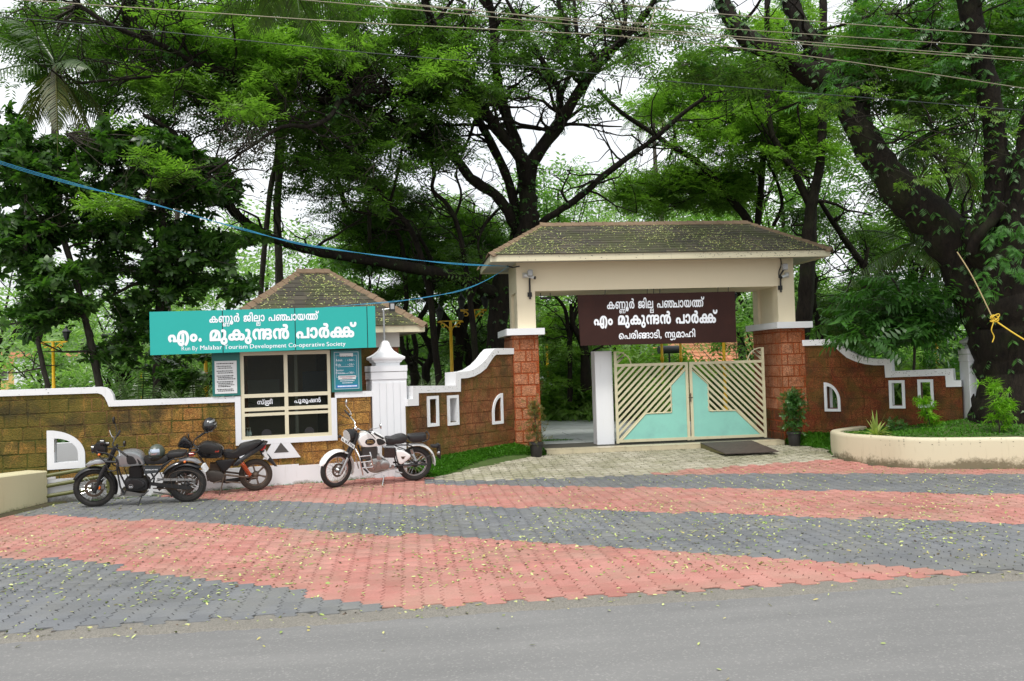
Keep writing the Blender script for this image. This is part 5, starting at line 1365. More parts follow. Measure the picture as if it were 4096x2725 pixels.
multi('thick black trunk behind the yellow lamp posts, left of the gateway column', None, [([(1058, 905), (1053, 854), (1060, 790), (1070, 730), (1100, 690), (1140, 640)], [26, 24, 24, 26, 30, 22]), ([(1085, 905), (1080, 840), (1070, 772), (1045, 764), (1010, 715), (957, 655), (905, 590), (860, 560), (810, 545)], [18, 17, 17, 19, 20, 18, 16, 10]), ([(1110, 900), (1098, 820), (1088, 760)], [13, 11, 10])],
      30, 65, [(1100, 560, 80, 60), (850, 600, 60, 40), (1110, 800, 50, 50)], 120)
multi('small forked tree seen through the gate opening, left of the white gate post', None, [([(1312, 925), (1312, 800), (1308, 760), (1300, 710), (1275, 680)], [13, 11, 9, 6]), ([(1310, 800), (1318, 740), (1336, 700), (1352, 670)], [12, 11, 9, 6]), ([(1350, 900), (1345, 800), (1320, 750), (1314, 700)], [26, 20, 13, 8])],
      30, 67, [(1290, 740, 60, 45), (1330, 800, 60, 60), (1290, 850, 50, 40)], 60, SRC_RAINB, spread=.45)
multi('slender dark tree with limbs arching far left above the kiosk roof', None, [([(1012, 905), (1000, 780), (985, 650), (948, 533), (896, 472), (838, 403), (777, 359), (700, 318), (640, 300)], [18, 16, 14, 13, 12, 10, 8, 6, 4]), ([(896, 472), (915, 400), (931, 321), (960, 280)], [7, 6, 5, 4]), ([(850, 560), (850, 480), (848, 431), (818, 393), (784, 290), (770, 220)], [9, 9, 8, 7, 5, 4]), ([(948, 533), (880, 500), (800, 480), (777, 437), (730, 400), (660, 390)], [7, 6, 5, 4, 3])],
      24.5, 82, [(800, 300, 100, 40), (720, 360, 80, 40), (900, 420, 60, 40)], 70, SRC_RAINB, bk=8, per=12, spread=.32)
multi('thin crooked dark tree left of the great trunk, forking against the sky', None, [([(1100, 905), (1090, 760), (1075, 640), (1057, 533), (1030, 472), (996, 437), (999, 393), (978, 338), (985, 290)], [15, 14, 12, 11, 10, 9, 8, 6, 4]), ([(1045, 505), (1062, 450), (1050, 400), (1065, 360)], [7, 6, 5, 3]), ([(1080, 700), (1110, 620), (1100, 560), (1125, 500)], [7, 6, 5, 4])],
      24.2, 86, [(1010, 330, 60, 30), (1080, 600, 50, 40)], 40, SRC_RAIN, bk=8, per=12, spread=.3)
# ---- 3 right of the gateway
multi('tall straight trunk clad in creepers rising behind the right end of the gateway roof', None, [([(1836, 800), (1850, 740), (1858, 640), (1862, 560), (1866, 500), (1873, 450), (1888, 375), (1894, 238), (1895, 102), (1894, -8)], [44, 40, 36, 34, 26, 22, 20, 19, 18]), ([(1868, 480), (1830, 400), (1812, 370), (1789, 337), (1770, 280), (1765, 153), (1766, -8)], [20, 19, 17, 14, 13, 12])],
      24.5, 71, [(1780, 230, 130, 70), (1850, 330, 90, 60), (1700, 300, 110, 60), (1830, 60, 110, 40)], 230, SRC_RAINB, bk=7)
multi('dark tree with a curved stem behind the gateway roof, right of centre', None, [([(1735, 560), (1744, 511), (1752, 420), (1758, 358), (1775, 300), (1800, 240), (1822, 180)], [17, 16, 14, 12, 10]), ([(1732, 545), (1724, 511), (1656, 426), (1598, 368), (1554, 344), (1512, 314), (1426, 256), (1375, 205)], [20, 18, 16, 13, 11, 8]), ([(1780, 520), (1800, 470), (1785, 410), (1768, 380)], [9, 8, 6])],
      27, 73, [(1600, 250, 120, 60), (1680, 430, 80, 50), (1600, 440, 120, 50), (1500, 420, 100, 50), (1700, 200, 80, 50)], 260, SRC_RAINB, bk=8)
multi('slender forked tree against the sky right of the gateway roof', None, [([(1890, 800), (1880, 730), (1873, 690), (1880, 640)], [16, 12, 8]), ([(2020, 720), (1990, 620), (1950, 560), (1910, 500), (1885, 460)], [18, 16, 13, 9]), ([(1925, 800), (1960, 740), (1985, 690), (1990, 620), (1998, 570)], [16, 13, 11, 8])],
      26, 75, [(1930, 720, 70, 60), (1900, 500, 40, 30), (2010, 560, 50, 40), (1990, 680, 60, 40)], 120, SRC_RAIN, bk=6, per=16)

# ---- 4 the huge old tree in the planter
YB = 17.2
T5 = empty('old_rain_tree', (0, 0, 0), 0, 'huge black-barked old tree growing out of the raised planter and leaning over the gate', 'tree')
mb = MB(); S5 = []; AN5 = []
def L5(pts, ws, y0, y1=None, k=0, seed=1, sides=16, bl=(.8, 2.2), m=5):
    P3 = vl(pts, y0, y1); R = rad(ws, y0, len(pts), y1); p, r_ = limb(mb, P3, R, .02, m, sides, seed); S5.extend(zip(p, r_)); AN5.extend(p)
    if k: branchlets(mb, p, r_, k, seed, bl, .1, AN5, 2, .25)
L5([(2350, 1000), (2345, 950), (2345, 860), (2338, 780), (2330, 700), (2318, 620), (2300, 560)], [235, 205, 185, 175, 165, 150, 120], YB, YB-.1, seed=1, sides=22)
L5([(2305, 900), (2285, 800), (2262, 720), (2215, 620), (2167, 532), (2082, 443), (2014, 358), (1963, 273), (1925, 200), (1877, 177), (1792, 126), (1717, 85), (1680, 40), (1655, -12)], [100, 100, 96, 100, 104, 88, 72, 62, 60, 58, 50, 42, 38, 34], YB+.2, 18.6, 6, 2, sides=18)
L5([(1945, 230), (1915, 180), (1894, 136), (1870, 100), (1847, 68), (1813, -12)], [56, 52, 46, 42, 40], 17.9, 18.9, 4, 3)
L5([(2000, 330), (1985, 260), (1983, 191), (1987, 102), (1984, 50), (1975, -12)], [40, 34, 30, 27, 26], 18.0, 19.5, 4, 4)
L5([(2290, 640), (2250, 560), (2262, 520), (2286, 477), (2296, 392), (2286, 273), (2263, 153), (2240, 60), (2228, -12)], [70, 60, 56, 56, 55, 52, 50, 50], YB, 16.2, 4, 5)
L5([(2345, 660), (2330, 560), (2340, 450), (2362, 340), (2390, 200), (2400, 60)], [110, 70, 55, 50, 44], YB-.2, 15.9, 5, 6)
L5([(2235, 580), (2250, 545), (2290, 500), (2310, 470)], [26, 24, 22], YB-.4, 16.3, 0, 7)
L5([(1983, 150), (2040, 115), (2110, 85), (2180, 70), (2230, 60)], [14, 13, 12, 11], 18.8, 17, 6, 8, 8)
L5([(1985, 120), (2060, 130), (2150, 98), (2200, 60), (2260, 10)], [9, 8, 7, 5], 19, 16, 6, 9, 8)
L5([(1990, 100), (2030, 50), (2080, 20), (2120, -6)], [12, 10, 8], 19, 18, 4, 10, 8)
L5([(1860, 75), (1930, 60), (1990, 40), (2070, 30)], [8, 7, 6, 4], 18.5, 17, 4, 11, 8)
L5([(1700, 60), (1730, 30), (1755, -8)], [8, 7, 5], 18.6, 18, 3, 12, 8)
L5([(1960, 300), (2040, 330), (2120, 300), (2190, 310), (2250, 300)], [5, 4, 3], 17, 15, 5, 13, 6)
mb.build('trunk', M_BARK, T5, smooth=True, angle=70)
mb = MB()
reg5 = [(2120, 60, 230, 70), (2290, 130, 90, 80), (1960, 90, 90, 60), (1700, 130, 80, 60), (1950, 210, 90, 30), (2140, 200, 150, 50), (2330, 60, 60, 60)]
_, cl = add_crown(T5, SRC_BROAD, reg5, 90, 12, .40, (16, 19.5), 41, scale=(.5, .85)); twigs_to(mb, cl, AN5, 9, .9, .007)
_, cl = add_crown(T5, SRC_RAIN, reg5+[(1620, 110, 60, 80)], 190, 18, .35, (17.5, 21.5), 42, name='fine_foliage'); twigs_to(mb, cl, AN5, 10, .4, .008)
_, cl = add_crown(T5, SRC_LIMEB, [(1970, 220, 60, 20), (2060, 300, 80, 30), (2120, 400, 60, 30), (2180, 260, 60, 30), (2140, 350, 60, 40), (2300, 330, 40, 40), (1990, 350, 30, 20)], 34, 8, .25, (15.8, 17), 43, holes=False, scale=(.4, .7), name='hanging_foliage'); twigs_to(mb, cl, AN5, 11, 1, .006)
tag(mb.build('twigs', M_BARKG, T5), kind='stuff')
epiphytes(T5, [s for s in S5 if s[1] > .12], 1500, 6, scale=(.8, 1.6))
r9 = random.Random(8); P2 = []; R2_ = []; S2_ = []
for (u, v, n) in ((2260, 640, 6), (2300, 600, 8), (2330, 570, 8), (2290, 540, 5), (2350, 520, 8), (2340, 620, 5), (2310, 520, 5), (2270, 660, 4)):
    P = at(u, v, 16.15)
    for k in range(n): P2.append((P.x+r9.gauss(0, .05), P.y, P.z+r9.gauss(0, .05))); R2_.append((r9.gauss(-.3, .5), r9.uniform(.1, 1.1), r9.uniform(-2.9, -.2))); S2_.append(r9.uniform(.7, 1.1))
foliage('bird_nest_fern', P2, R2_, S2_, SRC_FERN, T5)
# yellow rope tied round it
t = empty('rope', (0, 0, 0), 0, 'yellow rope knotted and stretched across the trunk of the huge tree', 'rope')
MB().tube(smooth_path([at(2203, 580, 16.0), at(2240, 640, 15.9), at(2286, 735, 15.8)], 4), .011, 6).build('upper_rope', M_ROPE2, t)
MB().tube(smooth_path([at(2286, 735, 15.8), at(2330, 765, 15.5), at(2400, 808, 15.0)], 4), .014, 6).build('lower_rope', M_ROPE, t)
mb = MB(); C = at(2287, 737, 15.75)
for a in range(5): mb.tube([(C.x+.07*math.cos(q+a)*(.6+.2*a), C.y-.01*a, C.z+.06*math.sin(q)*(.6+.15*a)+.01*a) for q in np.linspace(0, 5.6, 12)], .011, 5)
mb.tube(smooth_path([at(2287, 742, 15.7), at(2282, 760, 15.7), at(2288, 775, 15.7), at(2284, 788, 15.7)], 4), .010, 5)
mb.build('knot', M_ROPE, t)
# broad pinnate branch hanging over the right wing wall
t = empty('leafy_sapling', (0, 0, 0), 0, 'young tree with large drooping pinnate leaves hanging over the right wing wall', 'tree'); m_ = MB(); an = []
for i, (pts, ws) in enumerate([([(2100, 900), (2105, 800), (2090, 720), (2060, 650), (2030, 620)], [7, 6, 5, 3]), ([(2092, 740), (2150, 690), (2200, 640)], [4, 3, 2]), ([(2095, 730), (2020, 700), (1970, 720)], [4, 3, 2]), ([(2085, 700), (2120, 640), (2135, 600)], [4, 3, 2])]):
    p, r_ = limb(m_, vl(pts, 19.3, 18.6), rad(ws, 19, len(pts)), .05, 4, 6, i); an += p
o, cl = add_crown(t, SRC_BROAD, [(2080, 680, 110, 45), (2010, 740, 75, 40), (2110, 745, 90, 40), (1985, 790, 30, 26), (2190, 720, 40, 40)], 85, 8, .20, (18.0, 20.0), 81, holes=False, scale=(.9, 1.5), tiltz=.5, flat=.6)
twigs_to(m_, cl, an, 12, .9, .004); m_.build('trunk', M_BARKG, t, smooth=True)

# ---- 5 almond trees at the left
def almond(lab, stems, y, crown, ncl, seed, per=9):
    t = empty('almond_tree', (0, 0, 0), 0, lab, 'tree'); m_ = MB(); an = []
    for i, (pts, ws) in enumerate(stems):
        p, r_ = limb(m_, vl(pts, y, y-.2), rad(ws, y, len(pts)), .03, 4, 9, seed+i); an.extend(p); branchlets(m_, p, r_, 6, seed*7+i, (.5, 1.6), .1, an, 2)
    o, cl = add_crown(t, SRC_ALM, crown, ncl, per, .26, (y-1.0, y+1.2), seed+9, scale=(.7, 1.25), flat=.6, tiltz=.8)
    twigs_to(m_, cl, an, seed, .8, .009); m_.build('trunk', M_BARKG, t, smooth=True, angle=60)
almond('dark big-leaved tree with a spotted leaning trunk, second from the left above the boundary wall', [([(236, 930), (229, 887), (208, 784), (191, 709), (171, 631), (147, 552), (130, 450), (125, 350)], [17, 16, 15, 14, 13, 12, 10, 6])], 20.5, [(200, 400, 200, 90), (120, 500, 120, 80), (260, 520, 80, 50), (60, 440, 60, 60), (330, 350, 100, 60)], 200, 101)
almond('slim big-leaved tree with a kinked trunk, leftmost above the boundary wall', [([(113, 930), (109, 885), (99, 846), (82, 757), (68, 672), (58, 569), (60, 480)], [11, 11, 10, 9, 8, 7])], 20, [(40, 560, 60, 60), (110, 620, 80, 40), (60, 720, 40, 40), (60, 800, 30, 30), (120, 690, 60, 36), (30, 300, 50, 40), (60, 370, 60, 40)], 130, 111)
almond('dark big-leaved tree with a straight black trunk just left of the teal signboard', [([(361, 930), (361, 914), (362, 826), (371, 655), (373, 518), (376, 430), (385, 340)], [19, 19, 18, 18, 17, 14, 9]), ([(371, 655), (340, 652), (308, 655), (256, 682), (205, 709), (180, 725)], [8, 8, 7, 6, 4]), ([(355, 660), (357, 600), (355, 518), (345, 430)], [7, 7, 6, 4])], 21, [(420, 440, 130, 90), (480, 560, 100, 60), (400, 640, 90, 50), (290, 600, 80, 60), (300, 740, 60, 60), (270, 800, 40, 40), (430, 860, 60, 40), (220, 620, 60, 40), (520, 640, 50, 40)], 250, 121)

# ---- 6 palms
def frond(mb, base, az, el, L_, seed, nl=34, droop=1.0, lw=.035, ll=.55):
    r = random.Random(seed); d = Vector((math.cos(az)*math.cos(el), math.sin(az)*math.cos(el), math.sin(el))); P = [Vector(base)]; n = 12
    for i in range(n): d = (d+Vector((0, 0, -droop*.11*(i/n+.3)))).normalized(); P.append(P[-1]+d*L_/n)
    mb.tube(P, [.022*(1-.07*i) for i in range(n+1)], 4, False)
    for k in range(nl):
        t = .14+.86*k/nl; i = min(int(t*n), n-1); f = t*n-i; p = P[i].lerp(P[i+1], f); tn = (P[i+1]-P[i]).normalized(); s = tn.cross(Vector((0, 0, 1))).normalized(); u = s.cross(tn)
        le = ll*math.sin(min(1, t*1.15+.12)*PI)**.5*(1.1-.5*t) if t < 1 else .1
        for sg in (-1, 1):
            dd = (tn*.55+s*sg*.9+Vector((0, 0, -.35-.3*r.random()))).normalized(); sd = dd.cross(u).normalized()*lw*.5; q1 = p+dd*le*.5; q2 = p+dd*le+Vector((0, 0, -le*.25))
            mb.add([p-sd*.6, p+sd*.6, q1+sd, q1-sd, q2], [(0, 1, 2, 3), (3, 2, 4)])
def palm(lab, trunk, ws, y, nf, L_, seed, group=None, mat=None, old=3, kids_=None, sweep=None, name='coconut_palm', frond_part=True, nl=34):
    t = empty(name, (0, 0, 0), 0, lab, 'palm tree', group); r = random.Random(seed)
    if trunk:
        m_ = MB(); p, r_ = limb(m_, vl(trunk, y), rad(ws, y, len(trunk)), .012, 5, 9, seed); m_.build('trunk', M_PALMB, t, smooth=True, angle=60); top_ = Vector(p[-1])
    else: top_ = sweep
    for k in range(nf):
        m_ = MB(); az = k*2.4+r.uniform(-.3, .3); el = r.uniform(-.5, 1.1) if k >= old else r.uniform(-1.1, -.5)
        frond(m_, top_, az, el, L_*r.uniform(.8, 1.1), seed*50+k, nl, r.uniform(.8, 1.5)); m_.build('frond', M_PALMY if k < old else (mat or M_PALM), t)
    return t
palm('coconut palm with yellowing drooping fronds at the upper left corner', [(136, 520), (132, 400), (126, 290), (124, 200), (128, 150)], [13, 14, 15, 15, 13], 21, 20, 2.9, 5, old=6)
palm('coconut palm with a pale thin trunk left of the teal sign', [(386, 760), (388, 640), (398, 570), (408, 500), (415, 380)], [12, 12, 12, 11], 33, 10, 3.4, 6)
palm('thin palm trunk left of the kiosk roof, the left of a close pair', [(598, 760), (600, 679), (606, 600), (612, 535), (622, 440), (640, 330), (650, 60), (652, -90)], [13, 12, 12, 12, 10], 27, 12, 3.8, 7)
palm('thick dark palm trunk directly left of the kiosk roof, the right of a close pair', [(644, 760), (643, 648), (640, 560), (638, 480), (648, 330), (658, 260), (680, 80), (700, -40)], [18, 17, 17, 16, 15], 26, 15, 3.6, 8)
palm('pale slender palm standing far behind the gateway roof left of its ridge end', [(1528, 540), (1520, 480), (1512, 420), (1506, 330), (1503, 240)], [11, 11, 9, 8], 42, 12, 3.0, 9)
palm('palm with long drooping fronds between the two great leaning trunks', None, None, 22, 20, 3.0, 10, sweep=at(2150, 300, 19.5), old=5)
palm('palm with dark feathery fronds behind the right wing wall', None, None, 22, 18, 2.8, 11, sweep=at(2105, 560, 19.6), old=2)
palm('palm crown at the far upper right behind the tree trunks', None, None, 22, 16, 4.0, 12, sweep=at(2330, 250, 21), old=2)
palm('palm with hanging fronds high in the canopy above the kiosk', None, None, 19, 18, 2.6, 13, sweep=at(660, -45, 18.6), old=0)
def palm_bush(lab, u, v, y, n, L_, seed, mat=None, zb=1.15):
    t = empty('palm_bush', (0, 0, 0), 0, lab, 'palm'); P = at(u, v, y); P.z = .1; r = random.Random(seed); m_ = MB(); m_.tube([P, P+Vector((.03, 0, .5)), P+Vector((0, 0, zb+.05))], [.09, .07, .06], 8); m_.build('trunk', M_PALMB, t, True); P.z = zb-.3
    for k in range(n):
        m_ = MB(); frond(m_, P+Vector((r.uniform(-.1, .1), r.uniform(-.1, .1), .35)), k*2.4, r.uniform(.7, 1.35), L_*r.uniform(.8, 1.1), seed*9+k, 26, 1.3, .022, .34); m_.build('frond', mat or M_PALM, t)
palm_bush('young feathery palm behind the boundary wall, left of a pair', 320, 890, 19.6, 11, 1.55, 21)
palm_bush('young feathery palm behind the boundary wall, right of a pair near the teal board', 440, 890, 19.4, 11, 1.35, 22)
palm_bush('young palm showing above the low wall between the pillar and the gateway', 975, 870, 21, 10, 1.3, 23)
palm_bush('palm behind the closed gate showing above its right leaf', 1700, 800, 27, 14, 2.9, 24, None, .4)
palm_bush('palm behind the closed gate, showing above the middle of the gate', 1620, 840, 31, 12, 2.6, 25, None, .4)

# ---- 7 background trees, each its own
r7 = random.Random(77)
bg_spots = [(-20, 700, 45, 1.2), (190, 790, 42, .9), (300, 760, 36, .9), (430, 780, 44, 1.1), (520, 700, 46, 1.2), (540, 830, 34, .7), (150, 640, 60, 1.3), (620, 620, 52, 1.2), (860, 720, 45, 1.0), (880, 820, 36, .8), (1000, 740, 48, 1.2), (1120, 780, 44, 1.0), 
            (1090, 560, 55, 1.3), (1290, 640, 50, 1.1), (1370, 740, 46, 1.0), (1440, 800, 55, .9), (1260, 800, 42, .9), (1720, 520, 50, 1.2), (1640, 560, 64, 1.4), (1350, 500, 72, .8), (1460, 490, 74, .9), (1570, 465, 72, .9), (1285, 440, 50, .7), (1680, 320, 60, 1.5), (1800, 440, 48, 1.2), (1740, 760, 40, .9),
            (1960, 740, 44, 1.0), (2040, 820, 36, .8), (2180, 780, 38, .9), (2060, 640, 46, 1.1), (2150, 560, 44, 1.2), (2240, 460, 40, 1.2), (2080, 420, 46, 1.4), (2200, 300, 44, 1.3), (2320, 420, 40, 1.1), (2300, 200, 46, 1.3), (1790, 620, 46, .8),
            (90, 860, 34, .55), (250, 870, 32, .5), (1900, 640, 60, .7), (430, 600, 54, 1.2), (1160, 640, 40, 1.0), (820, 640, 40, .9)]
BGL = {}
whr = ['far left', 'left', 'left of centre', 'centre', 'right of centre', 'right', 'far right']
for i, (u, v, y, k) in enumerate(bg_spots):
    t = empty('background_tree', (0, 0, 0), 0, None, 'tree', 'leafy trees filling the background of the park')
    hx = ['at the left edge', 'left of the kiosk', 'behind the kiosk', 'between kiosk and gateway', 'behind the left half of the gateway', 'behind the right half of the gateway', 'right of the gateway', 'at the right edge'][min(7, max(0, int(u/2357*8)))]
    hv = 'high above the roofs' if v < 480 else ('at roof height' if v < 680 else ('low behind the walls' if v < 800 else 'just above the wall tops'))
    hd = 'nearer' if y < 44 else ('mid-distance' if y < 54 else 'distant')
    lb = f'{hd} leafy background tree {hv}, {hx}'; kk = [', the fuller one', ', the thinner one', ', with the palest leaves', ', set farthest back']
    nsame = BGL.get(lb, 0); BGL[lb] = nsame+1
    t['label'] = lb if nsame == 0 else lb.replace('leafy background tree', ['pale green background tree', 'spreading background tree', 'small-crowned background tree'][min(nsame-1, 2)])
    P = at(u, v, y); m_ = MB(); P.z = max(P.z, 1.6); R0 = 4.2*k*y/55 if y > 40 else 2.6*k
    base = Vector((P.x+r7.uniform(-.6, .6), P.y, 0.05)); pts = [base, base.lerp(P, .4)+Vector((r7.uniform(-.3, .3), 0, 0)), P]
    p, r_ = limb(m_, pts, [.16*k+.05, .13*k+.04, .07], .05, 4, 7, i); an = list(p)
    for b in range(5):
        a = r7.uniform(0, 6.28); q = P+Vector((math.cos(a)*R0*.7, math.sin(a)*R0*.5, r7.uniform(0, .6)*R0)); limb(m_, [p[len(p)//2], Vector(p[len(p)//2]).lerp(q, .5)+Vector((0, 0, .3)), q], [.08*k, .05*k, .02], .05, 3, 5, i+b)
    m_.build('trunk', M_BARK, t, smooth=True)
    rr8 = np.random.default_rng(500+i); n = int(620*min(k, 1.3)); nc = int(24*k)+6
    cen = rr8.normal(0, 1, (nc, 3)); cen /= np.linalg.norm(cen, axis=1)[:, None]; cen *= (rr8.uniform(.3, 1, nc)**.5)[:, None]*np.array([R0, R0*.7, R0*.72])
    idx = rr8.integers(0, nc, n); pos = cen[idx]+rr8.normal(0, 1, (n, 3))*R0*np.array([.15, .15, .07])+np.array(P)
    ok = np.array([(not in_hole(*pj(x), .9)) and x[2] > .3 for x in pos]); pos = pos[ok]; n = len(pos)
    if n < 5: continue
    hz = (u < 720 and v > 560) or (1250 < u < 1560 and v > 600) or y > 56  # these crowns take the leaf colour with haze painted in
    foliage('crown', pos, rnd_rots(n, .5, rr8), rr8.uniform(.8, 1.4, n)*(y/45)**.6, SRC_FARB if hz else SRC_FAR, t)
# hedge and bushes low behind the walls
def bush(lab, u, v, y, w_, h, n, seed, src=None, name='bush', z0=.1, cat='bush', group=None, scale=(.8, 1.3)):
    t = empty(name, at(u, v, y).xy.to_3d()+Vector((0, 0, z0)), 0, lab, cat, group); r = np.random.default_rng(seed)
    m_ = MB()
    for k in range(6): a = r.uniform(0, 6.28); m_.tube([(0, 0, 0), (math.cos(a)*w_*.3, math.sin(a)*w_*.3, h*.5), (math.cos(a)*w_*.6, math.sin(a)*w_*.6, h*.85)], [.012, .008, .004], 4, False)
    m_.build('stem', M_BARKG, t)
    d = r.normal(0, 1, (n, 3)); d /= np.linalg.norm(d, axis=1)[:, None]; d *= (r.uniform(.2, 1, n)**.4)[:, None]*np.array([w_, w_, h*.5]); d[:, 2] += h*.55
    foliage('foliage', d, rnd_rots(n, .7, r), r.uniform(*scale, n), src or SRC_BUSH, t); return t
bushes = [(40, 880, 20, 1.0, .9, 'dark bush behind the left end of the boundary wall'), (185, 898, 21, .8, .7, 'bush behind the boundary wall right of the yellow lamp post'), (500, 890, 24, 1.0, 1.1, 'bush behind the boundary wall beside the notice board'),
          (1268, 930, 33, 1.3, 1.0, 'green flower bush inside the park beside the yellow post'), (1330, 935, 32, 1.4, 1.3, 'shrub beside the bench inside the park'), (1290, 935, 31, .7, .7, 'small shrub behind the flower pots'), (1440, 900, 30, 1.3, 1.4, 'bush behind the left gate leaf'), (1520, 860, 36, 2.0, 2.4, 'round bright bush above the middle of the left gate leaf'), (1690, 900, 32, 1.4, 1.5, 'bush behind the right gate leaf'), (1600, 920, 33, 1.4, 1.0, 'low bush behind the closed gate centre'),
          (2130, 900, 23, 1.0, 1.5, 'bush seen through the slots of the right wing wall'), (1990, 850, 24, 1.2, 2.4, 'tall bush behind the right wing wall beside the gateway pier'), (2190, 860, 23, .9, 2.2, 'dark bush behind the right end of the right wing wall'), (1110, 860, 26, 1.2, 1.8, 'bush behind the left wing wall beside the gateway pier'), (890, 880, 22, .8, 1.6, 'bush behind the white pillar')]
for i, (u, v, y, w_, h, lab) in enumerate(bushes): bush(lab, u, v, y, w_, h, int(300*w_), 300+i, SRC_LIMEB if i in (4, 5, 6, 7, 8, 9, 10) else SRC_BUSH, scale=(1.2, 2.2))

# ---- 8 grass, planter plants, pots
def grass(name, poly, n, seed, zf, scale=(.7, 1.4)):
    r = np.random.default_rng(seed); xs = [p[0] for p in poly]; ys = [p[1] for p in poly]; pos = []
    while len(pos) < n:
        x, y = r.uniform(min(xs), max(xs)), r.uniform(min(ys), max(ys))
        if inpoly(x, y, poly): pos.append((x, y, zf(x, y)))
    o = foliage(name, pos, rnd_rots(n, .18, r), r.uniform(*scale, n), SRC_GRASS); tag(o, kind='stuff'); return o
def zmound(x, y):
    d1 = -((x-FD.o.x)*FD.n.x+(y-FD.o.y)*FD.n.y); d2 = -((x-FE.o.x)*FE.n.x+(y-FE.o.y)*FE.n.y)
    d = d1 if x < 4 else d2; return .0+gz(x, y)+.24*max(0, min(1, 1-d/.62))
mq = MB(); uu = np.linspace(-.1, 3.2, 34)
for fr_, sg in ((FD, 1), (FE, 1)):
    for i in range(33):
        for j in range(6):
            q = []
            for (s_, n_) in ((uu[i], -.62*j/6), (uu[i+1], -.62*j/6), (uu[i+1], -.62*(j+1)/6), (uu[i], -.62*(j+1)/6)): w_ = fr_.w(s_, n_, 0); q.append((w_.x, w_.y, zmound(w_.x, w_.y)-.004))
            if fr_ is FE and q[0][0] > 10.1: continue
            mq.add(q, [(0, 1, 2, 3)])
tag(mq.build('lawn_mound', M_TURF), kind='structure')
sheet('lawn_corner', [(9.0, 17.9), (9.9, 19.7), (9.4, 20.3), (8.76, 20.25), (8.74, 19.95), (9.1, 19.4), (9.2, 18.9), (8.95, 18.3)], lambda x, y: .022+gz(x, y), M_TURF)
grass('grass', [p for p in GRASSL], 9500, 1, zmound, scale=(.8, 1.6))
grass('grass', [(8.98, 17.9), (10.2, 19.3), (9.4, 20.3), (8.76, 20.25), (8.74, 19.95), (9.1, 19.4), (9.2, 18.9), (8.95, 18.3)], 3400, 2, zmound, scale=(.8, 1.6))
grass('grass', offs(op, .18)+[(16, 19.2), (13, 18.6), (12.2, 18.3), (9.9, 19.75), (9.0, 18.4)], 9000, 3, lambda x, y: pl_z(x, y)-.01)
wp = [FA.w(s_, n_, 0) for s_, n_ in ((-5.2, -.055), (1.2, -.055), (1.2, -.13), (-5.2, -.11))]
grass('weeds', [(p.x, p.y) for p in wp], 420, 11, lambda x, y: .01+gz(x, y), scale=(.25, .6))
kp_ = offs(op, -.03)[30:]; 
grass('weeds', [(p[0], p[1]) for p in kp_]+[(p[0], p[1]) for p in offs(op, 0)[30:][::-1]], 160, 12, lambda x, y: .01+gz(x, y), scale=(.2, .45))
grass('grass', [(2.9, 22.3), (4.1, 22.35), (4.2, 22.7), (3.4, 22.8), (2.9, 23.4), (2.7, 23)], 500, 4, lambda x, y: .25)
GM = None
def wispy(lab, u, v, z, y, blobs, seed):
    P = at(u, v, y); t = empty('thread_leaf_shrub', (P.x, P.y, z), 0, lab, 'shrub', 'lime thread-leaved shrubs in the planter'); r = np.random.default_rng(seed); m_ = MB(); pos = []
    for (dx, dz, rr_, n) in blobs:
        m_.tube(smooth_path([(0, 0, 0), (dx*.4, 0, dz*.5), (dx, 0, dz)], 3), .007, 4, False)
        pos += [(dx+r.normal(0, rr_), r.normal(0, rr_), dz+r.normal(0, rr_)) for _ in range(n)]
    m_.build('stem', M_BARKG, t); n = len(pos); foliage('foliage', pos, rnd_rots(n, .5, r), r.uniform(.7, 1.2, n), SRC_WISP, t)
P = at(2142, 955, 18.0); wispy('lime thread-leaved shrub in front of the slots of the right wing wall', 2142, 955, P.z-.35, 18.0, [(-.16, .62, .09, 16), (-.08, .40, .09, 14), (.05, .22, .08, 12), (.2, .12, .07, 9), (.1, .05, .08, 8)], 1)
P = at(2300, 985, 16.0); wispy('taller lime thread-leaved shrub in front of the huge tree trunk', 2300, 985, P.z-.1, 16.0, [(-.08, .85, .08, 14), (.1, .65, .1, 16), (.0, .48, .11, 18), (.12, .38, .1, 14), (-.02, .22, .08, 8)], 2)
P = at(2017, 1000, 17.4); t = empty('spider_plant', (P.x, P.y, pl_z(P.x, P.y)), 0, 'cream striped spider plant at the left end of the raised planter', 'plant'); r9 = random.Random(4)
for k in range(44):
    m_ = MB(); a = r9.uniform(0, 6.28); e = r9.uniform(.25, 1.45); l = r9.uniform(.42, .66); d = Vector((math.cos(a)*math.cos(e), math.sin(a)*math.cos(e), math.sin(e))); s = d.cross(Vector((0, 0, 1))).normalized()*.027; vs = []
    for q in range(6): tt = q/5; c = d*l*tt+Vector((0, 0, -.5*l*tt*tt*math.cos(e))); w_ = (1-tt**3)*.95+.05; vs += [c-s*w_, c+s*w_]
    m_.add(vs, [(2*q, 2*q+1, 2*q+3, 2*q+2) for q in range(5)]); m_.build('leaf', M_VARIEG, t)
bush('small round bush at the foot of the right wing wall beside the planter nose', 1930, 1010, 18.9, .17, .36, 160, 401, None, z0=.14, scale=(.4, .6))
bush('low green bush in the planter behind the spider plant', 2062, 985, 18.3, .25, .25, 120, 402, None, z0=.52, scale=(.4, .6))
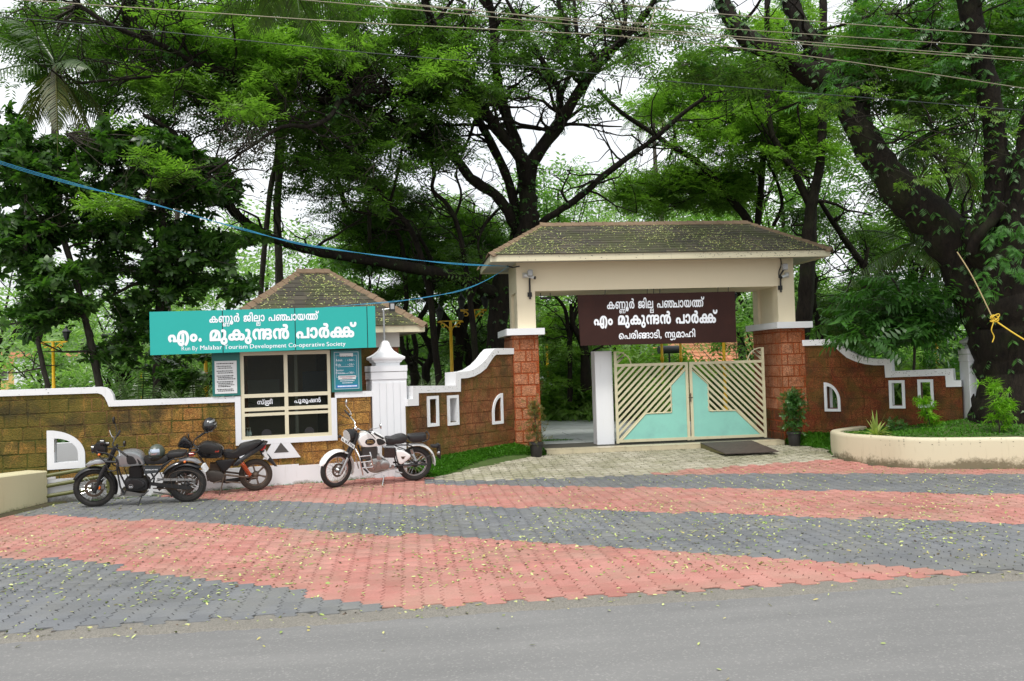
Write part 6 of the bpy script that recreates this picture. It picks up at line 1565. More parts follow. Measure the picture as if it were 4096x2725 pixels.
def potted(lab, u, v, y, z, hh, seed, src, tiers):
    P = at(u, v, y); t = empty('potted_shrub', (P.x, P.y, z), 0, lab, 'potted plant', 'potted shrubs flanking the gateway'); 
    MB().lathe([(.10, 0), (.12, .02), (.145, .28), (.155, .285), (.165, .29), (.165, .335), (.15, .34), (.135, .33), (.13, .29)], 18).build('pot', M_POT, t, True)
    MB().lathe([(.13, .30), (.02, .31)], 12).build('potting_soil', M_SOIL, t)
    m_ = MB(); r = np.random.default_rng(seed); m_.tube(smooth_path([(0, 0, .3), (.02, 0, .6), (-.01, .01, .9), (0, 0, hh-.1)], 4), .012, 6); pos = []
    for (z_, rr_, n) in tiers:
        for k in range(4): a = r.uniform(0, 6.28); m_.tube([(0, 0, z_-.15), (math.cos(a)*rr_, math.sin(a)*rr_, z_+r.uniform(-.05, .1))], .004, 4, False)
        d = r.normal(0, 1, (n, 3))*np.array([rr_, rr_, rr_*.9])*.55; d[:, 2] += z_; pos.append(d)
    m_.build('stem', M_BARKG, t); pos = np.concatenate(pos); n = len(pos); foliage('foliage', pos, rnd_rots(n, .7, r), r.uniform(.5, .9, n), src, t)
potted('thin bronze-leaved shrub in a black pot at the foot of the left gateway pier', 1235, 1052, 19.75, .15, 1.35, 1, SRC_TWIG, [(1.15, .15, 70), (1.0, .17, 80), (.8, .20, 60), (.6, .22, 60), (.48, .22, 40)])
potted('dense dark green shrub in a black pot at the foot of the right gateway pier', 1829, 1028, 19.75, .15, 1.35, 2, SRC_BUSH, [(1.15, .13, 70), (1.0, .20, 120), (.82, .20, 100), (.62, .22, 80), (.5, .2, 40)])

# ---- 9 lamp posts
def lamp_post(lab, u, vtop, y, arms=.42, z_top=None, ornate=True):
    P = at(u, vtop, y); t = empty('lamp_post', (P.x, P.y, .1), 0, lab, 'lamp post', 'yellow ornamental lamp posts in the park'); H = P.z-.1
    prof = [(.16, 0), (.16, .06), (.11, .10), (.12, .35), (.08, .42), (.055, .8), (.075, .84), (.075, .90), (.05, .95), (.05, H*.5), (.07, H*.5+.04), (.07, H*.5+.14), (.05, H*.5+.2), (.045, H-.3), (.06, H-.27), (.045, H-.2), (.045, H)]
    MB().lathe(prof, 12).build('post', M_YEL, t, True)
    m_ = MB(); m_.box(-arms, arms, -.02, .02, H-.03, H)
    for sg in (-1, 1):
        m_.tube([(sg*(.05+.32*q), 0, H-.22+.18*math.sin(q*PI*.55)) for q in np.linspace(0, 1, 8)], .022, 5); m_.tube([(sg*(.22+.06*math.cos(q)), 0, H-.13+.06*math.sin(q)) for q in np.linspace(0, 5.4, 10)], .016, 5)
    m_.build('arm', M_YEL, t)
    for sg in (-1, 1):
        q = sg*(arms-.03)
        l_ = MB().lathe([(.03, H), (.05, H+.03), (.05, H+.06), (.075, H+.08), (.115, H+.26), (.13, H+.28), (.14, H+.29), (.05, H+.38), (.03, H+.42), (.012, H+.48)], 6, (q, 0, 0)).build('lantern', M_IRON, t)
        MB().lathe([(.078, H+.10), (.112, H+.25)], 6, (q, 0, 0)).build('lantern_glass', M_LGLASS, l_)
    return t
lamp_post('yellow double lamp post above the left boundary wall', 122, 786, 29)
lamp_post('yellow double lamp post with lanterns, left one of the pair behind the left wing wall', 1037, 738, 26, .34)
lamp_post('taller yellow double lamp post, right one of the pair behind the left wing wall', 1090, 712, 25.5, .37)
lamp_post('yellow lamp post partly hidden behind the teal sign and notice board', 472, 760, 25, .4)
lamp_post('small distant yellow lamp post between the young palms above the boundary wall', 325, 842, 42, .3)
lamp_post('slim yellow lamp post inside the park beside the left gateway pier', 1257, 745, 36, .3)
lamp_post('thick yellow lamp post seen through the right gate leaf', 1662, 700, 27, .4)
lamp_post('yellow lamp post above the middle of the gate, left of two', 1520, 705, 33, .3)
lamp_post('yellow lamp post above the middle of the gate, right of two', 1563, 705, 33.3, .3)
lamp_post('yellow lamp post behind the right wing wall under the hanging leaves', 2152, 720, 25, .35)
# floodlight mast, bench, pots, inner walls
t = empty('spotlight_post', (at(1540, 800, 34).x, 34, .1), 0, 'dark cylinder spotlight on a thin post above the middle of the gate', 'spotlight'); z = at(1540, 805, 34).z
MB().tube([(0, 0, 0), (0, 0, z-.15)], .035, 8).build('post', M_IRON, t, True); MB().tube([(-.42, 0, z-.1), (.40, .1, z-.1)], .15, 16).build('spotlight_barrel', simple('grey_barrel', (.045, .05, .055), .5), t, True)
def lamp_mast(lab, u, v0, v1, y):
    P = at(u, v1, y); t = empty('street_light', (P.x, P.y, .05), 0, lab, 'street light'); MB().tube([(0, 0, 0), (0, 0, P.z)], .06, 8).build('mast', M_STEEL, t, True); MB().box(-.25, .25, -.1, .1, P.z-.02, P.z+.12).build('light_head', M_STEEL, t)
lamp_mast('thin grey light mast standing just left of the centre tree trunk', 1081, 0, 455, 46); lamp_mast('thin white light mast right of the gateway roof', 1979, 0, 545, 42)
t = empty('park_bench', (at(1356, 985, 31).x, 31, .26), 0, 'pale grey concrete bench beside the white gate post inside the park', 'bench')
MB().box(-.5, .6, 0, .42, .40, .46, .01).build('seat', M_SLAB, t)
for z_ in (.55, .72): MB().box(-.5, .6, .4, .45, z_, z_+.13, .01).build('back_slat', M_SLAB, t)
for x_ in (-.40, .45): MB().box(x_, x_+.1, .05, .42, 0, .40, .01).build('leg', M_SLAB, t); 
for i, (u, v, s_, lab) in enumerate(((1220+1, 962, 1, 'black flower pot left of the yellow pot inside the gate'), (1242, 965, 1, 'yellow-green flower pot in the row inside the gate'), (1262, 968, 1, 'black flower pot between the yellow pot and the large pot inside the gate'), (1285, 968, 1.2, 'largest black flower pot at the right of the row inside the gate'))):
    uu = 1093.3+{0: 1237/2311*560/.594*1 if 0 else 0}.get(i, 0) if 0 else None
    U = 1104.9+(1238, 1327, 1410, 1505)[i]*.13943; V = 863.2+(672, 683, 697, 700)[i]*.13943; P = atg(U, V, .268)
    t = empty('flower_pot', (P.x, P.y, .268), 0, lab, 'flower pot', 'flower pots in a row inside the park'); MB().lathe([(.15*s_, 0), (.19*s_, .36*s_), (.21*s_, .37*s_), (.21*s_, .42*s_), (.17*s_, .42*s_)], 14).build('pot', M_POT if i != 1 else simple('mustard_pot', (.22, .18, .03), .6), t, True)
    r = np.random.default_rng(i); n = 60; d = r.normal(0, 1, (n, 3))*np.array([.14, .14, .16]); d[:, 2] += .62; foliage('foliage', d, rnd_rots(n, .7, r), r.uniform(.9, 1.5, n), SRC_BUSH, t)
t = empty('inner_wall', (at(1240, 900, 40).x, 40, .1), .35, 'dark inner park wall with white stepped coping behind the flower bushes', 'wall')
MB().box(-1.6, -.75, 0, .8, 0, 1.9).build('pier', M_LATD, t); MB().sqlathe([(.55, 1.9), (.5, 2.05), (.35, 2.3), (.12, 2.7), (.08, 2.75)], (-1.2, .4, 0)).build('finial', M_WHITE, t); MB().box(-.75, 6, .2, .5, 0, 1.5).build('wall_body', M_LATD, t)
m_ = MB(); m_.box(-.75, -.1, .15, .55, 1.5, 1.65); m_.prism([(-.1, 1.45), (.3, 1.45), (.9, 1.0), (6, 1.0), (6, 1.12), (.95, 1.12), (.35, 1.6), (-.1, 1.6)], .15, .55); m_.build('coping', M_WHITE, t); MB().box(-1.1, -.85, -.03, 0, .5, .8).build('switch_box', M_PAPER, t)
# white arched inner wall seen through the opening of the left wall
t = empty('inner_arch', FA.w(-4.2, 1.6, 0), FA.a, 'small white inner arch seen through the arched opening of the boundary wall', 'wall'); MB().box(-.5, .04, 0, .2, 0, .95).build('arch_body', M_WHITE, t); MB().box(.04, .4, .05, .2, 0, .6).build('arch_side', M_LATD, t)
# orange tiled park building behind the gate
HB = empty('park_building', (at(1640, 830, 62).x, 62, 0), 0, 'park building with an orange tiled roof behind the gate', 'building'); zt = at(1600, 770, 62).z
MB().box(-4.6, 6, 0, 8, 0, 2.4).build('wall', M_YELLOWW, HB)
zr_ = at(1600, 778, 62).z+1.0; n = 0
for i in range(11):
    f0, f1 = i/11, (i+1)/11
    for j in range(26):
        x0, x1 = -5.4+11.8*j/26, -5.4+11.8*(j+1)/26-.04; z0, z1 = 1.9+(zr_-1.9)*f0, 1.9+(zr_-1.9)*f1
        if x0 < -5.4+4.5*f0**1.2 or n > 295: continue
        m_ = MB(); m_.add([(x0, -1+5*f0-.05, z0+.06), (x1, -1+5*f0-.05, z0+.06), (x1, -1+5*f1, z1), (x0, -1+5*f1, z1), (x0, -1+5*f0-.05, z0-.02), (x1, -1+5*f0-.05, z0-.02)], [(0, 1, 2, 3), (4, 5, 1, 0)]); m_.build('roof_tile', M_CLAY, HB); n += 1
YH = empty('yellow_house', (at(12, 850, 95).x, 95, 0), 0, 'distant yellow-orange house at the far left behind the trees', 'house'); H_ = at(12, 838, 95).z
MB().box(-5, 2.9, 0, 6, 0, H_).build('wall', M_YELLOWW, YH); MB().prism([(-5.5, H_), (3.4, H_), (2.4, H_+1.2), (-4.5, H_+1.2)], -.5, 6.5).build('roof', M_CLAY, YH)
for x_ in (-3, -.6, 1.3):
    f_ = MB().box(x_, x_+.9, -.06, 0, H_-1.6, H_-.5).build('window', M_PAPER, YH); MB().box(x_+.1, x_+.8, -.09, -.065, H_-1.5, H_-.6).build('pane', M_DARKIN, f_)
WHH = empty('white_house', (at(90, 850, 88).x, 88, 0), 0, 'distant white building between the left trees above the boundary wall', 'house'); H_ = at(90, 822, 88).z
MB().box(-2.2, 6, 0, 5, 0, H_).build('wall', M_WHITE, WHH); MB().box(-2.5, 6.3, -.3, 5.3, H_, H_+.3).build('roof', M_CLAY, WHH)
for x_ in (-1.4, .6, 2.6, 4.4):
    f_ = MB().box(x_, x_+1, -.06, 0, H_-1.9, H_-.7).build('window', M_PAPER, WHH); MB().box(x_+.1, x_+.9, -.09, -.065, H_-1.8, H_-.8).build('pane', M_DARKIN, f_)
# distant wooded hill
hb = MB(); nx, ny = 90, 12; rh = random.Random(6); xs = np.linspace(-260, 260, nx); vs = []
for j in range(ny):
    for i in range(nx):
        f = j/(ny-1); hgt = (8+10*math.exp(-((xs[i]+110)/60)**2)+3*math.sin(xs[i]*.03)+5*math.exp(-((xs[i]-70)/70)**2)); vs.append((xs[i]+rh.uniform(-1, 1), 150+f*90+rh.uniform(-2, 2), hgt*math.sin(f*PI/2)*(1)+rh.uniform(-.9, .9)*(j > 0)-.2))
hb.add(vs, [(j*nx+i, j*nx+i+1, (j+1)*nx+i+1, (j+1)*nx+i) for j in range(ny-1) for i in range(nx-1)])
hill = tag(hb.build('wooded_hill', simple('hill_ground', (.05, .09, .03), .95, var=.4, space='w')), kind='structure')
r = np.random.default_rng(8); n = 9000; px = r.uniform(-200, 200, n); f = r.uniform(0, 1, n); py = 150+f*85
hg = (8+10*np.exp(-((px+110)/60)**2)+3*np.sin(px*.03)+5*np.exp(-((px-70)/70)**2))*np.sin(f*PI/2)
pos = np.stack([px, py, hg+r.uniform(0, 3.5, n)], 1); o = foliage('far_wood', pos, rnd_rots(n, .6, r), r.uniform(2.5, 5, n), SRC_FAR); tag(o, kind='stuff')

# ---- 10 overhead wires
def wire(lab, pts, R, mat, y=12.5, y2=None, sag=0, group='overhead wires crossing above the street', name='overhead_wire', cat='wire'):
    P = vl(pts, y, y2); q = smooth_path(P, 8); o = MB().tube(q, R, 6).build(name, mat, None, True); return tag(o, lab, cat, group)
wire('pale overhead wire running highest on the left and sloping across the whole picture', [(20, -2), (400, 24), (806, 51), (1180, 70), (1495, 89), (1900, 135), (2400, 210)], .0062, M_WIRE, 12.5)
wire('black overhead cable, lowest of the wires above the street', [(-20, 36), (400, 76), (806, 118), (1200, 152), (1582, 191), (1980, 224), (2400, 258)], .006, M_WIREK, 13)
wire('pale overhead wire, lower of a close pair crossing the centre', [(600, -8), (777, 7), (1120, 38), (1460, 70), (1554, 78), (1950, 110), (2400, 143)], .0060, M_WIRE, 12.5)
wire('pale overhead wire, upper of a close pair crossing the centre', [(745, -8), (845, 0), (1150, 30), (1460, 64), (1554, 73), (1950, 104), (2400, 138)], .0060, M_WIRE, 12.5)
wire('pale overhead wire starting above the centre tree and passing the upper right trunks', [(900, 8), (1077, 24), (1340, 45), (1554, 58), (1950, 85), (2400, 114)], .0055, M_WIRE, 12.5)
wire('topmost pale overhead wire at the upper right', [(1270, -5), (1430, 10), (1582, 26), (1950, 55), (2400, 87)], .0060, M_WIRE, 12.5)
def spiral(lab, p, q, y): P, Q = vl([p, q], y); n = 60; d = (Q-P); o = MB().tube([P+d*(i/n)+Vector((0, .018*math.cos(i*1.25), .018*math.sin(i*1.25))) for i in range(n+1)], .0045, 5).build('wire_tie', M_WIRE, None, True); tag(o, lab, 'wire tie', 'coiled ties where the overhead wires are joined')
spiral('coiled wire tie on the topmost wire above the gateway roof', (1450, 13), (1575, 25), 12.48); spiral('coiled wire tie on the middle wire above the gateway roof', (1410, 49), (1480, 57), 12.48); spiral('coiled wire tie on the lower wire above the gateway roof', (1425, 62), (1500, 70), 12.48); spiral('coiled wire tie on the lowest pale wire above the gateway roof', (1430, 83), (1540, 105), 12.48)
o = MB().tube(smooth_path(vl([(1508, 18), (1502, 40), (1494, 66), (1496, 86)], 12.45), 4), .009, 6).build('wire_link', M_WIRE, None, True); tag(o, 'grey jumper cable linking the overhead wires above the gateway', 'cable')
for k in range(3):
    P = vl([(-10, 368+k*3), (80, 396+k*3), (200, 430+k*2), (320, 463-k*2), (450, 497+k), (560, 530-k*2), (700, 561+k*2), (900, 593-k), (1050, 606+k*1.5), (1170, 613)], 13.5, 20.2); o = MB().tube(smooth_path(P, 6), .0048, 6).build('blue_cable', M_BLUEC, None, True); tag(o, ('lowest', 'middle', 'topmost')[2-k]+' blue cable of the bundle sagging from the upper left to the gateway eave', 'cable', 'blue cables tied to the left end of the gateway')
for k in range(2):
    P = vl([(1170, 614), (1120, 645), (1060, 668+k*2), (980, 685-k), (900, 694+k*2), (800, 703), (728, 710)], 20.2, 17.6); o = MB().tube(smooth_path(P, 6), .0048, 6).build('blue_cable', M_BLUEC, None, True); tag(o, ('upper', 'lower')[k]+' blue cable dropping from the gateway eave to the top of the teal signboard', 'cable', 'blue cables between the gateway and the kiosk')
P = vl([(1166, 612), (1180, 616), (1196, 613)], 20.25); o = MB().tube(P, .016, 6).build('cable_knot', M_MATTE, None, True); tag(o, 'dark knot of cable ends under the left gateway eave', 'cable')
# ================================================================== motorcycles
def place_bike(name, label, rear, front, lean):
    o = empty(name, (0, 0, 0), 0, label, 'motorcycle'); a = math.atan2(front[1]-rear[1], front[0]-rear[0])
    zr, zf = gz(*rear)+.016, gz(*front)+.016
    o.matrix_world = Matrix.Translation((rear[0], rear[1], zr)) @ Matrix.Rotation(a, 4, 'Z') @ Matrix.Rotation(-math.atan2(zf-zr, math.dist(rear, front)), 4, 'Y') @ Matrix.Rotation(-math.radians(lean), 4, 'X'); return o
def ring(mb, c, R, r, n=40, m=8, flat=1.0, y=0):
    vs = []
    for i in range(n):
        a = 2*PI*i/n
        for k in range(m): b = 2*PI*k/m; rr2 = R+r*math.cos(b); vs.append((c[0]+rr2*math.cos(a), y+r*flat*math.sin(b), c[1]+rr2*math.sin(a)))
    return mb.add(vs, [(i*m+k, i*m+(k+1) % m, ((i+1) % n)*m+(k+1) % m, ((i+1) % n)*m+k) for i in range(n) for k in range(m)])
def wheel(root, c, R, r, steer=0, style='spoke', mats=None, disc=None, knob=False, rimR=None, name='wheel'):
    tm, rm, hm = mats or (M_RUBBER, M_STEEL, M_ALLOY); rr_ = rimR or R-2*r-.004
    e = empty(name, (c[0], 0, c[1])); e.parent = root; e.rotation_euler = (0, 0, math.radians(steer))
    mb = MB(); ring(mb, (0, 0), R-r, r, 44, 10, 1.0)
    if knob:
        for k in range(52):
            a = 2*PI*k/52; q = MB(); 
            for y in (-.55, 0, .55): 
                M_ = Matrix.Rotation(-a-(.06 if y else 0), 4, 'Y'); b = MB(); b.M = M_ @ Matrix.Translation((R-.008-.012*abs(y), y*r*1.1, 0)); b.box(-.012, .010, -.014, .014, -.011, .011); mb.add(b.v, b.f)
    mb.build('tyre', tm, e, True, angle=35)
    mb = MB(); vs = []; ring(mb, (0, 0), rr_, .012, 44, 6, r*.62/.012); ring(mb, (0, 0), rr_-.012, .008, 44, 6, r*.45/.008); mb.build('rim', rm, e, True)
    MB().lathe([(.03, -.10), (.032, -.09), (.055, -.06), (.05, -.03), (.05, .03), (.055, .06), (.032, .09), (.022, .11)], 16, ax='y').build('hub', hm, e, True)
    if style == 'spoke':
        mb = MB()
        for k in range(32):
            a = 2*PI*k/32; b = a+(.55 if k % 2 else -.55); y = .045 if k % 4 < 2 else -.045
            mb.tube([(.05*math.cos(b), y, .05*math.sin(b)), (rr_*math.cos(a), 0, rr_*math.sin(a))], .0022, 4, False)
        tag(mb.build('spokes', M_CHROME, e), kind='stuff')
    else:
        for k in range(6):
            a = 2*PI*k/6+.3; ca, sa = math.cos(a), math.sin(a); n_ = (-sa, ca); m_ = MB(); P = []
            for t, w_ in ((.03, .022), (rr_*.5, .012), (rr_, .020)): P.append((t, w_))
            poly = [(t*ca+w_*n_[0], t*sa+w_*n_[1]) for t, w_ in P]+[(t*ca-w_*n_[0], t*sa-w_*n_[1]) for t, w_ in P[::-1]]
            m_.prism(poly, -.014, .014).build('wheel_spoke', rm, e)
    if disc:
        mb = MB(); n = 48; yy = disc[1]; vs = []
        for rad_ in (disc[0], disc[0]*.72):
            for y in (yy-.003, yy+.003): vs += [(rad_*math.cos(2*PI*k/n), y, rad_*math.sin(2*PI*k/n)) for k in range(n)]
        fs = [(k, (k+1) % n, 2*n+(k+1) % n, 2*n+k) for k in range(n)]+[(n+k, 3*n+k, 3*n+(k+1) % n, n+(k+1) % n) for k in range(n)]+[(k, n+k, n+(k+1) % n, (k+1) % n) for k in range(n)]
        mb.add(vs, fs)
        for k in range(6): a = k*PI/3; mb.tube([(.04*math.cos(a), yy, .04*math.sin(a)), (disc[0]*.76*math.cos(a+.35), yy, disc[0]*.76*math.sin(a+.35))], .007, 4)
        mb.build('brake_disc', disc[2], e)
        MB().box(-disc[0]-.02, -disc[0]+.05, yy-.03, yy+.03, -.03, .06, .012).build('brake_caliper', M_ALLOY, e)
    return e
def fender(root, c, R, a0, a1, w_, mat, name, steer=0, t=.006, parent=None):
    n = 18; mb = MB(); vs = []
    for i in range(n+1):
        a = math.radians(a0+(a1-a0)*i/n); q = i/n; ww = w_*(1-.35*max(0, abs(q-.5)*2-.8)/.2)
        for y, dr_ in ((-1, -.03), (-.8, -.006), (-.4, .004), (0, .008), (.4, .004), (.8, -.006), (1, -.03), (.97, -.034), (.78, -.010-t), (0, .008-t), (-.78, -.010-t), (-.97, -.034)): vs.append(((R+dr_)*math.cos(a), y*ww, (R+dr_)*math.sin(a)))
    m = 12; fs = [(i*m+k, i*m+(k+1) % m, (i+1)*m+(k+1) % m, (i+1)*m+k) for i in range(n) for k in range(m)]+[tuple(range(m)), tuple(range(n*m, n*m+m))]
    mb.add(vs, fs); return mb.build(name, mat, root, True, loc=(c[0], 0, c[1]), rot=(0, 0, math.radians(steer)), angle=50)
def text_on(root, s, p0, p1, h, y, mat, name, bold=.01):
    sh, w_ = latin(s, bold); mb = MB(); dx, dz = p1[0]-p0[0], p1[1]-p0[1]
    for vs, fs in sh: mb.add([(p0[0]+v[0]/w_*dx, y, p0[1]+v[0]/w_*dz+v[1]*h) for v in vs], fs)
    me = bpy.data.meshes.new(name); me.from_pydata(mb.v, [], mb.f); me.materials.append(mat); return link(name, me, root)
def spring(mb, a, b, R, r, turns=9, n=90):
    a, b = Vector(a), Vector(b); d = (b-a); u = d.cross(Vector((0, 1, 0))).normalized(); v = d.normalized().cross(u)
    return mb.tube([a+d*(i/n)+(u*math.cos(turns*2*PI*i/n)+v*math.sin(turns*2*PI*i/n))*R for i in range(n+1)], r, 5)

# ---------------------------------------------------------------- A: the grey adventure motorcycle
A = place_bike('motorcycle', 'grey tall adventure motorcycle with black spoked wheels, nearest of the three parked motorcycles', (-3.799, 16.145), (-5.317, 16.085), 9)
kA = .00154
def a_(x, y, Y=None): X = (1340-x)*kA; Z = (1022+(1340-x)*.0596-y)*kA; return (X, Z) if Y is None else (X, Y, Z)
def aP(pts): return [a_(*p) for p in pts]
cf, cr2 = a_(367, 868), a_(1340, 820)
wheel(A, (cf[0], .332), .332, .047, 8, 'spoke', (M_RUBBER, M_MATTE, M_MATTE), (.15, .065, M_RUST), True, .255, 'front_wheel')
wheel(A, (cr2[0], .318), .318, .06, 0, 'spoke', (M_RUBBER, M_MATTE, M_MATTE), (.12, -.07, M_RUST), True, .222, 'rear_wheel')
mb = MB()
for Y in (.11, -.11):
    mb.tube([a_(378, 905, Y), a_(470, 680, Y)], .030, 10); mb.tube([a_(455, 715, Y), a_(515, 600, Y)], .036, 10); mb.tube([a_(500, 640, Y), a_(612, 395, Y)], .021, 10)
mb.build('fork', M_MATTE, A, True)
mb = MB(); [mb.tube([a_(448, 830, .143), a_(440, 858, .143)], .014, 8)]; mb.build('fork_reflector', M_ORANGE, A)
fender(A, (cf[0], .332), .36, 28, 118, .075, M_BLACK, 'front_mudguard', 8)
fender(A, (cf[0], .332), .36, 135, 205, .065, M_BLACK, 'rear_of_front_mudguard', 8)
MB().puff(aP([(290, 605), (330, 572), (400, 542), (470, 532), (530, 540), (540, 575), (470, 585), (400, 588), (345, 608), (315, 628)]), .095, k=3).build('beak', M_SILVER, A, True)
MB().puff(aP([(395, 385), (425, 350), (480, 345), (520, 400), (520, 470), (470, 495), (420, 490), (392, 450)]), .085).build('headlight', M_BLACK, A, True)
MB().lathe([(.03, 0), (.07, .01), (.072, .05)], 16, (a_(400, 430)[0]+.0, 0, a_(400, 430)[1]), 'x').build('headlight_lens', M_BPAINT, A, True)
MB().lathe([(.052, -.03), (.058, .03)], 18, a_(490, 350, .05), 'x').lathe([(.035, -.03), (.04, .03)], 14, a_(520, 380, -.04), 'x').build('instruments', M_BPAINT, A, True)
mb = MB(); P = [(485, 205), (494, 232), (462, 320), (440, 372), (425, 372), (440, 300)]
for s_ in (0, ): mb.add([(*a_(487, 207)[:1], -.06, a_(487, 207)[1]), (*a_(487, 207)[:1], .06, a_(487, 207)[1]), (*a_(445, 300)[:1], .11, a_(445, 300)[1]), (*a_(425, 380)[:1], .12, a_(425, 380)[1]), (*a_(425, 380)[:1], -.12, a_(425, 380)[1]), (*a_(445, 300)[:1], -.11, a_(445, 300)[1])], [(0, 1, 2, 5), (5, 2, 3, 4)])
mb.build('windscreen', M_GLASS, A)
mb = MB()
for Y in (.17, -.17): mb.tube(smooth_path([a_(425, 435, Y*.4), a_(455, 445, Y*.8), a_(560, 455, Y), a_(635, 505, Y), a_(652, 560, Y), a_(640, 625, Y*1.05), a_(600, 648, Y), a_(545, 635, Y*.9), a_(525, 560, Y*.9), a_(470, 500, Y*.8), a_(430, 465, Y*.5)], 4), .011, 7)
mb.tube([a_(520, 545, .16), a_(640, 545, .17)], .02, 6); mb.build('front_guard', M_MATTE, A, True)
mb = MB(); mb.tube(smooth_path([a_(590, 300, -.40), a_(575, 330, -.28), a_(560, 395, -.12), a_(600, 405, 0), a_(640, 400, .12), a_(690, 400, .26), a_(740, 420, .33)], 5), .012, 8); mb.build('handlebar', M_MATTE, A, True)
MB().tube([a_(715, 408, .30), a_(795, 442, .40)], .019, 10).build('left_grip', M_RUBBER, A, True)
MB().tube([a_(582, 330, -.30), a_(592, 290, -.42)], .019, 10).build('right_grip', M_RUBBER, A, True)
mb = MB(); mb.tube(smooth_path([a_(640, 400, .14), a_(680, 415, .22), a_(700, 460, .30)], 4), .007, 5); mb.tube(smooth_path([a_(555, 325, -.16), a_(520, 300, -.26), a_(498, 275, -.34)], 4), .007, 5); mb.tube([a_(578, 360, -.1), a_(575, 300, -.1)], .012, 6); mb.build('levers', M_CHROME, A, True)
for (m0, m1, m2, Y, nm) in (((670, 392), (680, 358), (755, 352), .30, 'left_mirror'), ((575, 300), (578, 260), (558, 180), -.34, 'right_mirror')):
    mb = MB(); mb.tube([a_(*m0, Y*.8), a_(*m1, Y*.9), a_(*m2, Y)], .006, 6)
    c = a_(m2[0]+(8 if Y > 0 else -8), m2[1]-(38 if Y > 0 else 20), Y*1.05)
    if Y > 0: mb.lathe([(.02, .03), (.045, .015), (.048, 0), (.044, -.008)], 16, c, 'x')
    else: mb.lathe([(.02, .03), (.045, .015), (.05, 0), (.044, -.008)], 16, c, 'x', 1.35)
    mb.build(nm, M_BLACK, A, True)
tank = aP([(612, 590), (606, 530), (640, 475), (700, 443), (790, 434), (850, 448), (890, 480), (912, 530), (928, 580), (880, 594), (760, 608), (650, 612)])
tk = MB().puff(smooth_path(tank, 3, True), .155, k=5, squash=.30).build('fuel_tank', M_SILVER, A, True)
MB().puff(smooth_path(aP([(742, 482), (790, 478), (822, 500), (846, 560), (800, 574), (748, 568)]), 3, True), .012, .150, 2).build('tank_pad', M_MATTE, tk, True)
MB().puff(smooth_path(aP([(848, 508), (872, 526), (892, 566), (868, 572)]), 3, True), .010, .148, 2).build('tank_stripe', M_MATTE, tk, True)
MB().puff(smooth_path(aP([(905, 510), (960, 532), (1040, 545), (1100, 505), (1150, 478), (1185, 500), (1150, 560), (1060, 585), (930, 580)]), 2, True), .135, k=4).build('seat', M_SEAT, A, True)
MB().puff(smooth_path(aP([(1150, 465), (1190, 442), (1330, 434), (1358, 450), (1330, 492), (1210, 512), (1160, 498)]), 2, True), .125, k=4).build('pillion_seat', M_SEAT, A, True)
mb = MB()
for Y in (.13, -.13):
    mb.tube(smooth_path([a_(1200, 520, Y), a_(1320, 498, Y), a_(1360, 470, Y), a_(1380, 438, Y), a_(1460, 432, Y), a_(1455, 460, Y*.8), a_(1390, 475, Y*.8)], 4), .010, 6)
    mb.tube([a_(900, 595, Y), a_(1095, 592, Y), a_(1165, 548, Y), a_(1220, 512, Y)], .013, 7); mb.tube([a_(965, 770, Y), a_(1060, 660, Y), a_(1185, 540, Y)], .013, 7); mb.tube([a_(900, 600, Y), a_(930, 690, Y), a_(975, 780, Y), a_(960, 850, Y)], .015, 7)
    mb.tube([a_(615, 620, Y*.3), a_(630, 720, Y*.5), a_(655, 830, Y), a_(690, 915, Y)], .015, 7); mb.tube([a_(650, 620, Y), a_(690, 760, Y), a_(720, 850, Y*1.1), a_(690, 920, Y)], .008, 5)
mb.tube([a_(1220, 512, -.13), a_(1220, 512, .13)], .012, 6); mb.tube([a_(690, 915, -.13), a_(690, 915, .13)], .012, 6)
mb.tube([a_(1080, 660, .15), a_(1110, 740, .15), a_(1040, 760, .16)], .009, 5); mb.build('frame', M_MATTE, A, True)
for p in ((1195, 555), (1215, 540), (1235, 528), (1190, 570), (920, 612), (1090, 612), (1015, 688)): MB().lathe([(.006, .145), (.006, .152)], 8, (a_(*p)[0], 0, a_(*p)[1]), 'y').build('bolt', M_CHROME, A)
sp_ = MB().prism(aP([(908, 602), (1104, 598), (1044, 668), (918, 682)]), .135, .150).build('side_panel', simple('slate_panel', (.035, .045, .05), .4), A)
text_on(A, 'HIMALAYAN', a_(930, 642), a_(1058, 636), .030, .1515, M_SIGNW, 'side_lettering', .02)
MB().puff(aP([(1262, 525), (1340, 512), (1420, 515), (1470, 540), (1505, 572), (1480, 578), (1420, 548), (1340, 545), (1265, 548)]), .07, k=3).build('tail_mudguard', M_SILVER, A, True)
fender(A, (cr2[0], .318), .375, 40, 130, .08, M_BLACK, 'rear_mudguard')
MB().prism(aP([(1508, 600), (1534, 588), (1570, 652), (1546, 670)]), -.10, .10).build('number_plate', M_PAPER, A)
text_on(A, 'KL', a_(1522, 612), a_(1548, 650), .018, .1015, M_INK, 'plate_lettering', .02)
mb = MB(); mb.box(a_(1420, 480)[0]-.02, a_(1380, 480)[0], -.05, .05, a_(1400, 495)[1], a_(1400, 460)[1], .006); mb.build('tail_light', M_REDL, A)
for p, Y, nm in (((1348, 538), .15, 'rear_indicator'), ((462, 470), .14, 'front_indicator')): MB().lathe([(.012, -.03), (.02, -.01), (.02, .02), (.01, .03)], 10, a_(*p, Y), 'y').build(nm, M_ORANGE, A, True)
mb = MB(); 
for i in range(9): y0 = 628+i*12; mb.box(a_(880, 0)[0], a_(745, 0)[0], -.085, .085, a_(800, y0+7)[1], a_(800, y0)[1])
mb.box(a_(860, 0)[0], a_(765, 0)[0], -.07, .07, a_(800, 740)[1], a_(800, 615)[1]); mb.build('cylinder', M_MATTE, A)
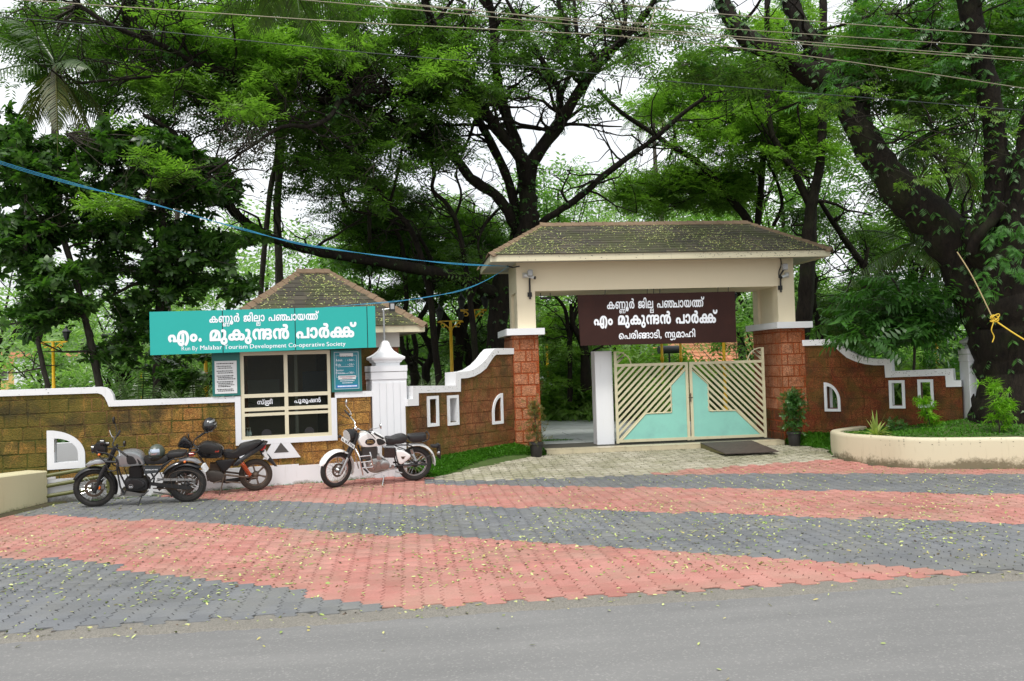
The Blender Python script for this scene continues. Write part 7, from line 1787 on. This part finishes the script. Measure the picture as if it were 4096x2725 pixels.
MB().puff(smooth_path(aP([(690, 770), (740, 735), (880, 735), (940, 760), (950, 840), (910, 885), (760, 890), (700, 860)]), 2, True), .14, k=4).build('crankcase', M_MATTE, A, True)
cc = MB().puff(smooth_path(aP([(735, 800), (770, 745), (850, 738), (912, 775), (915, 820), (860, 850), (780, 862), (740, 845)]), 3, True), .03, .145, 3).build('clutch_cover', M_BLACK, A, True)
c = a_(772, 818); bd = MB().lathe([(.041, .176), (.041, .181)], 24, (c[0], 0, c[1]), 'y').build('engine_badge', M_ALLOY, cc, False)
MB().lathe([(.033, .181), (.033, .1825)], 24, (c[0], 0, c[1]), 'y').build('badge_face', M_MATTE, cc)
text_on(cc, 'RE', a_(756, 828), a_(790, 826), .030, .184, M_SIGNW, 'badge_lettering', .03)
MB().prism(aP([(655, 870), (720, 880), (850, 905), (905, 905), (890, 935), (690, 940), (650, 925)]), -.10, .12).build('bash_plate', M_ALLOY, A)
MB().prism(aP([(960, 780), (1390, 825), (1392, 856), (1340, 862), (960, 815)]), .09, .12).build('swingarm', M_MATTE, A)
MB().prism(aP([(1030, 742), (1300, 742), (1440, 748), (1440, 762), (1120, 770), (1040, 760)]), .075, .085).build('chain_guard', M_STEEL, A)
mb = MB()
for i in range(60): t = i/59; x = 990+t*350; mb.box(a_(x, 0)[0]-.004, a_(x, 0)[0]+.003, .078, .088, a_(x, 862+t*8)[1], a_(x, 850+t*8)[1])
tag(mb.build('chain', M_RUST, A), kind='stuff')
mb = MB(); mb.tube([a_(1000, 880, .16), a_(1195, 915, .17)], .011, 6); mb.tube([a_(1190, 900, .17), a_(1195, 935, .17)], .013, 6); mb.tube([a_(640, 930, .17), a_(700, 905, .16)], .012, 6); mb.tube([a_(950, 870, .14), a_(900, 915, .20), a_(860, 925, .20)], .010, 6); mb.build('foot_controls', M_MATTE, A, True)
mb = MB(); mb.tube([a_(878, 920, .13), a_(855, 990, .20), a_(836, 1052, .26)], .011, 6); mb.box(a_(855, 0)[0], a_(815, 0)[0], .235, .285, a_(836, 1062)[1]-.0, a_(836, 1050)[1]); mb.build('side_stand', M_MATTE, A)
mb = MB(); c = cr2
for y0, x1 in ((0, 0), (3, 3)):
    mb.tube(smooth_path([a_(1140, 740+y0*22, .15), a_(1210, 665+y0*22, .155), a_(1330, 632+y0*26, .16), a_(1450, 655+y0*26, .16), a_(1530, 715+y0*30, .15)], 4), .0025, 4)
for x in (1180, 1250, 1330, 1410, 1480): mb.tube([a_(x, 665, .155), a_(x+20, 830, .15)], .003, 4)
tag(mb.build('wheel_guard_wires', M_RUST, A), kind='stuff')
MB().tube([a_(1010, 900, -.12), a_(1150, 800, -.16), a_(1380, 700, -.18)], .045, 12).build('exhaust', M_MATTE, A, True)
# helmets
def helmet(label, P, R, shell, yaw, tilt, stripes=None):
    t = empty('helmet', P, 0, label, 'helmet'); t.rotation_euler = (tilt, 0, yaw)
    mb = MB(); n, m = 22, 14; vs = []
    for j in range(m+1):
        ph = PI*j/m
        for k in range(n):
            a = 2*PI*k/n; x, y, z = math.sin(ph)*math.cos(a), math.sin(ph)*math.sin(a), math.cos(ph)
            fr = max(0, -y); z2 = z if z > -.45 else -.45+(z+.45)*.35; s_ = 1+.22*fr*max(0, -z)+.08*max(0, y)
            vs.append((x*R*.88, y*R*1.05*s_, z2*R*1.02+(-.0)))
    mb.add(vs, [(j*n+k, (j+1)*n+k, (j+1)*n+(k+1) % n, j*n+(k+1) % n) for j in range(m) for k in range(n)]); mb.build('shell', shell, t, True, angle=80)
    mb = MB(); vs = []; A1 = np.linspace(-1.15, 1.15, 13); Z1 = np.linspace(.48, -.22, 6)
    for z in Z1:
        for a in A1: c_ = math.sqrt(max(0, 1-z*z)); vs.append((math.sin(a)*c_*R*.91, -math.cos(a)*c_*R*1.10, z*R*1.03))
    mb.add(vs, [(j*13+k, j*13+k+1, (j+1)*13+k+1, (j+1)*13+k) for j in range(5) for k in range(12)]); mb.build('visor', M_VISOR if not stripes else M_BPAINT, t, True)
    MB().box(-R*.22, R*.22, -R*1.30, -R*1.0, -R*.62, -R*.45, .008).build('chin_vent', M_BLACK, t)
    if stripes:
        for k, (a0, a1, z0, z1) in enumerate(((.5, 2.3, .55, .75), (.6, 2.1, .15, .32), (-.9, .9, -.62, -.42), (1.4, 2.8, -.25, .0))):
            mb = MB(); vs = []; AA = np.linspace(a0, a1, 9)
            for zz in (z0, z1):
                for a in AA: c_ = math.sqrt(1-zz*zz); vs.append((math.sin(a)*c_*R*.905, -math.cos(a)*c_*R*1.09, zz*R*1.035))
            mb.add(vs, [(i, i+1, 9+i+1, 9+i) for i in range(8)]); mb.build('silver_flash', M_STEEL, t, True)
    return t
P = A.matrix_world @ Vector(a_(1040, 455, .02)); helmet('olive green full-face helmet with mirrored visor resting on the seat of the grey motorcycle', P, .135, M_OLIVE, -.45, .05)

# ---------------------------------------------------------------- C: the white classic motorcycle
C = place_bike('motorcycle', 'white classic motorcycle with black seats and chrome crash guard, parked right of the ticket window', (.103, 17.41), (-1.36, 17.09), 9)
kC = .00127
def c_(x, y, Y=None): X = (1612-x)*kC; Z = (1305+(1612-x)*.0735-y)*kC; return (X, Z) if Y is None else (X, Y, Z)
def cP(pts): return [c_(*p) for p in pts]
cf, cr2 = c_(440, 1130), c_(1612, 1035)
wheel(C, (cf[0], .335), .335, .048, 26, 'spoke', (M_RUBBER, M_CHROME, M_ALLOY), (.13, .06, M_RUST), False, .245, 'front_wheel')
wheel(C, (0, .335), .335, .056, 0, 'spoke', (M_RUBBER, M_STEEL, M_MATTE), None, False, .232, 'rear_wheel')
fender(C, (cf[0], .335), .375, 22, 118, .085, M_WPAINT, 'front_mudguard', 26); fender(C, (cf[0], .335), .372, 118, 205, .08, M_WPAINT, 'front_mudguard_rear', 26)
fender(C, (0, .335), .40, -8, 112, .095, M_WPAINT, 'rear_mudguard').rotation_euler = (0, 0, PI)
mb = MB()
for Y in (.10, -.10): mb.tube([c_(478, 1180, Y+.03), c_(560, 1010, Y+.02), c_(605, 920, Y)], .027, 10)
mb.build('lower_fork', M_STEEL, C, True)
mb = MB()
for Y in (.10, -.10): mb.tube([c_(600, 935, Y), c_(640, 850, Y), c_(690, 740, Y), c_(748, 560, Y)], .031, 10)
mb.tube([c_(690, 740, -.1), c_(690, 740, .1)], .02, 6); mb.build('upper_fork', M_MATTE, C, True)
H = empty('headlamp', c_(655, 600, .03)); H.parent = C; H.rotation_euler = (0, .12, math.radians(26))
MB().lathe([(.03, -.10), (.085, -.07), (.112, -.01), (.118, .05), (.122, .07), (.122, .085)], 22, ax='x').build('headlamp_shell', M_MATTE, H, True)
MB().lathe([(.10, .080), (.10, .083)], 22, ax='x').build('headlamp_glass', M_VISOR, H)
mb = MB()
for k in range(-4, 5): y = k*.024; h_ = math.sqrt(max(0, .112**2-y*y)); mb.box(.09, .098, y-.0045, y+.0045, -h_, h_)
tag(mb.build('headlamp_grille', M_WPAINT, H), kind='stuff')
q = [c_(527, 632, .02), c_(695, 738, .15), c_(681, 792, .15), c_(511, 684, .02)]; mb = MB(); mb.add([*q, *[(x-.004, y-.006, z) for x, y, z in q]], [(0, 1, 2, 3), (4, 5, 6, 7), (0, 1, 5, 4), (1, 2, 6, 5), (2, 3, 7, 6), (3, 0, 4, 7)]); npl = mb.build('number_plate', M_PAPER, C)
sh, w_ = latin('KL 58 R 7710', .03); mb = MB(); o_ = Vector(q[3]).lerp(Vector(q[0]), .22)+Vector((.004, .004, 0)); ax_ = Vector(q[2])-Vector(q[3]); up_ = (Vector(q[0])-Vector(q[3]))
for vs, fs in sh: mb.add([o_+ax_*(.05+.9*v[0]/w_)+up_*(v[1]*.85) for v in vs], fs)
me = bpy.data.meshes.new('plate_lettering'); me.from_pydata([tuple(v) for v in mb.v], [], mb.f); me.materials.append(M_INK); link('plate_lettering', me, npl)
mb = MB(); mb.tube(smooth_path([c_(690, 350, -.36), c_(700, 395, -.28), c_(735, 440, -.14), c_(738, 500, -.08), c_(790, 530, 0), c_(850, 525, .10), c_(900, 515, .22), c_(960, 535, .30)], 5), .0125, 8); mb.build('handlebar', M_CHROME, C, True)
MB().tube([c_(950, 530, .28), c_(1080, 592, .40)], .019, 10).build('left_grip', M_RUBBER, C, True); MB().tube([c_(690, 380, -.30), c_(625, 310, -.42)], .018, 10).build('right_grip', M_RUBBER, C, True)
mb = MB(); mb.tube(smooth_path([c_(860, 520, .18), c_(920, 550, .26), c_(970, 605, .34)], 4), .008, 5); mb.tube(smooth_path([c_(660, 400, -.2), c_(600, 385, -.30), c_(545, 365, -.38)], 4), .008, 5); mb.box(c_(930, 0)[0], c_(890, 0)[0], .18, .24, c_(900, 545)[1], c_(900, 500)[1], .006); mb.build('levers', M_MATTE, C, True)
for pts, c0, Y, nm in (([(705, 350), (690, 300), (630, 215)], (650, 178), -.36, 'right_mirror'), ([(900, 520), (905, 475), (1030, 440)], (1052, 412), .34, 'left_mirror')):
    mb = MB(); mb.tube([c_(*pts[0], Y*.7), c_(*pts[1], Y*.8), c_(*pts[2], Y)], .0055, 6); mb.lathe([(.01, .032), (.035, .022), (.046, .004), (.046, 0)], 18, c_(*c0, Y*1.05), 'x', 1.2); mb.build(nm, M_CHROME, C, True)
mb = MB().lathe([(.045, -.02), (.05, .02)], 16, c_(725, 515, .0)).build('instrument', M_CHROME, C, True)
tk = MB().puff(smooth_path(cP([(742, 655), (775, 590), (850, 552), (950, 553), (1050, 578), (1125, 618), (1165, 675), (1168, 718), (1120, 748), (1000, 768), (860, 780), (790, 765), (752, 715)]), 3, True), .15, k=5, squash=.32).build('fuel_tank', M_WPAINT, C, True)
MB().puff([( (1612-(922+78*math.cos(a)))*kC, c_(922, 685)[1]+.055*1.22*math.sin(a)) for a in np.linspace(0, 2*PI, 24, False)], .010, .146, 2).build('tank_badge', M_BPAINT, tk, True)
text_on(tk, 'ROYAL', c_(878, 680), c_(962, 676), .036, .1565, M_GOLD, 'badge_lettering', .02); text_on(tk, 'ENFIELD', c_(872, 706), c_(970, 702), .034, .1565, M_GOLD, 'badge_lettering', .02)
MB().puff(smooth_path(cP([(1013, 652), (1040, 634), (1100, 648), (1148, 690), (1110, 724), (1050, 734), (1022, 705)]), 3, True), .014, .146, 2).build('knee_pad', M_RUBBER, tk, True)
MB().puff(smooth_path(cP([(1165, 640), (1250, 640), (1340, 604), (1430, 588), (1480, 605), (1492, 650), (1440, 715), (1300, 732), (1170, 738)]), 2, True), .14, k=4).build('seat', M_SEAT, C, True)
MB().puff(smooth_path(cP([(1500, 610), (1545, 592), (1740, 570), (1782, 588), (1778, 675), (1700, 694), (1555, 706), (1508, 665)]), 2, True), .12, k=4).build('pillion_seat', M_SEAT, C, True)
mb = MB(); mb.tube(smooth_path([c_(1700, 690, .13), c_(1790, 650, .13), c_(1808, 580, .12), c_(1800, 555, .05), c_(1800, 555, -.05), c_(1808, 580, -.12), c_(1700, 690, -.13)], 4), .010, 6); mb.build('grab_rail', M_MATTE, C, True)
sp_ = MB().puff(smooth_path(cP([(1318, 818), (1400, 812), (1500, 868), (1526, 902), (1500, 945), (1405, 1018), (1368, 1026), (1340, 990), (1312, 880)]), 3, True), .022, .125, 3).build('side_cover', M_WPAINT, C, True)
MB().prism(cP([(1378, 905), (1448, 903), (1432, 915), (1425, 940), (1398, 945), (1382, 925)]), .147, .151).build('cover_vent', M_RUST, sp_)
MB().prism(cP([(1130, 785), (1300, 785), (1300, 930), (1130, 930)]), -.10, .12).build('tool_box', M_BPAINT, C)
mb = MB()
for i in range(11): y0 = 795+i*15; mb.box(c_(1040, 0)[0], c_(815, 0)[0], -.09, .10, c_(900, y0+7)[1], c_(900, y0)[1])
mb.box(c_(1010, 0)[0], c_(845, 0)[0], -.06, .07, c_(900, 965)[1], c_(900, 790)[1]); mb.build('cylinder', simple('finned_alloy', (.16, .16, .155), .5, .7), C)
MB().puff(smooth_path(cP([(872, 1000), (930, 950), (1040, 930), (1150, 965), (1210, 1010), (1212, 1080), (1160, 1130), (1030, 1165), (920, 1150), (880, 1080)]), 3, True), .13, k=4, squash=.2).build('crankcase', M_ALLOY, C, True)
mb = MB()
for p, r_ in (((1140, 1040), 72), ((960, 1060), 55), ((1040, 1000), 30)): q = c_(*p); mb.lathe([(r_*kC, .10), (r_*kC, .135), (r_*kC*.85, .146), (r_*kC*.3, .148)], 22, (q[0], 0, q[1]), 'y')
mb.build('engine_covers', M_ALLOY, C, True)
MB().puff(cP([(1020, 880), (1060, 870), (1100, 960), (1060, 990), (1010, 960)]), .05, .08, 3).build('cylinder_boss', M_ALLOY, C, True)
mb = MB()
mb.tube(smooth_path([c_(705, 790, .10), c_(735, 850, .20), c_(755, 920, .27), c_(770, 1040, .27), (c_(800, 1165, .24))], 4), .0125, 8); mb.tube([c_(903, 822, .24), c_(915, 880, .28), c_(935, 1000, .28), c_(948, 1070, .25)], .016, 8)
for (p, q) in (((752, 882), (905, 862)), ((762, 968), (922, 946)), ((778, 1052), (938, 1034))): mb.tube([c_(*p, .27), c_(*q, .28)], .0115, 8)
mb.tube(smooth_path([c_(705, 790, -.10), c_(735, 850, -.20), c_(755, 920, -.27), c_(770, 1040, -.27), (c_(800, 1165, -.24))], 4), .0125, 8)
mb.build('crash_guard', M_CHROME, C, True)
mb = MB()
for Y in (.12, -.12):
    mb.tube([c_(760, 760, 0), c_(800, 900, Y*.3), c_(830, 1100, Y*.4), c_(900, 1170, Y*.6)], .016, 7); mb.tube([c_(1160, 740, Y), c_(1500, 735, Y), c_(1560, 760, Y)], .013, 7); mb.tube([c_(1290, 780, Y), c_(1330, 1000, Y), c_(1350, 1100, Y)], .014, 7)
    mb.tube([c_(1300, 1050, Y), c_(1480, 1040, Y), c_(1790, 1030, Y)], .017, 7); mb.tube([c_(1540, 1035, Y*1.1), c_(1868, 872, Y*1.0)], .007, 5); mb.tube([c_(1330, 790, Y), c_(1540, 870, Y), c_(1560, 800, Y)], .010, 6)
mb.build('frame', M_MATTE, C, True)
mb = MB(); spring(mb, c_(1548, 830, .135), c_(1600, 965, .135), .026, .006); spring(mb, c_(1548, 830, -.135), c_(1600, 965, -.135), .026, .006); mb.build('rear_shock', M_CHROME, C, True)
mb = MB(); mb.tube([c_(1536, 800, .135), c_(1558, 860, .135)], .032, 10); mb.tube([c_(1548, 830, .135), c_(1608, 985, .135)], .013, 8); mb.build('shock_body', M_ALLOY, C, True)
mb = MB(); mb.tube([c_(1310, 1080, .14), c_(1180, 1110, .15), c_(950, 1180, .17)], .010, 6); mb.tube([c_(1250, 1052, .14), c_(1250, 1052, .18)], .03, 10); mb.tube([c_(1290, 1130, .15), c_(1390, 1150, .17)], .014, 6); mb.build('foot_controls', M_ALLOY, C, True)
mb = MB(); mb.tube([c_(1125, 1190, .13), c_(1100, 1270, .19), c_(1075, 1350, .25)], .011, 8); mb.box(c_(1095, 0)[0], c_(1055, 0)[0], .225, .28, c_(1075, 1362)[1], c_(1075, 1350)[1]); mb.build('side_stand', M_CHROME, C)
MB().puff(cP([(1850, 755), (1985, 742), (2005, 770), (1990, 800), (1860, 790)]), .06, k=3).build('tail_lamp', M_BLACK, C, True); MB().prism(cP([(1962, 740), (1992, 738), (2000, 950), (1975, 955)]), -.09, .09).build('rear_plate_board', M_BLACK, C)
MB().lathe([(.012, -.03), (.034, -.02), (.036, .01), (.02, .025)], 14, c_(1950, 850, .13), 'x').build('rear_indicator', M_CHROME, C, True); MB().lathe([(.012, -.03), (.03, -.02), (.032, .01), (.02, .025)], 14, c_(510, 650, -.1), 'x').build('front_indicator', M_MATTE, C, True)
MB().tube([c_(950, 1120, -.12), c_(1200, 1150, -.16), c_(1500, 1110, -.18), c_(1850, 1040, -.18)], .04, 12).build('exhaust', M_CHROME, C, True)

# ---------------------------------------------------------------- B: the black commuter motorcycle
B = place_bike('motorcycle', 'black dusty commuter motorcycle with red shock spring and tail light, parked between the other two', (-2.811, 17.12), (-4.12, 16.92), 9)
kB = .00176
def b_(x, y, Y=None): X = (2040-x)*kB; Z = (910+(2040-x)*.055-y)*kB; return (X, Z) if Y is None else (X, Y, Z)
def bP(pts): return [b_(*p) for p in pts]
M_DUST = simple('dusty_rim', (.14, .11, .085), .6, .3, var=.3, scale=12)
M_TYRED = simple('dusty_tyre', (.045, .035, .026), .85, var=.3, scale=15)
wheel(B, (0, .30), .30, .050, 0, 'alloy', (M_TYRED, M_DUST, M_RUST), None, False, .205, 'rear_wheel'); wheel(B, (1.30, .30), .30, .042, 5, 'alloy', (M_TYRED, M_DUST, M_RUST), (.11, .06, M_RUST), False, .215, 'front_wheel')
fender(B, (1.30, .30), .33, 25, 165, .07, M_BPAINT, 'front_mudguard', 5)
mb = MB()
for Y in (.09, -.09): mb.tube([(1.30, Y, .30), b_(1400, 470, Y), b_(1425, 420, Y)], .022, 8)
mb.build('fork', M_MATTE, B, True)
MB().puff(smooth_path(bP([(1283, 425), (1320, 350), (1360, 318), (1395, 350), (1445, 415), (1410, 450), (1330, 440)]), 2, True), .11, k=4).build('headlight_cowl', M_BPAINT, B, True)
mb = MB(); mb.tube(smooth_path([b_(1480, 400, .36), b_(1450, 380, .22), b_(1440, 410, 0), b_(1440, 395, -.2), b_(1520, 340, -.36)], 5), .012, 8); mb.build('handlebar', M_MATTE, B, True)
MB().tube([b_(1452, 385, .24), b_(1490, 400, .38)], .018, 8).build('left_grip', M_RUBBER, B, True); MB().tube([b_(1470, 375, -.26), b_(1545, 340, -.40)], .018, 8).build('right_grip', M_RUBBER, B, True)
mb = MB(); mb.tube([b_(1418, 345, .2), b_(1412, 310, .24)], .006, 5); mb.lathe([(.01, .025), (.035, .015), (.042, 0)], 14, b_(1412, 290, .26), 'x', 1.15); mb.build('mirror', M_BLACK, B, True)
MB().puff(smooth_path(bP([(1455, 440), (1520, 395), (1640, 380), (1715, 420), (1735, 480), (1700, 545), (1560, 552), (1480, 520)]), 3, True), .14, k=4).build('fuel_tank', M_BPAINT, B, True)
tb = MB().puff(smooth_path(bP([(1495, 420), (1540, 378), (1600, 374), (1680, 400), (1715, 440), (1700, 495), (1600, 500), (1505, 490)]), 3, True), .12, .05, 4).build('tank_bag', simple('leather_bag', (.022, .021, .02), .35), B, True)
MB().prism(bP([(1650, 458), (1690, 455), (1685, 472), (1648, 475)]), .164, .170).build('bag_badge', simple('red_tag', (.4, .05, .03), .5), tb)
MB().puff(smooth_path(bP([(1720, 485), (1790, 502), (1865, 462), (1895, 412), (1990, 388), (2085, 368), (2112, 392), (2000, 480), (1860, 555), (1760, 556), (1722, 525)]), 2, True), .12, k=4).build('seat', M_SEAT, B, True)
for sg in (1, ): 
    tp = MB().puff(bP([(1800, 640), (1850, 570), (1930, 505), (2060, 432), (2132, 378), (2172, 386), (2132, 440), (2040, 500), (1910, 585), (1850, 640)]), .135, k=3, squash=.25).build('tail_panel', M_BPAINT, B, True)
    MB().prism(bP([(1885, 532), (1960, 500), (2055, 470), (2050, 480), (1965, 512), (1890, 542)]), .125, .132).build('white_stripe', M_SIGNW, tp)
MB().puff(bP([(2096, 452), (2130, 418), (2160, 400), (2150, 445), (2110, 475), (2090, 472)]), .115, k=3).build('tail_light', M_REDL, B, True)
MB().puff(bP([(2080, 480), (2130, 480), (2190, 545), (2262, 655), (2235, 652), (2160, 580), (2100, 520)]), .06, k=2).build('rear_mudguard', M_MATTE, B, True)
MB().prism(bP([(2112, 500), (2140, 478), (2182, 548), (2158, 572)]), -.09, .10).build('number_plate', M_PAPER, B)
text_on(B, 'KL 58', b_(2120, 512), b_(2160, 562), .020, .1015, M_INK, 'plate_lettering', .02)
MB().puff(smooth_path(bP([(1648, 575), (1740, 562), (1842, 560), (1800, 630), (1725, 700), (1690, 650)]), 2, True), .03, .10, 3).build('side_cover', M_BLACK, B, True)
mb = MB()
for i in range(6): y0 = 610+i*14; mb.box(b_(1690, 0)[0], b_(1590, 0)[0], -.08, .085, b_(1640, y0+7)[1], b_(1640, y0)[1])
mb.build('cylinder', M_RUST, B)
MB().puff(smooth_path(bP([(1560, 700), (1610, 672), (1720, 690), (1745, 750), (1720, 800), (1620, 810), (1565, 770)]), 2, True), .13, k=4).build('crankcase', simple('dusty_engine', (.07, .062, .055), .55, .5, var=.3, scale=20), B, True)
mb = MB()
for Y in (.10, -.10): mb.tube([b_(1720, 720, Y), b_(1900, 745, Y), b_(2060, 762, Y)], .018, 7); mb.tube([b_(1480, 520, 0), b_(1545, 640, Y*.5), b_(1570, 790, Y*.6)], .016, 6); mb.tube([b_(1740, 560, Y), b_(1730, 720, Y), b_(1740, 780, Y)], .013, 6); mb.tube([b_(1750, 640, Y), b_(1930, 550, Y)], .010, 6)
mb.tube([b_(1750, 640, -.10), b_(1750, 640, .10)], .012, 6)
mb.build('frame', M_RUST, B, True)
mb = MB(); spring(mb, b_(1905, 590, .12), b_(1985, 730, .12), .032, .010, 11); mb.build('shock_spring', M_SPRING, B, True)
mb = MB(); mb.tube([b_(1890, 570, .12), b_(1995, 745, .12)], .018, 8); mb.build('shock_body', M_RUST, B, True)
mb = MB(); mb.tube([b_(1720, 745, .12), b_(1700, 850, .18), b_(1668, 940, .24)], .012, 6); mb.box(b_(1690, 0)[0], b_(1650, 0)[0], .215, .27, b_(1668, 946)[1], b_(1668, 936)[1]); mb.tube([b_(1740, 790, .14), b_(1890, 800, .16)], .012, 6); mb.tube([b_(1620, 800, .15), b_(1700, 775, .16)], .009, 5); mb.build('side_stand', M_RUST, B)
MB().tube([b_(1600, 800, -.10), b_(1750, 830, -.15), b_(2060, 790, -.17)], .04, 10).build('exhaust', M_MATTE, B, True)
P = B.matrix_world @ Vector(b_(1590, 255, -.34)); helmet('black and silver patterned helmet hanging on the handlebar of the black motorcycle', P, .145, M_BPAINT, -.2, .3, True)
